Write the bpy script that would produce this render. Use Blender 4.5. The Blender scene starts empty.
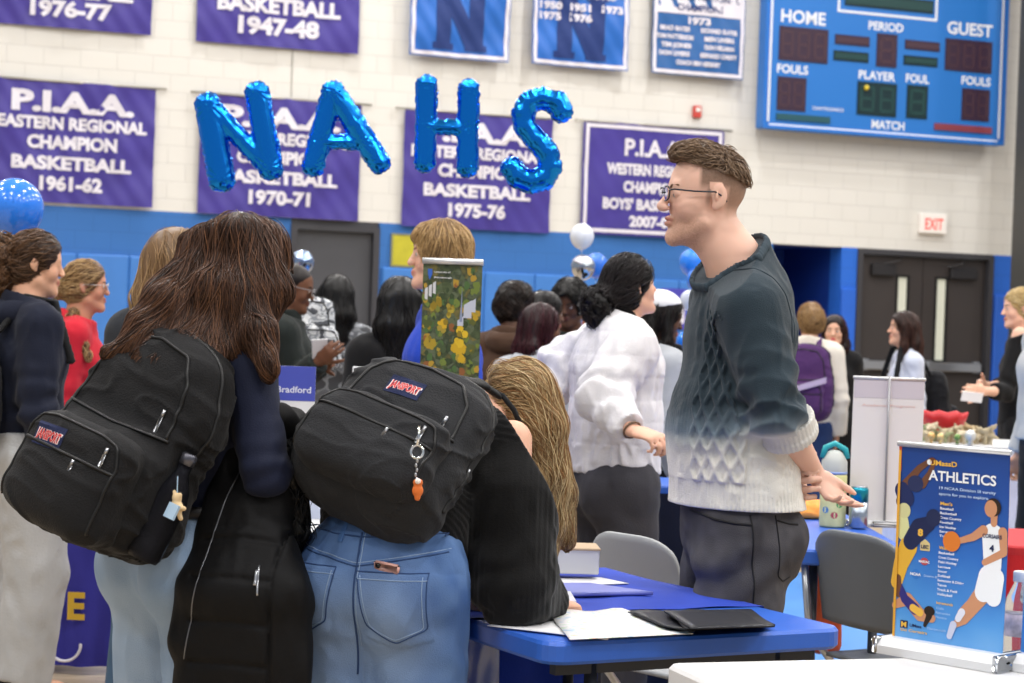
import bpy, math, random
import numpy as np
from mathutils import Vector, Matrix
random.seed(7); rng = np.random.default_rng(7)
SC = bpy.context.scene
COL = SC.collection
PI = math.pi

# ------------------------------------------------------------------ camera geometry
FPX = 2000.0; HC = 1.38; ROLL = 0.036; PITCH = 0.00975
def V(*a): return np.array(a, float)
CAM = V(0, 0, HC)
_F = V(0, math.cos(PITCH), -math.sin(PITCH)); _U0 = V(0, math.sin(PITCH), math.cos(PITCH)); _R0 = V(1, 0, 0)
_R = _R0*math.cos(ROLL) + _U0*math.sin(ROLL)
_U = -_R0*math.sin(ROLL) + _U0*math.cos(ROLL)
def ray(px, py): return _F + _R*((px-512)/FPX) - _U*((py-341.5)/FPX)
def P(px, py, d): return CAM + ray(px, py)*d
def Pz(px, py, z):                       # point at height z seen at the pixel
    r = ray(px, py); return CAM + r*((z-HC)/r[2])

# ------------------------------------------------------------------ colour, material helpers
def lin(c):
    if isinstance(c, str):
        c = c.lstrip('#'); c = [int(c[i:i+2], 16)/255 for i in (0, 2, 4)]
    return tuple(x/12.92 if x <= .04045 else ((x+.055)/1.055)**2.4 for x in c[:3])
MATS = {}
def mat(name, color='#808080', rough=.6, metal=0., bump=0., bscale=60., var=0., vscale=8., attr=False,
        sheen=0., trans=0., ior=1.45, alpha=1., emit=None, estr=1., coat=0., sss=0., stretch=(1, 1, 1), wave=None, spec=.5):
    if name in MATS: return MATS[name]
    m = bpy.data.materials.new(name); m.use_nodes = True
    nt = m.node_tree; N = nt.nodes; L = nt.links
    b = N['Principled BSDF']
    c = lin(color) if isinstance(color, str) else color
    b.inputs['Base Color'].default_value = (*c, 1)
    b.inputs['Roughness'].default_value = rough
    b.inputs['Metallic'].default_value = metal
    b.inputs['IOR'].default_value = ior
    b.inputs['Specular IOR Level'].default_value = spec
    b.inputs['Transmission Weight'].default_value = trans
    b.inputs['Alpha'].default_value = alpha
    b.inputs['Sheen Weight'].default_value = sheen
    b.inputs['Coat Weight'].default_value = coat
    if sss:
        b.inputs['Subsurface Weight'].default_value = sss
        b.inputs['Subsurface Radius'].default_value = (.012, .005, .003)
        b.inputs['Subsurface Scale'].default_value = 1.0
    if emit:
        b.inputs['Emission Color'].default_value = (*lin(emit), 1); b.inputs['Emission Strength'].default_value = estr
    src = None
    tc = N.new('ShaderNodeTexCoord'); mp = N.new('ShaderNodeMapping'); mp.inputs['Scale'].default_value = stretch
    L.new(tc.outputs['Object'], mp.inputs['Vector'])
    if attr:
        a = N.new('ShaderNodeAttribute'); a.attribute_name = 'Col'; src = a.outputs['Color']
    if var:
        n = N.new('ShaderNodeTexNoise'); n.inputs['Scale'].default_value = vscale; n.inputs['Detail'].default_value = 4
        L.new(mp.outputs['Vector'], n.inputs['Vector'])
        r = N.new('ShaderNodeMapRange'); r.inputs['From Min'].default_value = .3; r.inputs['From Max'].default_value = .7
        r.inputs['To Min'].default_value = 1-var; r.inputs['To Max'].default_value = 1+var
        L.new(n.outputs['Fac'], r.inputs['Value'])
        h = N.new('ShaderNodeVectorMath'); h.operation = 'SCALE'
        if src: L.new(src, h.inputs[0])
        else: h.inputs[0].default_value = c
        L.new(r.outputs['Result'], h.inputs['Scale']); src = h.outputs['Vector']
    if src: L.new(src, b.inputs['Base Color'])
    if bump:
        bp = N.new('ShaderNodeBump'); bp.inputs['Strength'].default_value = bump; bp.inputs['Distance'].default_value = .004
        if wave:
            w = N.new('ShaderNodeTexWave'); w.bands_direction = wave[0]; w.inputs['Scale'].default_value = wave[1]
            w.inputs['Distortion'].default_value = wave[2] if len(wave) > 2 else 0
            L.new(mp.outputs['Vector'], w.inputs['Vector']); L.new(w.outputs['Fac'], bp.inputs['Height'])
        else:
            n2 = N.new('ShaderNodeTexNoise'); n2.inputs['Scale'].default_value = bscale; n2.inputs['Detail'].default_value = 5
            L.new(mp.outputs['Vector'], n2.inputs['Vector']); L.new(n2.outputs['Fac'], bp.inputs['Height'])
        L.new(bp.outputs['Normal'], b.inputs['Normal'])
    MATS[name] = m
    return m
def fabric(name, color, rough=.85, bump=.35, bscale=220, var=.10, vscale=6, **k):
    return mat(name, color, rough, bump=bump, bscale=bscale, var=var, vscale=vscale, sheen=.06, spec=.25, **k)

# ------------------------------------------------------------------ object helpers
def tag(o, label=None, cat=None, group=None, kind=None):
    if label: o['label'] = label
    if cat: o['category'] = cat
    if group: o['group'] = group
    if kind: o['kind'] = kind
    return o
def empty(name, loc, label, cat, group=None):
    o = bpy.data.objects.new(name, None); COL.objects.link(o); o.location = [float(x) for x in loc]
    o.empty_display_size = .05
    return tag(o, label, cat, group)
def finish(o, parent):
    COL.objects.link(o)
    if parent is not None:
        o.parent = parent
        o.matrix_parent_inverse = Matrix.Translation(-parent.location) if parent.parent is None else (Matrix.Translation(-parent.parent.location) if parent.parent.parent is None else Matrix.Identity(4))
    return o
# every mesh is written in world coordinates, then shifted to its own origin
def mesh_obj(name, Vs, Fs, material, parent=None, smooth=False, col=None, label=None):
    """Vs Nx3 array, Fs list of tuples or int array (quads)"""
    Vs = np.asarray(Vs, dtype=np.float32)
    me = bpy.data.meshes.new(name)
    root = parent
    off = np.zeros(3)
    while root is not None and root.parent is not None: root = root.parent
    if root is not None: off = np.array(root.location)
    else: off = np.array([(Vs[:, 0].min()+Vs[:, 0].max())/2, (Vs[:, 1].min()+Vs[:, 1].max())/2, Vs[:, 2].min()])
    W = (Vs - off).astype(np.float32)
    if isinstance(Fs, np.ndarray) and Fs.ndim == 2:
        nf, k = Fs.shape
        me.vertices.add(len(W)); me.vertices.foreach_set('co', W.ravel())
        me.loops.add(nf*k); me.loops.foreach_set('vertex_index', Fs.astype(np.int32).ravel())
        me.polygons.add(nf); me.polygons.foreach_set('loop_start', np.arange(0, nf*k, k, dtype=np.int32))
        try: me.polygons.foreach_set('loop_total', np.full(nf, k, dtype=np.int32))
        except Exception: pass
        me.update(calc_edges=True)
    else:
        me.from_pydata(W.tolist(), [], [list(map(int, f)) for f in Fs]); me.update()
    if smooth: me.polygons.foreach_set('use_smooth', np.ones(len(me.polygons), dtype=bool))
    if col is not None:
        a = me.color_attributes.new('Col', 'FLOAT_COLOR', 'POINT')
        c4 = np.ones((len(W), 4), dtype=np.float32); c4[:, :3] = col
        a.data.foreach_set('color', c4.ravel())
    me.validate()
    mats = material if isinstance(material, (list, tuple)) else [material]
    for mm in mats: me.materials.append(mm)
    o = bpy.data.objects.new(name, me); COL.objects.link(o)
    if parent is None: o.location = [float(x) for x in off]
    else: o.parent = parent       # all origins of a tree coincide, so no inverse is needed
    if label: o['label'] = label
    return o

class MB:
    """collects simple shapes (world coordinates) into one mesh"""
    def __init__(s): s.v = []; s.f = []; s.c = []
    def add(s, vs, fs, M=None):
        n = len(s.v)
        for p in vs:
            p = np.asarray(p, float)
            if M is not None: p = M[:3, :3] @ p + M[:3, 3]
            s.v.append(p)
        for f in fs: s.f.append(tuple(i+n for i in f))
        return s
    def box(s, lo, hi, M=None, bev=0.):
        x0, y0, z0 = lo; x1, y1, z1 = hi
        if bev <= 0:
            vs = [(x, y, z) for z in (z0, z1) for y in (y0, y1) for x in (x0, x1)]
            return s.add(vs, [(0, 2, 3, 1), (4, 5, 7, 6), (0, 1, 5, 4), (1, 3, 7, 5), (3, 2, 6, 7), (2, 0, 4, 6)], M)
        b = min(bev, (x1-x0)/2.01, (y1-y0)/2.01, (z1-z0)/2.01); vs = []; idx = {}
        for i, x in enumerate((x0, x1)):
            for j, y in enumerate((y0, y1)):
                for k, z in enumerate((z0, z1)):
                    sx, sy, sz = (1, -1)[i], (1, -1)[j], (1, -1)[k]
                    for a, p in enumerate(((x, y+sy*b, z+sz*b), (x+sx*b, y, z+sz*b), (x+sx*b, y+sy*b, z))):
                        idx[i, j, k, a] = len(vs); vs.append(p)
        fs = []
        for i in (0, 1):
            q = [idx[i, 0, 0, 0], idx[i, 1, 0, 0], idx[i, 1, 1, 0], idx[i, 0, 1, 0]]; fs.append(tuple(q if i else q[::-1]))
            q = [idx[0, i, 0, 1], idx[0, i, 1, 1], idx[1, i, 1, 1], idx[1, i, 0, 1]]; fs.append(tuple(q if i else q[::-1]))
            q = [idx[0, 0, i, 2], idx[1, 0, i, 2], idx[1, 1, i, 2], idx[0, 1, i, 2]]; fs.append(tuple(q if i else q[::-1]))
        for i in (0, 1):
            for j in (0, 1):
                q = [idx[i, j, 0, 0], idx[i, j, 0, 1], idx[i, j, 1, 1], idx[i, j, 1, 0]]; fs.append(tuple(q if (i ^ j) else q[::-1]))
                q = [idx[i, 0, j, 0], idx[i, 0, j, 2], idx[i, 1, j, 2], idx[i, 1, j, 0]]; fs.append(tuple(q[::-1] if (i ^ j) else q))
                q = [idx[0, i, j, 1], idx[0, i, j, 2], idx[1, i, j, 2], idx[1, i, j, 1]]; fs.append(tuple(q if (i ^ j) else q[::-1]))
                for k in (0, 1):
                    pass
        for i in (0, 1):
            for j in (0, 1):
                for k in (0, 1):
                    t = [idx[i, j, k, 0], idx[i, j, k, 1], idx[i, j, k, 2]]; fs.append(tuple(t if (i ^ j ^ k) else t[::-1]))
        return s.add(vs, fs, M)
    def tube(s, pts, r, n=8, caps=True, M=None, close=False):
        pts = [np.asarray(p, float) for p in pts]
        if not hasattr(r, '__len__'): r = [r]*len(pts)
        vs = []; fs = []; m = len(pts); up = None
        for i, p in enumerate(pts):
            if close: t = pts[(i+1) % m]-pts[i-1]
            else: t = pts[min(i+1, m-1)]-pts[max(i-1, 0)]
            t = t/(np.linalg.norm(t)+1e-12)
            if up is None:
                up = np.cross(t, V(0, 0, 1) if abs(t[2]) < .9 else V(1, 0, 0))
            u = up - t*np.dot(up, t); u /= np.linalg.norm(u)+1e-12; up = u; w = np.cross(t, u)
            for k in range(n):
                a = 2*PI*k/n; vs.append(p + (u*math.cos(a)+w*math.sin(a))*r[i])
        for i in range(m if close else m-1):
            for k in range(n):
                a, b = i*n+k, i*n+(k+1) % n; c, d = ((i+1) % m)*n+(k+1) % n, ((i+1) % m)*n+k
                fs.append((a, b, c, d))
        if caps and not close:
            fs.append(tuple(range(n))[::-1]); fs.append(tuple((m-1)*n+k for k in range(n)))
        return s.add(vs, fs, M)
    def lathe(s, prof, n=24, M=None, c=(0, 0, 0)):
        vs = []; fs = []; m = len(prof)
        for r, z in prof:
            for k in range(n):
                a = 2*PI*k/n; vs.append((c[0]+r*math.cos(a), c[1]+r*math.sin(a), c[2]+z))
        for i in range(m-1):
            for k in range(n):
                fs.append((i*n+k, i*n+(k+1) % n, (i+1)*n+(k+1) % n, (i+1)*n+k))
        if prof[0][0] > 1e-6: fs.append(tuple(range(n))[::-1])
        if prof[-1][0] > 1e-6: fs.append(tuple((m-1)*n+k for k in range(n)))
        return s.add(vs, fs, M)
    def sphere(s, c, r, n=16, M=None, sc=(1, 1, 1)):
        vs = []; fs = []; h = n//2
        for i in range(h+1):
            t = PI*i/h
            for k in range(n):
                a = 2*PI*k/n
                vs.append((c[0]+r*sc[0]*math.sin(t)*math.cos(a), c[1]+r*sc[1]*math.sin(t)*math.sin(a), c[2]-r*sc[2]*math.cos(t)))
        for i in range(h):
            for k in range(n): fs.append((i*n+k, i*n+(k+1) % n, (i+1)*n+(k+1) % n, (i+1)*n+k))
        return s.add(vs, fs, M)
    def prism(s, poly, z0, z1, M=None):
        n = len(poly)
        vs = [(x, y, z0) for x, y in poly]+[(x, y, z1) for x, y in poly]
        fs = [tuple(range(n))[::-1], tuple(range(n, 2*n))]+[(i, (i+1) % n, n+(i+1) % n, n+i) for i in range(n)]
        return s.add(vs, fs, M)
    def build(s, name, material, parent=None, smooth=False, col=None, label=None):
        return mesh_obj(name, np.array(s.v), s.f, material, parent, smooth, col, label)

def frame(o, x, y, z):
    """4x4 from an origin and three axis vectors"""
    M = np.eye(4); M[:3, 0] = x; M[:3, 1] = y; M[:3, 2] = z; M[:3, 3] = o; return M
def unit(v): v = np.asarray(v, float); return v/(np.linalg.norm(v)+1e-12)
def yawM(loc, a):
    c, s = math.cos(a), math.sin(a)
    return frame(loc, V(c, s, 0), V(-s, c, 0), V(0, 0, 1))

# ------------------------------------------------------------------ lettering
BOLD = None
def text_mesh(txt, size, bold=.0, width=None, depth=.0, shear=0., align='CENTER'):
    """returns verts (x right, z up), faces"""
    cu = bpy.data.curves.new('t', 'FONT'); cu.body = txt; cu.size = 1.0; cu.align_x = align; cu.offset = bold
    cu.resolution_u = 3; cu.shear = shear
    o = bpy.data.objects.new('t', cu); COL.objects.link(o)
    dg = bpy.context.evaluated_depsgraph_get(); me = bpy.data.meshes.new_from_object(o.evaluated_get(dg))
    vs = np.array([v.co[:] for v in me.vertices]); fs = [tuple(p.vertices) for p in me.polygons]
    bpy.data.objects.remove(o); bpy.data.curves.remove(cu); bpy.data.meshes.remove(me)
    if len(vs) == 0: return np.zeros((0, 3)), []
    # cap height 0.73 of size -> size is the cap height
    vs = vs*(size/.73)
    w = vs[:, 0].max()-vs[:, 0].min()
    if width:
        cx = (vs[:, 0].max()+vs[:, 0].min())/2; vs[:, 0] = (vs[:, 0]-cx)*(width/w)
    return vs, fs
def write(mb, M, items, off=.003, warp=None):
    """items: (text, x, z, capheight, width or None, bold); written into the x-z plane of M, facing -y"""
    for it in items:
        txt, x, z, h, w, b = it[:6]
        vs, fs = text_mesh(txt, h, b, w)
        pts = []
        for v in vs:
            xx, zz = v[0]+x, v[1]+z
            yy = -off + (warp(xx, zz) if warp else 0)
            pts.append((xx, yy, zz))
        mb.add(pts, fs, M)

# ------------------------------------------------------------------ value noise
_perm = rng.random(65536)
def vnoise(Pt, f=1., seed=0):
    Pt = np.asarray(Pt, dtype=np.float32)*f + seed*17.13 + 100
    i = np.floor(Pt).astype(np.int64); u = Pt-i; u = u*u*(3-2*u)
    def h(a, b, c): return _perm[(a*73856093 ^ b*19349663 ^ c*83492791) & 65535]
    r = 0
    for dx in (0, 1):
        for dy in (0, 1):
            for dz in (0, 1):
                w = (u[:, 0] if dx else 1-u[:, 0])*(u[:, 1] if dy else 1-u[:, 1])*(u[:, 2] if dz else 1-u[:, 2])
                r = r + w*h(i[:, 0]+dx, i[:, 1]+dy, i[:, 2]+dz)
    return r*2-1

# ------------------------------------------------------------------ signed distance modelling
class SDF:
    def __init__(s, vox, k=.02): s.vox = vox; s.k = k; s.ops = []; s.disp = []; s.cuts = []
    def seg(s, a, b, ra, rb, side=None, k=None, flat=(0, 0), n=2, sub=False, clip=None):
        a = np.asarray(a, float); b = np.asarray(b, float)
        if not hasattr(ra, '__len__'): ra = (ra, ra)
        if not hasattr(rb, '__len__'): rb = (rb, rb)
        ax = b-a; Ln = np.linalg.norm(ax)+1e-9; w = ax/Ln
        sd = np.asarray(side, float) if side is not None else (V(0, 1, 0) if abs(w[1]) < .8 else V(1, 0, 0))
        if abs(np.dot(unit(sd), w)) > .98: sd = V(.3, .5, .81)
        u = unit(sd-w*np.dot(sd, w)); v = np.cross(w, u)
        R = max(max(ra), max(rb)); lo = np.minimum(a, b)-R; hi = np.maximum(a, b)+R
        def fn(X):
            q = X-a; t = q@w; tc = np.clip(t, 0, Ln); f = tc/Ln
            rx = ra[0]+(rb[0]-ra[0])*f; ry = ra[1]+(rb[1]-ra[1])*f; rm = np.minimum(rx, ry); e = t-tc
            x = q@u; y = q@v
            if n == 2: qq = np.sqrt((x/rx)**2+(y/ry)**2+(e/rm)**2)
            else: qq = ((np.abs(x)/rx)**n+(np.abs(y)/ry)**n+(np.abs(e)/rm)**n)**(1./n)
            d = (qq-1)*rm
            if flat[0]: d = np.maximum(d, -t)
            if flat[1]: d = np.maximum(d, t-Ln)
            if clip is not None: d = np.maximum(d, (X-clip[0])@clip[1])
            return d
        s.ops.append((fn, lo, hi, s.k if k is None else k, sub)); return s
    def ell(s, c, r, M=None, k=None, n=2, sub=False, clip=None):
        c = np.asarray(c, float); r = np.asarray(r if hasattr(r, '__len__') else (r, r, r), float)
        R = np.asarray(M)[:3, :3] if M is not None else np.eye(3)
        ext = np.abs(R)@r if n == 2 else np.abs(R)@r
        rm = r.min()
        def fn(X):
            q = (X-c)@R
            if n == 2:
                k0 = np.sqrt(((q/r)**2).sum(1)); k1 = np.sqrt(((q/(r*r))**2).sum(1))+1e-9
                d = k0*(k0-1)/k1
            else: d = (((np.abs(q)/r)**n).sum(1)**(1./n)-1)*rm
            if clip is not None: d = np.maximum(d, (X-clip[0])@clip[1])
            return d
        s.ops.append((fn, c-ext, c+ext, s.k if k is None else k, sub)); return s
    def cut(s, p, nrm): s.cuts.append((np.asarray(p, float), unit(nrm))); return s   # removes the side nrm points to
    def displace(s, fn): s.disp.append(fn); return s
    def grid(s, pad=.012):
        add = [o for o in s.ops if not o[4]]
        lo = np.min([o[1] for o in add], 0)-pad-2*s.vox; hi = np.max([o[2] for o in add], 0)+pad+2*s.vox
        nn = np.ceil((hi-lo)/s.vox).astype(int)+1
        A = np.full(nn, .2, dtype=np.float32)
        for fn, l, h, k, sub in s.ops:
            m = k+3*s.vox
            i0 = np.clip(np.floor((l-m-lo)/s.vox).astype(int), 0, nn-1); i1 = np.clip(np.ceil((h+m-lo)/s.vox).astype(int)+1, 1, nn)
            if (i1 <= i0).any(): continue
            gx, gy, gz = [lo[j]+s.vox*np.arange(i0[j], i1[j]) for j in range(3)]
            X = np.stack(np.meshgrid(gx, gy, gz, indexing='ij'), -1).reshape(-1, 3)
            d = fn(X).reshape(i1-i0).astype(np.float32)
            S = A[i0[0]:i1[0], i0[1]:i1[1], i0[2]:i1[2]]
            if sub:
                d = -d
                hh = np.clip(.5-.5*(d-S)/max(k, 1e-5), 0, 1); S[...] = d*(1-hh)+S*hh+k*hh*(1-hh)
            else:
                hh = np.clip(.5+.5*(d-S)/max(k, 1e-5), 0, 1); S[...] = d*(1-hh)+S*hh-k*hh*(1-hh)
        if s.disp:
            idx = np.argwhere(np.abs(A) < .04)
            X = lo+idx*s.vox
            tot = 0
            for f in s.disp: tot = tot+f(X)
            A[idx[:, 0], idx[:, 1], idx[:, 2]] -= tot
        for p, nr in s.cuts:
            gx, gy, gz = [lo[j]+s.vox*np.arange(nn[j]) for j in range(3)]
            pl = (gx-p[0])[:, None, None]*nr[0]+(gy-p[1])[None, :, None]*nr[1]+(gz-p[2])[None, None, :]*nr[2]
            A = np.maximum(A, pl.astype(np.float32))
        return A, lo
    def mesh(s):
        A, lo = s.grid(); s.A, s.lo = A, lo; return nets(A, lo, s.vox)
    def val(s, X):
        A = s.A; q = (X-s.lo)/s.vox; sh = np.array(A.shape); i0 = np.clip(np.floor(q).astype(int), 0, sh-2); f = np.clip(q-i0, 0, 1); d = 0
        for a in (0, 1):
            for b in (0, 1):
                for c in (0, 1):
                    w = (f[:, 0] if a else 1-f[:, 0])*(f[:, 1] if b else 1-f[:, 1])*(f[:, 2] if c else 1-f[:, 2]); d = d+w*A[i0[:, 0]+a, i0[:, 1]+b, i0[:, 2]+c]
        out = ((q < 0) | (q > sh-1)).any(1); return np.where(out, .2, d)
    def hit(s, X, dirv, far=.4, off=.0012):
        """first surface point met when coming in against dirv (dirv points outwards); misses stay at the start"""
        X = np.atleast_2d(np.asarray(X, float)); dv = unit(dirv); n = int(2*far/(s.vox*.5)); P0 = X+dv*far; res = X.copy(); done = np.zeros(len(X), bool); prev = s.val(P0)
        for i in range(1, n):
            Q = P0-dv*(i*s.vox*.5); v = s.val(Q); h = (~done) & (v < 0)
            t = prev[h]/(prev[h]-v[h]+1e-9); res[h] = Q[h]+dv*(s.vox*.5)*(1-t)[:, None]; done |= h; prev = v
            if done.all(): break
        return res+dv*off
    def line(s, pts, dirv, r, n=40, off=.001, sides=6, dash=0):
        """thread or zip lying on the surface along a polyline (points near the surface)"""
        pts = np.array(pts, float); seg_ = np.linalg.norm(np.diff(pts, axis=0), axis=1); cum = np.concatenate([[0], np.cumsum(seg_)]); tt = np.linspace(0, cum[-1], n)
        Q = np.stack([np.interp(tt, cum, pts[:, j]) for j in range(3)], 1); Q = s.hit(Q, dirv, off=off); mb = MB()
        Q[1:-1] = Q[1:-1]*.5+.25*(Q[:-2]+Q[2:])
        if dash:
            for i in range(0, n-1, 2): mb.tube(Q[i:i+2], r, sides)
        else: mb.tube(Q, r, sides)
        return mb
    def patch(s, c, u, v, dirv, w, h, name, m, parent, text=None, tm=None, off=.0015, size=.5, bold=.04, tw=.85, n=10, outline=None):
        gx = np.linspace(-w/2, w/2, n); gz = np.linspace(-h/2, h/2, n); X = np.array([c+u*a+v*b for b in gz for a in gx]); Q = s.hit(X, dirv, off=off); Q0 = Q-unit(dirv)*.003
        k = n*n; fs = [(j*n+i, j*n+i+1, (j+1)*n+i+1, (j+1)*n+i) for j in range(n-1) for i in range(n-1)]
        fs += [tuple(k+i for i in f[::-1]) for f in fs]; rim = [i for i in range(n)]+[j*n+n-1 for j in range(1, n)]+[(n-1)*n+i for i in range(n-2, -1, -1)]+[j*n for j in range(n-2, 0, -1)]
        fs += [(rim[i], k+rim[i], k+rim[(i+1) % len(rim)], rim[(i+1) % len(rim)]) for i in range(len(rim))]
        o = mesh_obj(name, np.concatenate([Q, Q0]), fs, m, parent, False)
        if text:
            for mm, o2, sc in ((outline, .0006, 1.07), (tm, .0012, 1.)):
                if mm is None: continue
                vs, f2 = text_mesh(text, h*size, bold+(.03 if sc > 1 else 0), w*tw*sc); X = np.array([c+u*a[0]+v*(a[1]-h*size/2) for a in vs]); Y = s.hit(X, dirv, off=off+o2)
                pl = s.hit(c[None, :], dirv, off=off+o2)[0]
                mesh_obj('lettering' if sc == 1 else 'lettering_outline', Y, f2, mm, o, False)
        return o
    def build(s, name, material, parent=None, colf=None, label=None, relax=1):
        vs, fs = s.mesh()
        vs = relaxed(vs, fs, relax)
        col = colf(vs) if colf else None
        return mesh_obj(name, vs, fs, material, parent, True, col, label)
def relaxed(vs, fs, it=1):
    for _ in range(it):
        acc = np.zeros_like(vs); cnt = np.zeros(len(vs))
        for a, b in ((0, 1), (1, 2), (2, 3), (3, 0)):
            np.add.at(acc, fs[:, a], vs[fs[:, b]]); np.add.at(acc, fs[:, b], vs[fs[:, a]])
            np.add.at(cnt, fs[:, a], 1); np.add.at(cnt, fs[:, b], 1)
        vs = vs*.5+.5*acc/np.maximum(cnt, 1)[:, None]
    return vs
def nets(A, lo, vox):
    ins = A < 0
    nx, ny, nz = A.shape
    c = np.zeros((nx-1, ny-1, nz-1), dtype=np.uint8)
    for i in (0, 1):
        for j in (0, 1):
            for k in (0, 1): c += ins[i:nx-1+i, j:ny-1+j, k:nz-1+k]
    act = (c > 0) & (c < 8)
    cells = np.argwhere(act); idx = np.full(act.shape, -1, dtype=np.int64); idx[act] = np.arange(len(cells))
    cn = [(0, 0, 0), (1, 0, 0), (0, 1, 0), (1, 1, 0), (0, 0, 1), (1, 0, 1), (0, 1, 1), (1, 1, 1)]
    vals = np.stack([A[cells[:, 0]+a, cells[:, 1]+b, cells[:, 2]+d] for a, b, d in cn], 1)
    acc = np.zeros((len(cells), 3)); cnt = np.zeros(len(cells))
    for a in range(8):
        for b in range(a+1, 8):
            df = [cn[b][q]-cn[a][q] for q in range(3)]
            if sum(map(abs, df)) != 1: continue
            va, vb = vals[:, a], vals[:, b]; m = (va < 0) != (vb < 0)
            t = np.where(m, va/np.where(m, va-vb, 1), 0)
            p = np.array(cn[a])[None, :]+t[:, None]*np.array(df)[None, :]
            acc += np.where(m[:, None], p, 0); cnt += m
    vs = lo+(cells+acc/np.maximum(cnt, 1)[:, None])*vox
    F = []
    for ax in range(3):
        sl0 = [slice(None)]*3; sl1 = [slice(None)]*3; sl0[ax] = slice(0, -1); sl1[ax] = slice(1, None)
        a, b = ins[tuple(sl0)], ins[tuple(sl1)]
        e = np.argwhere(a != b)
        o1, o2 = [(1, 2), (2, 0), (0, 1)][ax]
        ok = (e[:, o1] > 0) & (e[:, o2] > 0) & (e[:, o1] < A.shape[o1]-1) & (e[:, o2] < A.shape[o2]-1)
        e = e[ok]
        def g(d1, d2):
            q = e.copy(); q[:, o1] -= d1; q[:, o2] -= d2; return idx[q[:, 0], q[:, 1], q[:, 2]]
        q = np.stack([g(1, 1), g(0, 1), g(0, 0), g(1, 0)], 1)
        fl = ~a[e[:, 0], e[:, 1], e[:, 2]]
        q[fl] = q[fl][:, ::-1]
        F.append(q)
    F = np.concatenate(F); F = F[(F >= 0).all(1)]
    return vs, F
def join_np(parts):
    V_, F_, C_ = [], [], []; n = 0
    for v, f, c in parts:
        V_.append(v); F_.append(f+n); C_.append(c if c is not None else np.ones((len(v), 3))); n += len(v)
    return np.concatenate(V_), np.concatenate(F_), np.concatenate(C_)

# ------------------------------------------------------------------ combed strands over a volume
def comb(sdf, count, length, rad, flow, colors, step=.014, sides=3, lift=.002, wavy=0., wfreq=30., seed=0, region=None, jitter=.25, stray=.0):
    A, lo = sdf.grid(pad=.03); vox = sdf.vox
    vs, fs = nets(A, lo, vox)
    r = np.random.default_rng(seed+11)
    G = np.stack(np.gradient(A, vox), -1)
    def samp(X):
        q = (X-lo)/vox; i = np.clip(np.round(q).astype(int), 1, np.array(A.shape)-2)
        i0 = np.clip(np.floor(q).astype(int), 0, np.array(A.shape)-2); f = np.clip(q-i0, 0, 1)
        d = 0
        for a in (0, 1):
            for b in (0, 1):
                for c in (0, 1):
                    w = (f[:, 0] if a else 1-f[:, 0])*(f[:, 1] if b else 1-f[:, 1])*(f[:, 2] if c else 1-f[:, 2])
                    d = d+w*A[i0[:, 0]+a, i0[:, 1]+b, i0[:, 2]+c]
        g = G[i[:, 0], i[:, 1], i[:, 2]]
        return d, g/(np.linalg.norm(g, axis=1, keepdims=True)+1e-6)
    cand = vs
    if region is not None: cand = vs[region(vs)]
    if len(cand) == 0: return np.zeros((0, 3)), np.zeros((0, 4), int), np.zeros((0, 3))
    X = cand[r.integers(0, len(cand), count)]+r.normal(0, vox*.4, (count, 3))
    L = length*(.6+.8*r.random(count)); n = int(max(3, round(length*1.2/step)))
    ph = r.random(count)*6.28; fr = wfreq*(.7+.6*r.random(count)); jit = r.normal(0, jitter, (count, 3))
    lf = lift+rad*.5+np.abs(r.normal(0, stray, count)) if stray else np.full(count, lift)
    path = []; acc = np.zeros(count)
    for i in range(n+1):
        d, g = samp(X)
        X = X-g*(d-lf)[:, None]*.7
        path.append(X.copy())
        fl = flow(X)+jit*.3
        fl = fl-g*(fl*g).sum(1, keepdims=True)
        fl = fl/(np.linalg.norm(fl, axis=1, keepdims=True)+1e-6)
        sdv = np.cross(fl, g)
        st = L/n
        dirn = fl+sdv*(wavy*np.sin(ph+fr*acc))[:, None]
        acc = acc+st
        X = X+dirn*st[:, None]
    Pth = np.stack(path, 1)        # count, n+1, 3
    m = n+1
    T = np.gradient(Pth, axis=1); T /= np.linalg.norm(T, axis=2, keepdims=True)+1e-9
    ref = r.normal(0, 1, (count, 1, 3)); Uv = np.cross(T, ref); Uv /= np.linalg.norm(Uv, axis=2, keepdims=True)+1e-9
    Wv = np.cross(T, Uv)
    tt = np.linspace(0, 1, m); pr = rad*np.minimum(1, .35+tt*4)*np.sqrt(np.clip(1-tt**3*.97, .02, 1))
    rr = pr[None, :, None]*(.6+.8*r.random((count, 1, 1)))
    rings = []
    for k in range(sides):
        a = 2*PI*k/sides; rings.append(Pth+(Uv*math.cos(a)+Wv*math.sin(a))*rr)
    VV = np.stack(rings, 2)        # count,m,sides,3
    base = (np.arange(count)*m*sides)[:, None, None]
    ii = np.arange(m-1)[None, :, None]; kk = np.arange(sides)[None, None, :]; k2 = (kk+1) % sides
    F = np.stack([base+ii*sides+kk, base+ii*sides+k2, base+(ii+1)*sides+k2, base+(ii+1)*sides+kk], -1).reshape(-1, 4)
    cs = np.array([lin(c) if isinstance(c, str) else c for c in colors])
    ci = r.random(count)*(len(cs)-1); i0 = np.floor(ci).astype(int); i1 = np.minimum(i0+1, len(cs)-1); f = (ci-i0)[:, None]
    cc = cs[i0]*(1-f)+cs[i1]*f
    CC = np.repeat(cc, m*sides, 0)
    return VV.reshape(-1, 3), F, CC
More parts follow.
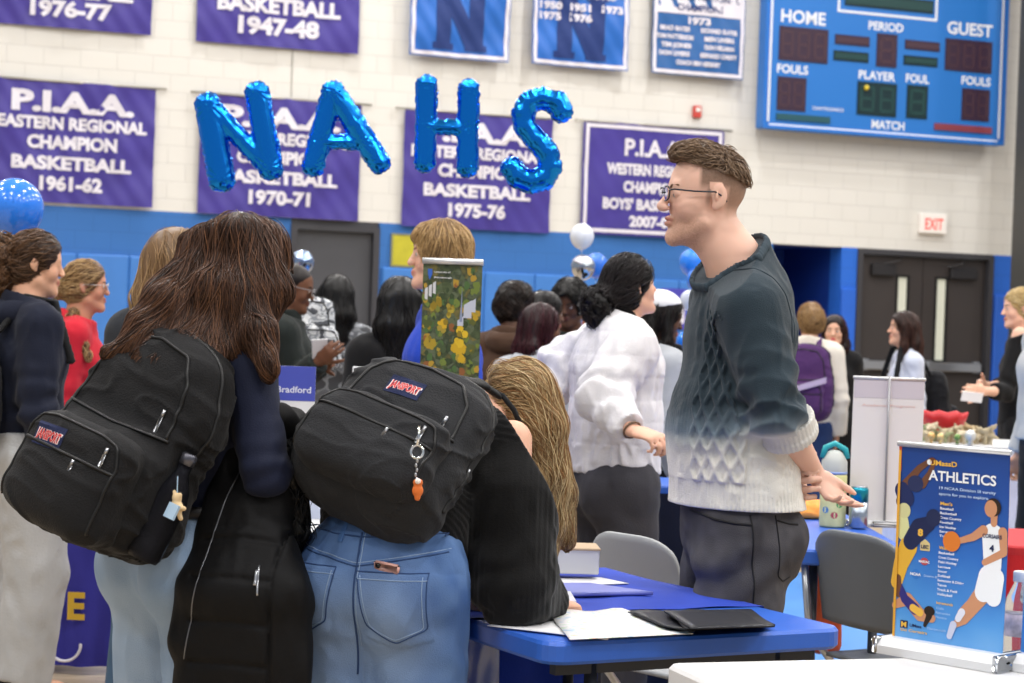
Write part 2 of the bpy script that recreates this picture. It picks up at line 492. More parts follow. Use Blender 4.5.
# ------------------------------------------------------------------ people
SKIN = mat('skin', '#ffffff', .5, attr=True, bump=.08, bscale=400, sss=.12, spec=.35)
HAIR = mat('hair', '#ffffff', .42, attr=True, spec=.35)
EYEM = mat('eye', '#ffffff', .15, attr=True)
Zv = V(0, 0, 1); GS = {}
def rotm(yaw=0, pitch=0, roll=0):
    """columns: left, forward, up. yaw: forward turned from +x counter-clockwise; pitch>0 looks up; roll>0 tips head to its right"""
    f = V(math.cos(yaw)*math.cos(pitch), math.sin(yaw)*math.cos(pitch), math.sin(pitch))
    l = unit(np.cross(Zv, f)) if abs(f[2]) < .999 else V(-math.sin(yaw), math.cos(yaw), 0)
    u = np.cross(f, l)
    c, s = math.cos(roll), math.sin(roll)
    l2 = l*c+u*s; u2 = u*c-l*s
    return np.stack([l2, f, u2], 1)
def default_skel(x, y, yaw, H, lean=0.):
    F = V(math.cos(yaw), math.sin(yaw), 0); S = np.cross(Zv, F); h = H
    def q(f, s, z): return V(x, y, 0)+F*f*h+S*s*h+Zv*z*h
    J = dict(head=q(.012+lean, 0, .93), neck=q(-.012+lean*.9, 0, .845), chest=q(0+lean*.6, 0, .735), waist=q(lean*.3, 0, .62), pelvis=q(0, 0, .535))
    for n, s in (('L', 1), ('R', -1)):
        J['sh'+n] = q(-.005+lean*.8, s*.088, .805); J['el'+n] = q(-.02+lean*.6, s*.118, .63); J['wr'+n] = q(.03+lean*.4, s*.118, .49)
        J['hp'+n] = q(0, s*.052, .52); J['kn'+n] = q(.015, s*.058, .285); J['an'+n] = q(-.01, s*.06, .045)
    return J, F, S
def head_ops(s, c, R, k=1., ear=True, nose=1., jaw=1., detail=True):
    def T(x, y, z): return c+R@(V(x, y, z)*k)
    def E(x, y, z, a, b, d, kk=.012, sub=False, n=2, M=None): s.ell(T(x, y, z), V(a, b, d)*k, R if M is None else R@M, kk*k, n, sub)
    def G(p, q, ra, rb, kk=.012, side=None): s.seg(T(*p), T(*q), ra*k if not hasattr(ra, '__len__') else V(*ra)*k, rb*k if not hasattr(rb, '__len__') else V(*rb)*k, R[:, 0] if side is None else R@side, kk*k)
    E(0, .002, .034, .0745, .092, .083)
    E(0, .038, -.02, .06*jaw, .052, .078, .02)
    G((.046*jaw, .012, -.062), (.012, .076, -.1), .020, .017, .02); G((-.046*jaw, .012, -.062), (-.012, .076, -.1), .020, .017, .02)
    E(0, .05, -.082, .034*jaw, .038, .026, .02)
    E(0, .079, -.099, .017, .012, .013, .015)
    if detail:
        for sx in (1, -1):
            E(sx*.037, .056, -.028, .025, .026, .026, .018)
            E(sx*.030, .096, .006, .017, .013, .011, .012, sub=True)
            E(sx*.030, .0785, .005, .014, .013, .0125, .003)
            G((sx*.016, .089, .005-.001), (sx*.044, .080, .004), .0028, .0022, .004)
            E(sx*.0115, .103, -.030, .0075, .010, .0075, .006)
        G((-.03, .081, .025), (.03, .081, .025), .0115, .0115, .014)
        G((0, .088, .014), (0, .106+.006*nose, -.024), .0075, .0105, .010)
        E(0, .105+.006*nose, -.027, .0095, .009, .0085, .008)
        E(0, .089, -.0535, .022, .0125, .0075, .006)
        E(0, .090, -.066, .019, .012, .0072, .005)
        E(0, .0995, -.0595, .022, .006, .0016, .003, sub=True)
    else:
        G((0, .085, .01), (0, .112, -.025), .009, .012, .01)
    if ear:
        for sx in (1, -1):
            M = rotm(0, 0, 0); a = .25*sx
            Rz = np.array([[math.cos(a), -math.sin(a), 0], [math.sin(a), math.cos(a), 0], [0, 0, 1]])
            E(sx*.077, -.012, .002, .0065, .018, .030, .006, M=Rz)
            E(sx*.073, -.004, -.020, .006, .009, .012, .006, M=Rz)
            if detail: E(sx*.0860, -.007, .004, .0070, .010, .019, .003, sub=True, M=Rz); E(sx*.0835, -.004, .002, .004, .004, .012, .003, M=Rz)
def eyes_and_brows(root, c, R, k, iris='#4a3524', brow='#3a2a1c', which=(1, -1)):
    for sx in which:
        mb = MB(); mb.sphere((0, 0, 0), .0118*k, 14)
        vs = np.array(mb.v); dirn = V(0, 1, 0)
        cs = np.tile(np.array(lin('#cfc8c2')), (len(vs), 1)); dt = (vs/(.0118*k))@dirn
        cs[dt > .86] = lin(iris); cs[dt > .965] = lin('#080606')
        W = (c+R@(V(sx*.030, .0800, .0045)*k))+vs@R.T
        mesh_obj('eye', W, mb.f, EYEM, root, True, cs)
        mb = MB(); pts = []
        for t in np.linspace(0, 1, 7):
            pts.append(c+R@(V(sx*(.012+.034*t), .0940-.013*t**2, .0195+.006*math.sin(t*2.2))*k))
        mb.tube(pts, [.0022*k, .0042*k, .0046*k, .0044*k, .004*k, .003*k, .0015*k], 6)
        mb.build('eyebrow', mat('brow'+brow, brow, .7), root, True)
def hand_ops(s, wr, d, nrm, side, curl=.5, k=1., spread=.1, thumb=.6, curls=None, fr=1., ta=.75):
    """d: pointing direction, nrm: palm normal (the way the palm faces), side: +1 when the thumb lies on cross(d,nrm) side"""
    d = unit(d); nrm = unit(nrm-d*np.dot(nrm, d)); a = np.cross(d, nrm)*side
    def T(x, y, z): return wr+(d*x+a*y+nrm*z)*k
    s.seg(T(-.02, 0, 0), T(.02, 0, 0), V(.027, .019)*k, V(.032, .0155)*k, a, .012*k)
    s.seg(T(.02, 0, .0), T(.078, .001, 0), V(.034, .0145)*k, V(.040, .012)*k, a, .012*k)
    s.seg(T(.025, .018, .006), T(.05, .03, .006), .014*k, .011*k, None, .012*k)
    ys = (.029, .010, -.010, -.028); ls = (.072, .080, .074, .058); bx = (.084, .088, .084, .076)
    for i in range(4):
        p = T(bx[i]-.004, ys[i], 0); L = ls[i]*k; c = (curls[i] if curls else curl)
        ang = .15+c*.75; fd = unit(d+a*(spread*(1.5-i)*.5)); r0 = .0088*k*fr*(1 if i < 3 else .88)
        for j, fr_ in enumerate((.45, .31, .24)):
            dirv = fd*math.cos(ang)+nrm*math.sin(ang)
            q = p+dirv*L*fr_; s.seg(p, q, r0, r0*.92, None, .003*k); p = q; r0 *= .92; ang += c*1.15
    p = T(.022, .026, .006)
    td = unit(d*(1-thumb*.45)+a*ta+nrm*(.35*thumb+curl*.2))
    q = p+td*.036*k; s.seg(p, q, .0125*k, .0105*k, None, .008*k)
    td2 = unit(td*.8+d*.5+nrm*curl*.2); r = q+td2*.030*k; s.seg(q, r, .0102*k*fr, .0095*k*fr, None, .003*k)
    t = r+unit(td2+nrm*.2*curl)*.022*k; s.seg(r, t, .0095*k*fr, .0075*k*fr, None, .003*k)
def skin_col(base, c=None, R=None, k=1., lips=None, stubble=None, scalp=None):
    b = np.array(lin(base))
    def f(X):
        C = np.tile(b, (len(X), 1))
        C = C*(1+.05*vnoise(X, 25, 3))[:, None]
        if c is not None:
            q = ((X-c)@R)/k
            ck = np.exp(-(((np.abs(q[:, 0])-.038)/.02)**2+((q[:, 1]-.07)/.04)**2+((q[:, 2]+.03)/.02)**2))*.5
            C = C*(1-ck[:, None]*np.array([.0, .16, .12]))
            if lips is not None:
                m = np.clip(1.4-((q[:, 0]/.022)**2+((q[:, 2]+.0595)/.0125)**2), 0, 1)*(q[:, 1] > .085)
                C = C*(1-m[:, None])+np.array(lin(lips))*m[:, None]
            if stubble is not None:
                col, = stubble[:1]
                m = ((q[:, 2] < -.04-.25*np.clip(.075-q[:, 1], 0, .2)*0) & (q[:, 2] > -.13) & (q[:, 1] > .0)).astype(float)
                m *= np.clip((-.035-q[:, 2])/.03, 0, 1)*np.clip((q[:, 1]-.0)/.03, 0, 1)
                m *= .6*(.8+.4*vnoise(X, 600, 5)); m = np.clip(m, 0, 1)
                C = C*(1-m[:, None])+np.array(lin(col))*m[:, None]
            if scalp is not None:
                C = scalp(q, X, C)
        return C
    return f

def figure(label, J, F, S, H, R, group=None, skin='#e2b79c', hs=1., bw=1., fine=False, hands='LR', top=None, pants=None,
           hand=None, lips='#c07468', iris='#4a3524', brow='#3a2a1c', eyes=(1, -1), stubble=None, scalp=None, hv=None, shoe='#26262a', headk=1., jaw=1., nose=0., bust=0., cat='person'):
    b = H/1.7*bw
    root = empty('person', V(J['pelvis'][0], J['pelvis'][1], 0), label, cat, group)
    c = J['head']; k = headk*H/1.76*hs
    hv = hv or (.0034 if fine else .007)
    col = skin_col(skin, c, R, k, lips, stubble, scalp)
    parts = []
    # head and neck
    s = SDF(hv, .012); head_ops(s, c, R, k, detail=True, jaw=jaw, nose=nose)
    nb = c+R@(V(0, -.022, -.06)*k)
    s.seg(nb, J['neck'], .053*k, .058*b, None, .025); s.seg(c+R@(V(0, .022, -.078)*k), J['neck']+F*.008, .034*k, .046*b, None, .03); s.seg(J['neck'], J['neck']*.6+J['chest']*.4, (.055*b, .050*b), (.088*b, .060*b), S, .02)
    s.cut(J['neck']*.62+J['chest']*.38, J['chest']-J['neck'])
    v, f = s.mesh(); v = relaxed(v, f, 1); parts.append((v, f, col(v)))
    # arms and hands
    for n in ('L', 'R'):
        s = SDF(.005 if fine else (.0075 if n in hands else .012), .015)
        sh, el, wr = J['sh'+n], J['el'+n], J['wr'+n]
        s.seg(sh, el, .048*b, .040*b); s.seg(el, wr, .040*b, (.027*b, .022*b)); s.seg(el, el*.65+wr*.35, .041*b, .040*b)
        hd = (hand or {}).get(n, {})
        d = hd.get('d', wr-el); nr = hd.get('n', -S if n == 'L' else S)
        sd = hd.get('side', None)
        if sd is None:
            a = np.cross(unit(d), unit(nr)); sd = 1 if np.dot(a, F) > 0 else -1
        hand_ops(s, wr+unit(d)*.012, d, nr, sd, hd.get('curl', .45), hd.get('k', 1.)*H/1.72, hd.get('spread', .1), hd.get('thumb', .6), hd.get('curls'), 1. if fine else 1.12, hd.get('ta', .75))
        v, f = s.mesh(); v = relaxed(v, f, 1 if not fine else 0); parts.append((v, f, col(v)))
    # trunk and legs
    s = SDF(.014, .03)
    s.seg(J['neck']*.55+J['chest']*.45, J['chest'], (.10*b, .065*b), (.13*b, .09*b), S); s.seg(J['chest'], J['waist'], (.135*b, .095*b), (.115*b, .085*b), S)
    s.seg(J['waist'], J['pelvis'], (.115*b, .085*b), (.14*b, .10*b), S); s.seg(J['shL'], J['shR'], .040*b, .040*b)
    for n in ('L', 'R'):
        hp, kn, an = J['hp'+n], J['kn'+n], J['an'+n]
        s.seg(hp, kn, .075*b, .05*b); s.seg(kn, an, .052*b, .034*b); s.seg(an, an+F*.14-Zv*.03, .03, .026)
    v, f = s.mesh(); parts.append((v, f, col(v)))
    v, f, cc = join_np(parts)
    body = mesh_obj('body', v, f, SKIN, root, True, cc)
    if eyes: eyes_and_brows(root, c, R, k, iris, brow, eyes)
    # clothes
    if top: garment_top(root, J, F, S, b, **top)
    if pants: garment_pants(root, J, F, S, b, **pants)
    for n in ('L', 'R'):
        an = J['an'+n]; s = SDF(.012, .02)
        Ff = unit(V(F[0], F[1], 0))
        a0 = V(an[0], an[1], .035); s.seg(a0-Ff*.05, a0+Ff*.16, (.036, .034), (.040, .026), np.cross(Zv, Ff)); s.seg(a0-Ff*.03, a0-Ff*.02+Zv*.06, .036, .036)
        s.cut(V(0, 0, .004), -Zv)
        s.build('shoe', fabric('shoe'+shoe, shoe, .6), root)
    return root, body, k
def folds(amp, f1=9., f2=28., seed=0, stretch=V(1, 1, .45)):
    def d(X):
        n = vnoise(X*stretch, f1, seed); m = vnoise(X*stretch+V(.3, .1, .7)*n[:, None]*.12, f2, seed+1)
        return amp*(n*.6+(1-np.abs(m)*2)*.45-.2)
    return d
def arm_folds(el, amp, r=.12, freq=70., ax=None, seed=0):
    ax = unit(ax if ax is not None else V(0, 0, 1))
    def d(X):
        q = X-el; w = np.exp(-(q*q).sum(1)/r**2)
        ph = q@ax*freq+vnoise(X, 14, seed)*2.4
        return amp*w*np.sin(ph)
    return d
def garment_top(root, J, F, S, b, mat=None, off=.018, sl=(.062, .056, .044), hem=.0, hemr=None, vox=.008, amp=.006, name='top', collar=0., cuff=None,
                sleeves='LR', cutw=None, colf=None, extra=None, waistr=None, chestr=None, k=.035, rib=None, hood=False, seed=0, sleeve_to=1.0, open_neck=.0, disp=None, shr=.047, hemcut=None, neckcut=None):
    s = SDF(vox, k)
    ne, ch, wa, pe = J['neck'], J['chest'], J['waist'], J['pelvis']
    cr = chestr or (.142*b+off, .10*b+off); wr_ = waistr or (.12*b+off, .09*b+off); hr = hemr or (.142*b+off, .105*b+off)
    dn = unit(pe-wa); he = pe+dn*hem
    top_ = ne*.93+ch*.07
    s.seg(top_, ch, (.075*b+off*.5, .055*b+off*.5), cr, S); s.seg(ch, wa, cr, wr_, S); s.seg(wa, he, wr_, hr, S, flat=(0, 1))
    s.seg(J['shL'], J['shR'], shr*b+off*.6, shr*b+off*.6)
    for n in ('L', 'R'): s.seg(J['sh'+n], ne, shr*b+off*.6, .058*b+off*.4, None, .03)
    for n in sleeves:
        sh, el, wr = J['sh'+n], J['el'+n], J['wr'+n]
        if sleeve_to <= 0: continue
        e = el+(wr-el)*sleeve_to
        s.seg(sh, el, sl[0], sl[1], None, .03); s.seg(el, e, sl[1], sl[1]+(sl[2]-sl[1])*1., None, .012, flat=(0, 1))
        if cuff: cd = unit(wr-el); s.seg(e-cd*cuff[1], e, cuff[0], cuff[0]*.96, None, .006, flat=(1, 1))
    if extra: extra(s)
    s.displace(folds(amp, seed=seed))
    for n in sleeves: s.displace(arm_folds(J['el'+n], amp*1.3, .11*b, 75, J['wr'+n]-J['sh'+n], seed+3))
    if disp: s.displace(disp)
    # neckline
    up = unit(ne-ch)
    s.seg(ne-up*.02, ne+up*.05, .075*b+off*.4, .066*b+off*.2, None, .03)
    nf = unit(up+F*.45)
    if neckcut is not None: s.cut(*neckcut)
    else: s.cut(ne+up*(.022*b+open_neck), nf)
    if hemcut is not None: s.cut(hemcut, -Zv)
    o = s.build(name, mat, root, colf); GS['top'] = s
    if collar:
        m = SDF(vox, .01); m.seg(ne-up*.01+F*.004, ne+up*(.03*b+collar), .066*b+off*.3, .062*b+off*.2, None); m.cut(ne+up*(.02*b+collar), up); m.build('collar', mat, root)
    if hood:
        m = SDF(vox, .03); c = ne+up*.0
        pts = [c+S*.085*b*math.sin(t)+F*(.075*b*math.cos(t))-up*(.012+.02*(1-math.cos(t))) for t in np.linspace(-PI+.0, PI, 13)]
        for i in range(2, 11):
            back = 1-abs(i-6)/6.
            a_, b_ = c+S*.088*b*math.sin(PI+(i-6)*.42)+F*.085*b*math.cos(PI+(i-6)*.42), c+S*.088*b*math.sin(PI+(i-5)*.42)+F*.085*b*math.cos(PI+(i-5)*.42)
            m.seg(a_-up*.02*back*2, b_-up*.02*back*2, .020+.022*back, .020+.022*back)
        m.displace(folds(.007, 14, seed=seed+9)); m.build('hood', mat, root)
    return o
def garment_pants(root, J, F, S, b, mat=None, off=.012, r=(.088, .066, .06), vox=.010, amp=.006, top=.0, name='trousers', to=1., seed=5, colf=None, disp=None, seat=.0, pr=None):
    s = SDF(vox, .03)
    wa, pe = J['waist'], J['pelvis']; up = unit(wa-pe); t0 = pe+up*(.075*b+top)
    pr = pr or (.142*b+off, .102*b+off)
    s.seg(t0, pe, (pr[0]*.93, pr[1]*.93), pr, S, flat=(1, 0)); s.seg(pe, pe-up*.04, pr, (pr[0], pr[1]*.9), S)
    for n in ('L', 'R'):
        hp, kn, an = J['hp'+n], J['kn'+n], J['an'+n]
        if seat: s.ell(hp-F*(.05*b)-Zv*.02, (.075*b+off, .07*b+off+seat, .085*b+off), np.stack([S, F, Zv], 1), .03)
        s.seg(hp, kn, r[0]*b+off, r[1]*b+off*.8, None, .03); e = kn+(an-kn)*to
        s.seg(kn, e, r[1]*b+off*.8, r[2]*b+off*.6, None, .02, flat=(0, 1))
    s.displace(folds(amp, 8, 24, seed))
    for n in ('L', 'R'): s.displace(arm_folds(J['hp'+n]-Zv*.05, amp*.8, .12, 55, Zv+.4*F, seed))
    if disp: s.displace(disp)
    s.cut(t0, up)
    GS['pants'] = s
    return s.build(name, mat, root, colf)
def put_hair(root, s, colors, count, length, rad=.0016, flow=None, wavy=0., wfreq=30, seed=0, step=.014, region=None, base=None, stray=.001, jitter=.25, name='hair', sides=3):
    v, f = s.mesh(); v = relaxed(v, f, 1)
    cb = np.array(lin(base or colors[0]))*.75
    parts = [(v, f, np.tile(cb, (len(v), 1))*(1+.25*vnoise(v*V(1, 1, .3), 120, seed))[:, None])]
    if count:
        hv, hf, hc = comb(s, count, length, rad, flow, colors, step=step, wavy=wavy, wfreq=wfreq, seed=seed, region=region, stray=stray, jitter=jitter, sides=sides)
        parts.append((hv, hf, hc))
    v, f, c = join_np(parts)
    return mesh_obj(name, v, f, HAIR, root, True, c)
def down_flow(c, R, part=.4, grav=1.):
    """away from the parting over the crown, then down"""
    def fl(X):
        q = (X-c)@R
        w = np.clip((q[:, 2]-.02)/.08, 0, 1)[:, None]
        out = np.stack([np.sign(q[:, 0])*.9, -.5*np.ones(len(q)), -.15*np.ones(len(q))], 1)@R.T
        return out*w+(1-w)*V(0, 0, -1)*grav+V(0, 0, -1)*.25
    return fl
def back_flow(c, R, end):
    """swept back towards a bun"""
    def fl(X):
        v = end-X; return v/(np.linalg.norm(v, axis=1, keepdims=True)+1e-6)
    return fl
def cap_hair(c, R, k, vox=.006, t=.010, front=.062, low=-.02, face_cut=True, temple=.03):
    """hair shell over the cranium; leaves the face free"""
    s = SDF(vox, .012)
    def T(x, y, z): return c+R@(V(x, y, z)*k)
    s.ell(T(0, -.004, .038), V(.0755+t, .094+t, .084+t)*k, R)
    s.ell(T(0, -.035, -.01), V(.070+t, .062+t, .075+t)*k, R)
    # free the face: everything in front of and below the hairline
    s.ell(T(0, .115, -.035), V(.072+temple*.3, .095, .105)*k, R, .008, sub=True)
    return s, T

def glasses(root, c, R, k, color='#1b1c20', w=.003):
    mb = MB(); 
    def T(x, y, z): return c+R@(V(x, y, z)*k)
    for sx in (1, -1):
        pts = [T(sx*(.032+.024*math.copysign(abs(math.cos(a))**.7, math.cos(a))), .110-.006*abs(math.cos(a)), .003+.0175*math.copysign(abs(math.sin(a))**.7, math.sin(a))) for a in np.linspace(0, 2*PI, 25)[:-1]]
        mb.tube(pts, w*.55, 6, close=True)
        mb.tube([T(sx*.056, .106, .010), T(sx*.070, .096, .012), T(sx*.080, .05, .010), T(sx*.0835, .0, .012), T(sx*.081, -.018, .003), T(sx*.079, -.030, -.009)], w*.6, 6)
    mb.tube([T(-.009, .110, .006), T(0, .112, .010), T(.009, .110, .006)], w*.5, 6)
    fr = mb.build('glasses', mat('gl'+color, color, .3), root, True)
    mb = MB()
    for sx in (1, -1):
        vs = [T(sx*.032+.022*math.cos(a), .107, .003+.0155*math.sin(a)) for a in np.linspace(0, 2*PI, 21)[:-1]]
        mb.add(vs+[T(sx*.032+.022*math.cos(a), .1085, .003+.0155*math.sin(a)) for a in np.linspace(0, 2*PI, 21)[:-1]], [tuple(range(20)), tuple(range(20, 40))[::-1]]+[(i, (i+1) % 20, 20+(i+1) % 20, 20+i) for i in range(20)])
    mb.build('lens', mat('lens', '#ffffff', .02, trans=1., ior=1.1), fr, False)
# ------------------------------------------------------------------ gym shell
TH = math.radians(20.); D0 = 24.3
WU = V(math.cos(TH), math.sin(TH), 0); WN = V(math.sin(TH), -math.cos(TH), 0)      # along the wall, out of the wall (towards the camera)
WO = V(*(CAM+ray(512, 341.5)*D0)); WO[2] = 0
WM = frame(WO, WU, -WN, Zv)                                                          # local x right, y into the wall, z up
def wuv(px, py, off=0.):
    """wall coordinates (u, z) of a pixel, on the plane 'off' metres in front of the wall"""
    r = ray(px, py); o = WO+WN*off; t = np.dot(o-CAM, WN)/np.dot(r, WN); p = CAM+r*t
    return np.dot(p-WO, WU), p[2]
def wpt(u, off, z): return WO+WU*u+WN*off+Zv*z
def block_mat(name, color, bump=.5, var=.02):
    m = bpy.data.materials.new(name); m.use_nodes = True; nt = m.node_tree; N = nt.nodes; L = nt.links; b = N['Principled BSDF']
    b.inputs['Roughness'].default_value = .55; b.inputs['Specular IOR Level'].default_value = .3
    tc = N.new('ShaderNodeTexCoord'); mp = N.new('ShaderNodeMapping'); mp.inputs['Rotation'].default_value = (PI/2, 0, 0)
    br = N.new('ShaderNodeTexBrick'); br.inputs['Scale'].default_value = 1; br.inputs['Brick Width'].default_value = .406; br.inputs['Row Height'].default_value = .203
    br.inputs['Mortar Size'].default_value = .006; br.inputs['Mortar Smooth'].default_value = .6
    c = np.array(lin(color)); br.inputs['Color1'].default_value = (*c, 1); br.inputs['Color2'].default_value = (*(c*(1-var)), 1); br.inputs['Mortar'].default_value = (*(c*.86), 1)
    L.new(tc.outputs['Object'], mp.inputs['Vector']); L.new(mp.outputs['Vector'], br.inputs['Vector']); L.new(br.outputs['Color'], b.inputs['Base Color'])
    bp = N.new('ShaderNodeBump'); bp.inputs['Strength'].default_value = bump; bp.inputs['Distance'].default_value = .006; bp.invert = True
    L.new(br.outputs['Fac'], bp.inputs['Height']); L.new(bp.outputs['Normal'], b.inputs['Normal'])
    return m
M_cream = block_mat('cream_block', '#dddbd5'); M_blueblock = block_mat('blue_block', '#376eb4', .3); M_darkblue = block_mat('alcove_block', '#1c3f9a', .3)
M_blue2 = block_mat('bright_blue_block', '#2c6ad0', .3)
ZB = 2.47
def wallbox(name, u0, u1, z0, z1, m, t=.3, off=0., kind='structure'):
    mb = MB(); mb.box((u0, -off, z0), (u1, t, z1)); vs = np.array(mb.v)
    me = bpy.data.meshes.new(name); me.from_pydata([tuple(v) for v in vs], [], mb.f); me.update(); me.materials.append(m)
    o = bpy.data.objects.new(name, me); COL.objects.link(o); o.matrix_world = Matrix(WM.tolist()); o['kind'] = kind
    return o
# door and alcove extents read from the photograph
uLd0, _ = wuv(290, 300); uLd1, zLd = wuv(378, 228.5)
uA0, _ = wuv(771, 300); uA1, _ = wuv(840, 300)
uR0, _ = wuv(857, 300); uR1, zRd = wuv(992, 256)
uEnd, _ = wuv(1140, 300); uBeg, _ = wuv(-120, 300)
print('wall', uLd1-uLd0, zLd, 'R', uR1-uR0, zRd, 'alc', uA1-uA0, wuv(480, 235), wuv(1000, 257), wuv(485, 272), wuv(860, 288), wuv(150,257))
ZB = 2.5
wallbox('wall_back', uBeg, uEnd, ZB, 9.2, M_cream)
wallbox('wall_back_lower', uBeg, uLd0, 0, ZB, M_blueblock); wallbox('wall_back_lower', uLd1, uA0, 0, ZB, M_blueblock)
wallbox('wall_back_lower', uA1, uR0, 0, ZB, M_blue2); wallbox('wall_back_lower', uR1, uEnd, 0, ZB, M_blue2)
# alcove: side returns and back
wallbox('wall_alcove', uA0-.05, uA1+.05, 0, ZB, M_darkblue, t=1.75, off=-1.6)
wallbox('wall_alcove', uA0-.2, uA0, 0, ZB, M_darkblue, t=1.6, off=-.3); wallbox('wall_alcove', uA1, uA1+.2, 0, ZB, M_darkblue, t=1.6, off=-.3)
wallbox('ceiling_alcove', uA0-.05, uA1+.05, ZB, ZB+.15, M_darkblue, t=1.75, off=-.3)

def wobj(mb, name, m, parent=None, smooth=False, **k):
    return mesh_obj(name, np.array([WM[:3, :3]@np.asarray(v)+WM[:3, 3] for v in mb.v]), mb.f, m, parent, smooth, **k)
M_frame = mat('door_frame_paint', '#3b3b40', .5); M_doorL = mat('door_grey', '#47484d', .45, var=.04, vscale=3); M_doorR = mat('door_dark', '#3a3534', .45, var=.04, vscale=3)
M_steel = mat('steel', '#b9bcc2', .3, metal=.9); M_chrome = mat('chrome', '#dfe2e6', .12, metal=1.)
def door(i, u0, u1, top, m, leaves, lite):
    r = empty('door_%d' % i, wpt((u0+u1)/2, 0, 0), None, None); r['kind'] = 'structure'
    mb = MB(); fw = .055
    mb.box((u0-.02, -.03, 0), (u0+fw, .28, top)); mb.box((u1-fw, -.03, 0), (u1+.02, .28, top)); mb.box((u0+fw, -.03, top-fw), (u1-fw, .28, top))
    mb.box((u0-.02, -.0, top-.0), (u1+.02, .28, ZB+.0))
    wobj(mb, 'door_frame', M_frame, r)
    w = (u1-u0-2*fw)/leaves
    for j in range(leaves):
        a = u0+fw+j*w+.006; b_ = a+w-.012
        if lite:
            lx = (b_-.62, b_-.47) if False else ((a+w*.60, a+w*.60+.14) if j == 0 else (a+w*.22, a+w*.22+.14))
            z0, z1 = lite
            mb = MB(); mb.box((a, .06, .01), (lx[0], .11, top-fw-.008)); mb.box((lx[1], .06, .01), (b_, .11, top-fw-.008))
            mb.box((lx[0], .06, .01), (lx[1], .11, z0)); mb.box((lx[0], .06, z1), (lx[1], .11, top-fw-.008))
            lf = wobj(mb, 'door_leaf', m, r)
            mb = MB(); mb.box((lx[0], .075, z0), (lx[1], .095, z1)); wobj(mb, 'pane', mat('lit_corridor_glass', '#c8cabc', .25, emit='#c9cbb8', estr=.28), lf)
            mb = MB()
            for q in ((lx[0]-.03, z0-.03, lx[0], z1+.03), (lx[1], z0-.03, lx[1]+.03, z1+.03), (lx[0], z0-.03, lx[1], z0), (lx[0], z1, lx[1], z1+.03)): mb.box((q[0], .048, q[1]), (q[2], .06, q[3]))
            wobj(mb, 'pane_frame', mat('pane_frame', '#151517', .4), lf)
            mb = MB(); mb.box((a+.06, -.03, .93), (b_-.05, .03, 1.05), bev=.012); mb.box((a+.06, .03, .92), (a+.16, .06, 1.07)); mb.box((b_-.15, .03, .92), (b_-.05, .06, 1.07)); wobj(mb, 'panic_bar', M_steel, lf)
            mb = MB(); mb.box((a+(.15 if j == 0 else .38), -.02, top-.33), (a+(.5 if j == 0 else .78), .06, top-.18), bev=.01)
            mb.tube([(a+.32, .0, top-.18), (a+.5, -.08, top-.13), (a+.62, .04, top-.07)], .012, 6); wobj(mb, 'door_closer', mat('closer', '#242326', .5), lf)
        else:
            lf_m = MB(); z0, z1 = 1.2, 1.75; x0 = a+w*.52; x1 = a+w*.52+.17
            lf_m.box((a, .06, .01), (x0, .11, top-fw-.008)); lf_m.box((x1, .06, .01), (b_, .11, top-fw-.008)); lf_m.box((x0, .06, .01), (x1, .11, z0)); lf_m.box((x0, .06, z1), (x1, .11, top-fw-.008))
            lf = wobj(lf_m, 'door_leaf', m, r)
            mb = MB(); mb.box((x0, .075, z0), (x1, .095, z1)); wobj(mb, 'pane', mat('dark_glass', '#10183a', .1), lf)
            mb = MB(); mb.box((b_-.12, .03, 1.0), (b_-.08, .06, 1.15)); mb.tube([(b_-.1, .03, 1.07), (b_-.1, -.02, 1.07), (b_-.22, -.02, 1.07)], .011, 8); wobj(mb, 'door_handle', M_steel, lf)
    return r
door(1, uLd0, uLd1, zLd, M_doorL, 1, None)
door(2, uR0, uR1, zRd, M_doorR, 2, (wuv(900, 350)[1]-.12, wuv(900, 277)[1]))
# wall padding: separate upholstered panels
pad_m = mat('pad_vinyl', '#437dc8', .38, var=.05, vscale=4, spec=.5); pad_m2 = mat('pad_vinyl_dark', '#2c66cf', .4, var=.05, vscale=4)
ZP = wuv(560, 275, .05)[1]
def pads(u0, u1, m, w=.61, z=None):
    n = max(1, int(round((u1-u0)/w))); w = (u1-u0)/n
    for i in range(n):
        mb = MB(); mb.box((u0+i*w+.003, -.05, .1), (u0+(i+1)*w-.003, -.001, z or ZP), bev=.016)
        o = wobj(mb, 'wall_pad', m, None); tag(o, 'blue vinyl wall pad panel along the lower gym wall', 'wall pad', 'blue wall pads')
pads(uBeg+1.5, uLd0-.12, pad_m); pads(uLd1+.06, uA0-.02, pad_m); pads(uA1+.0, uR0-.03, pad_m2, .4); pads(uR1+.05, uR1+1.2, pad_m2, .6)
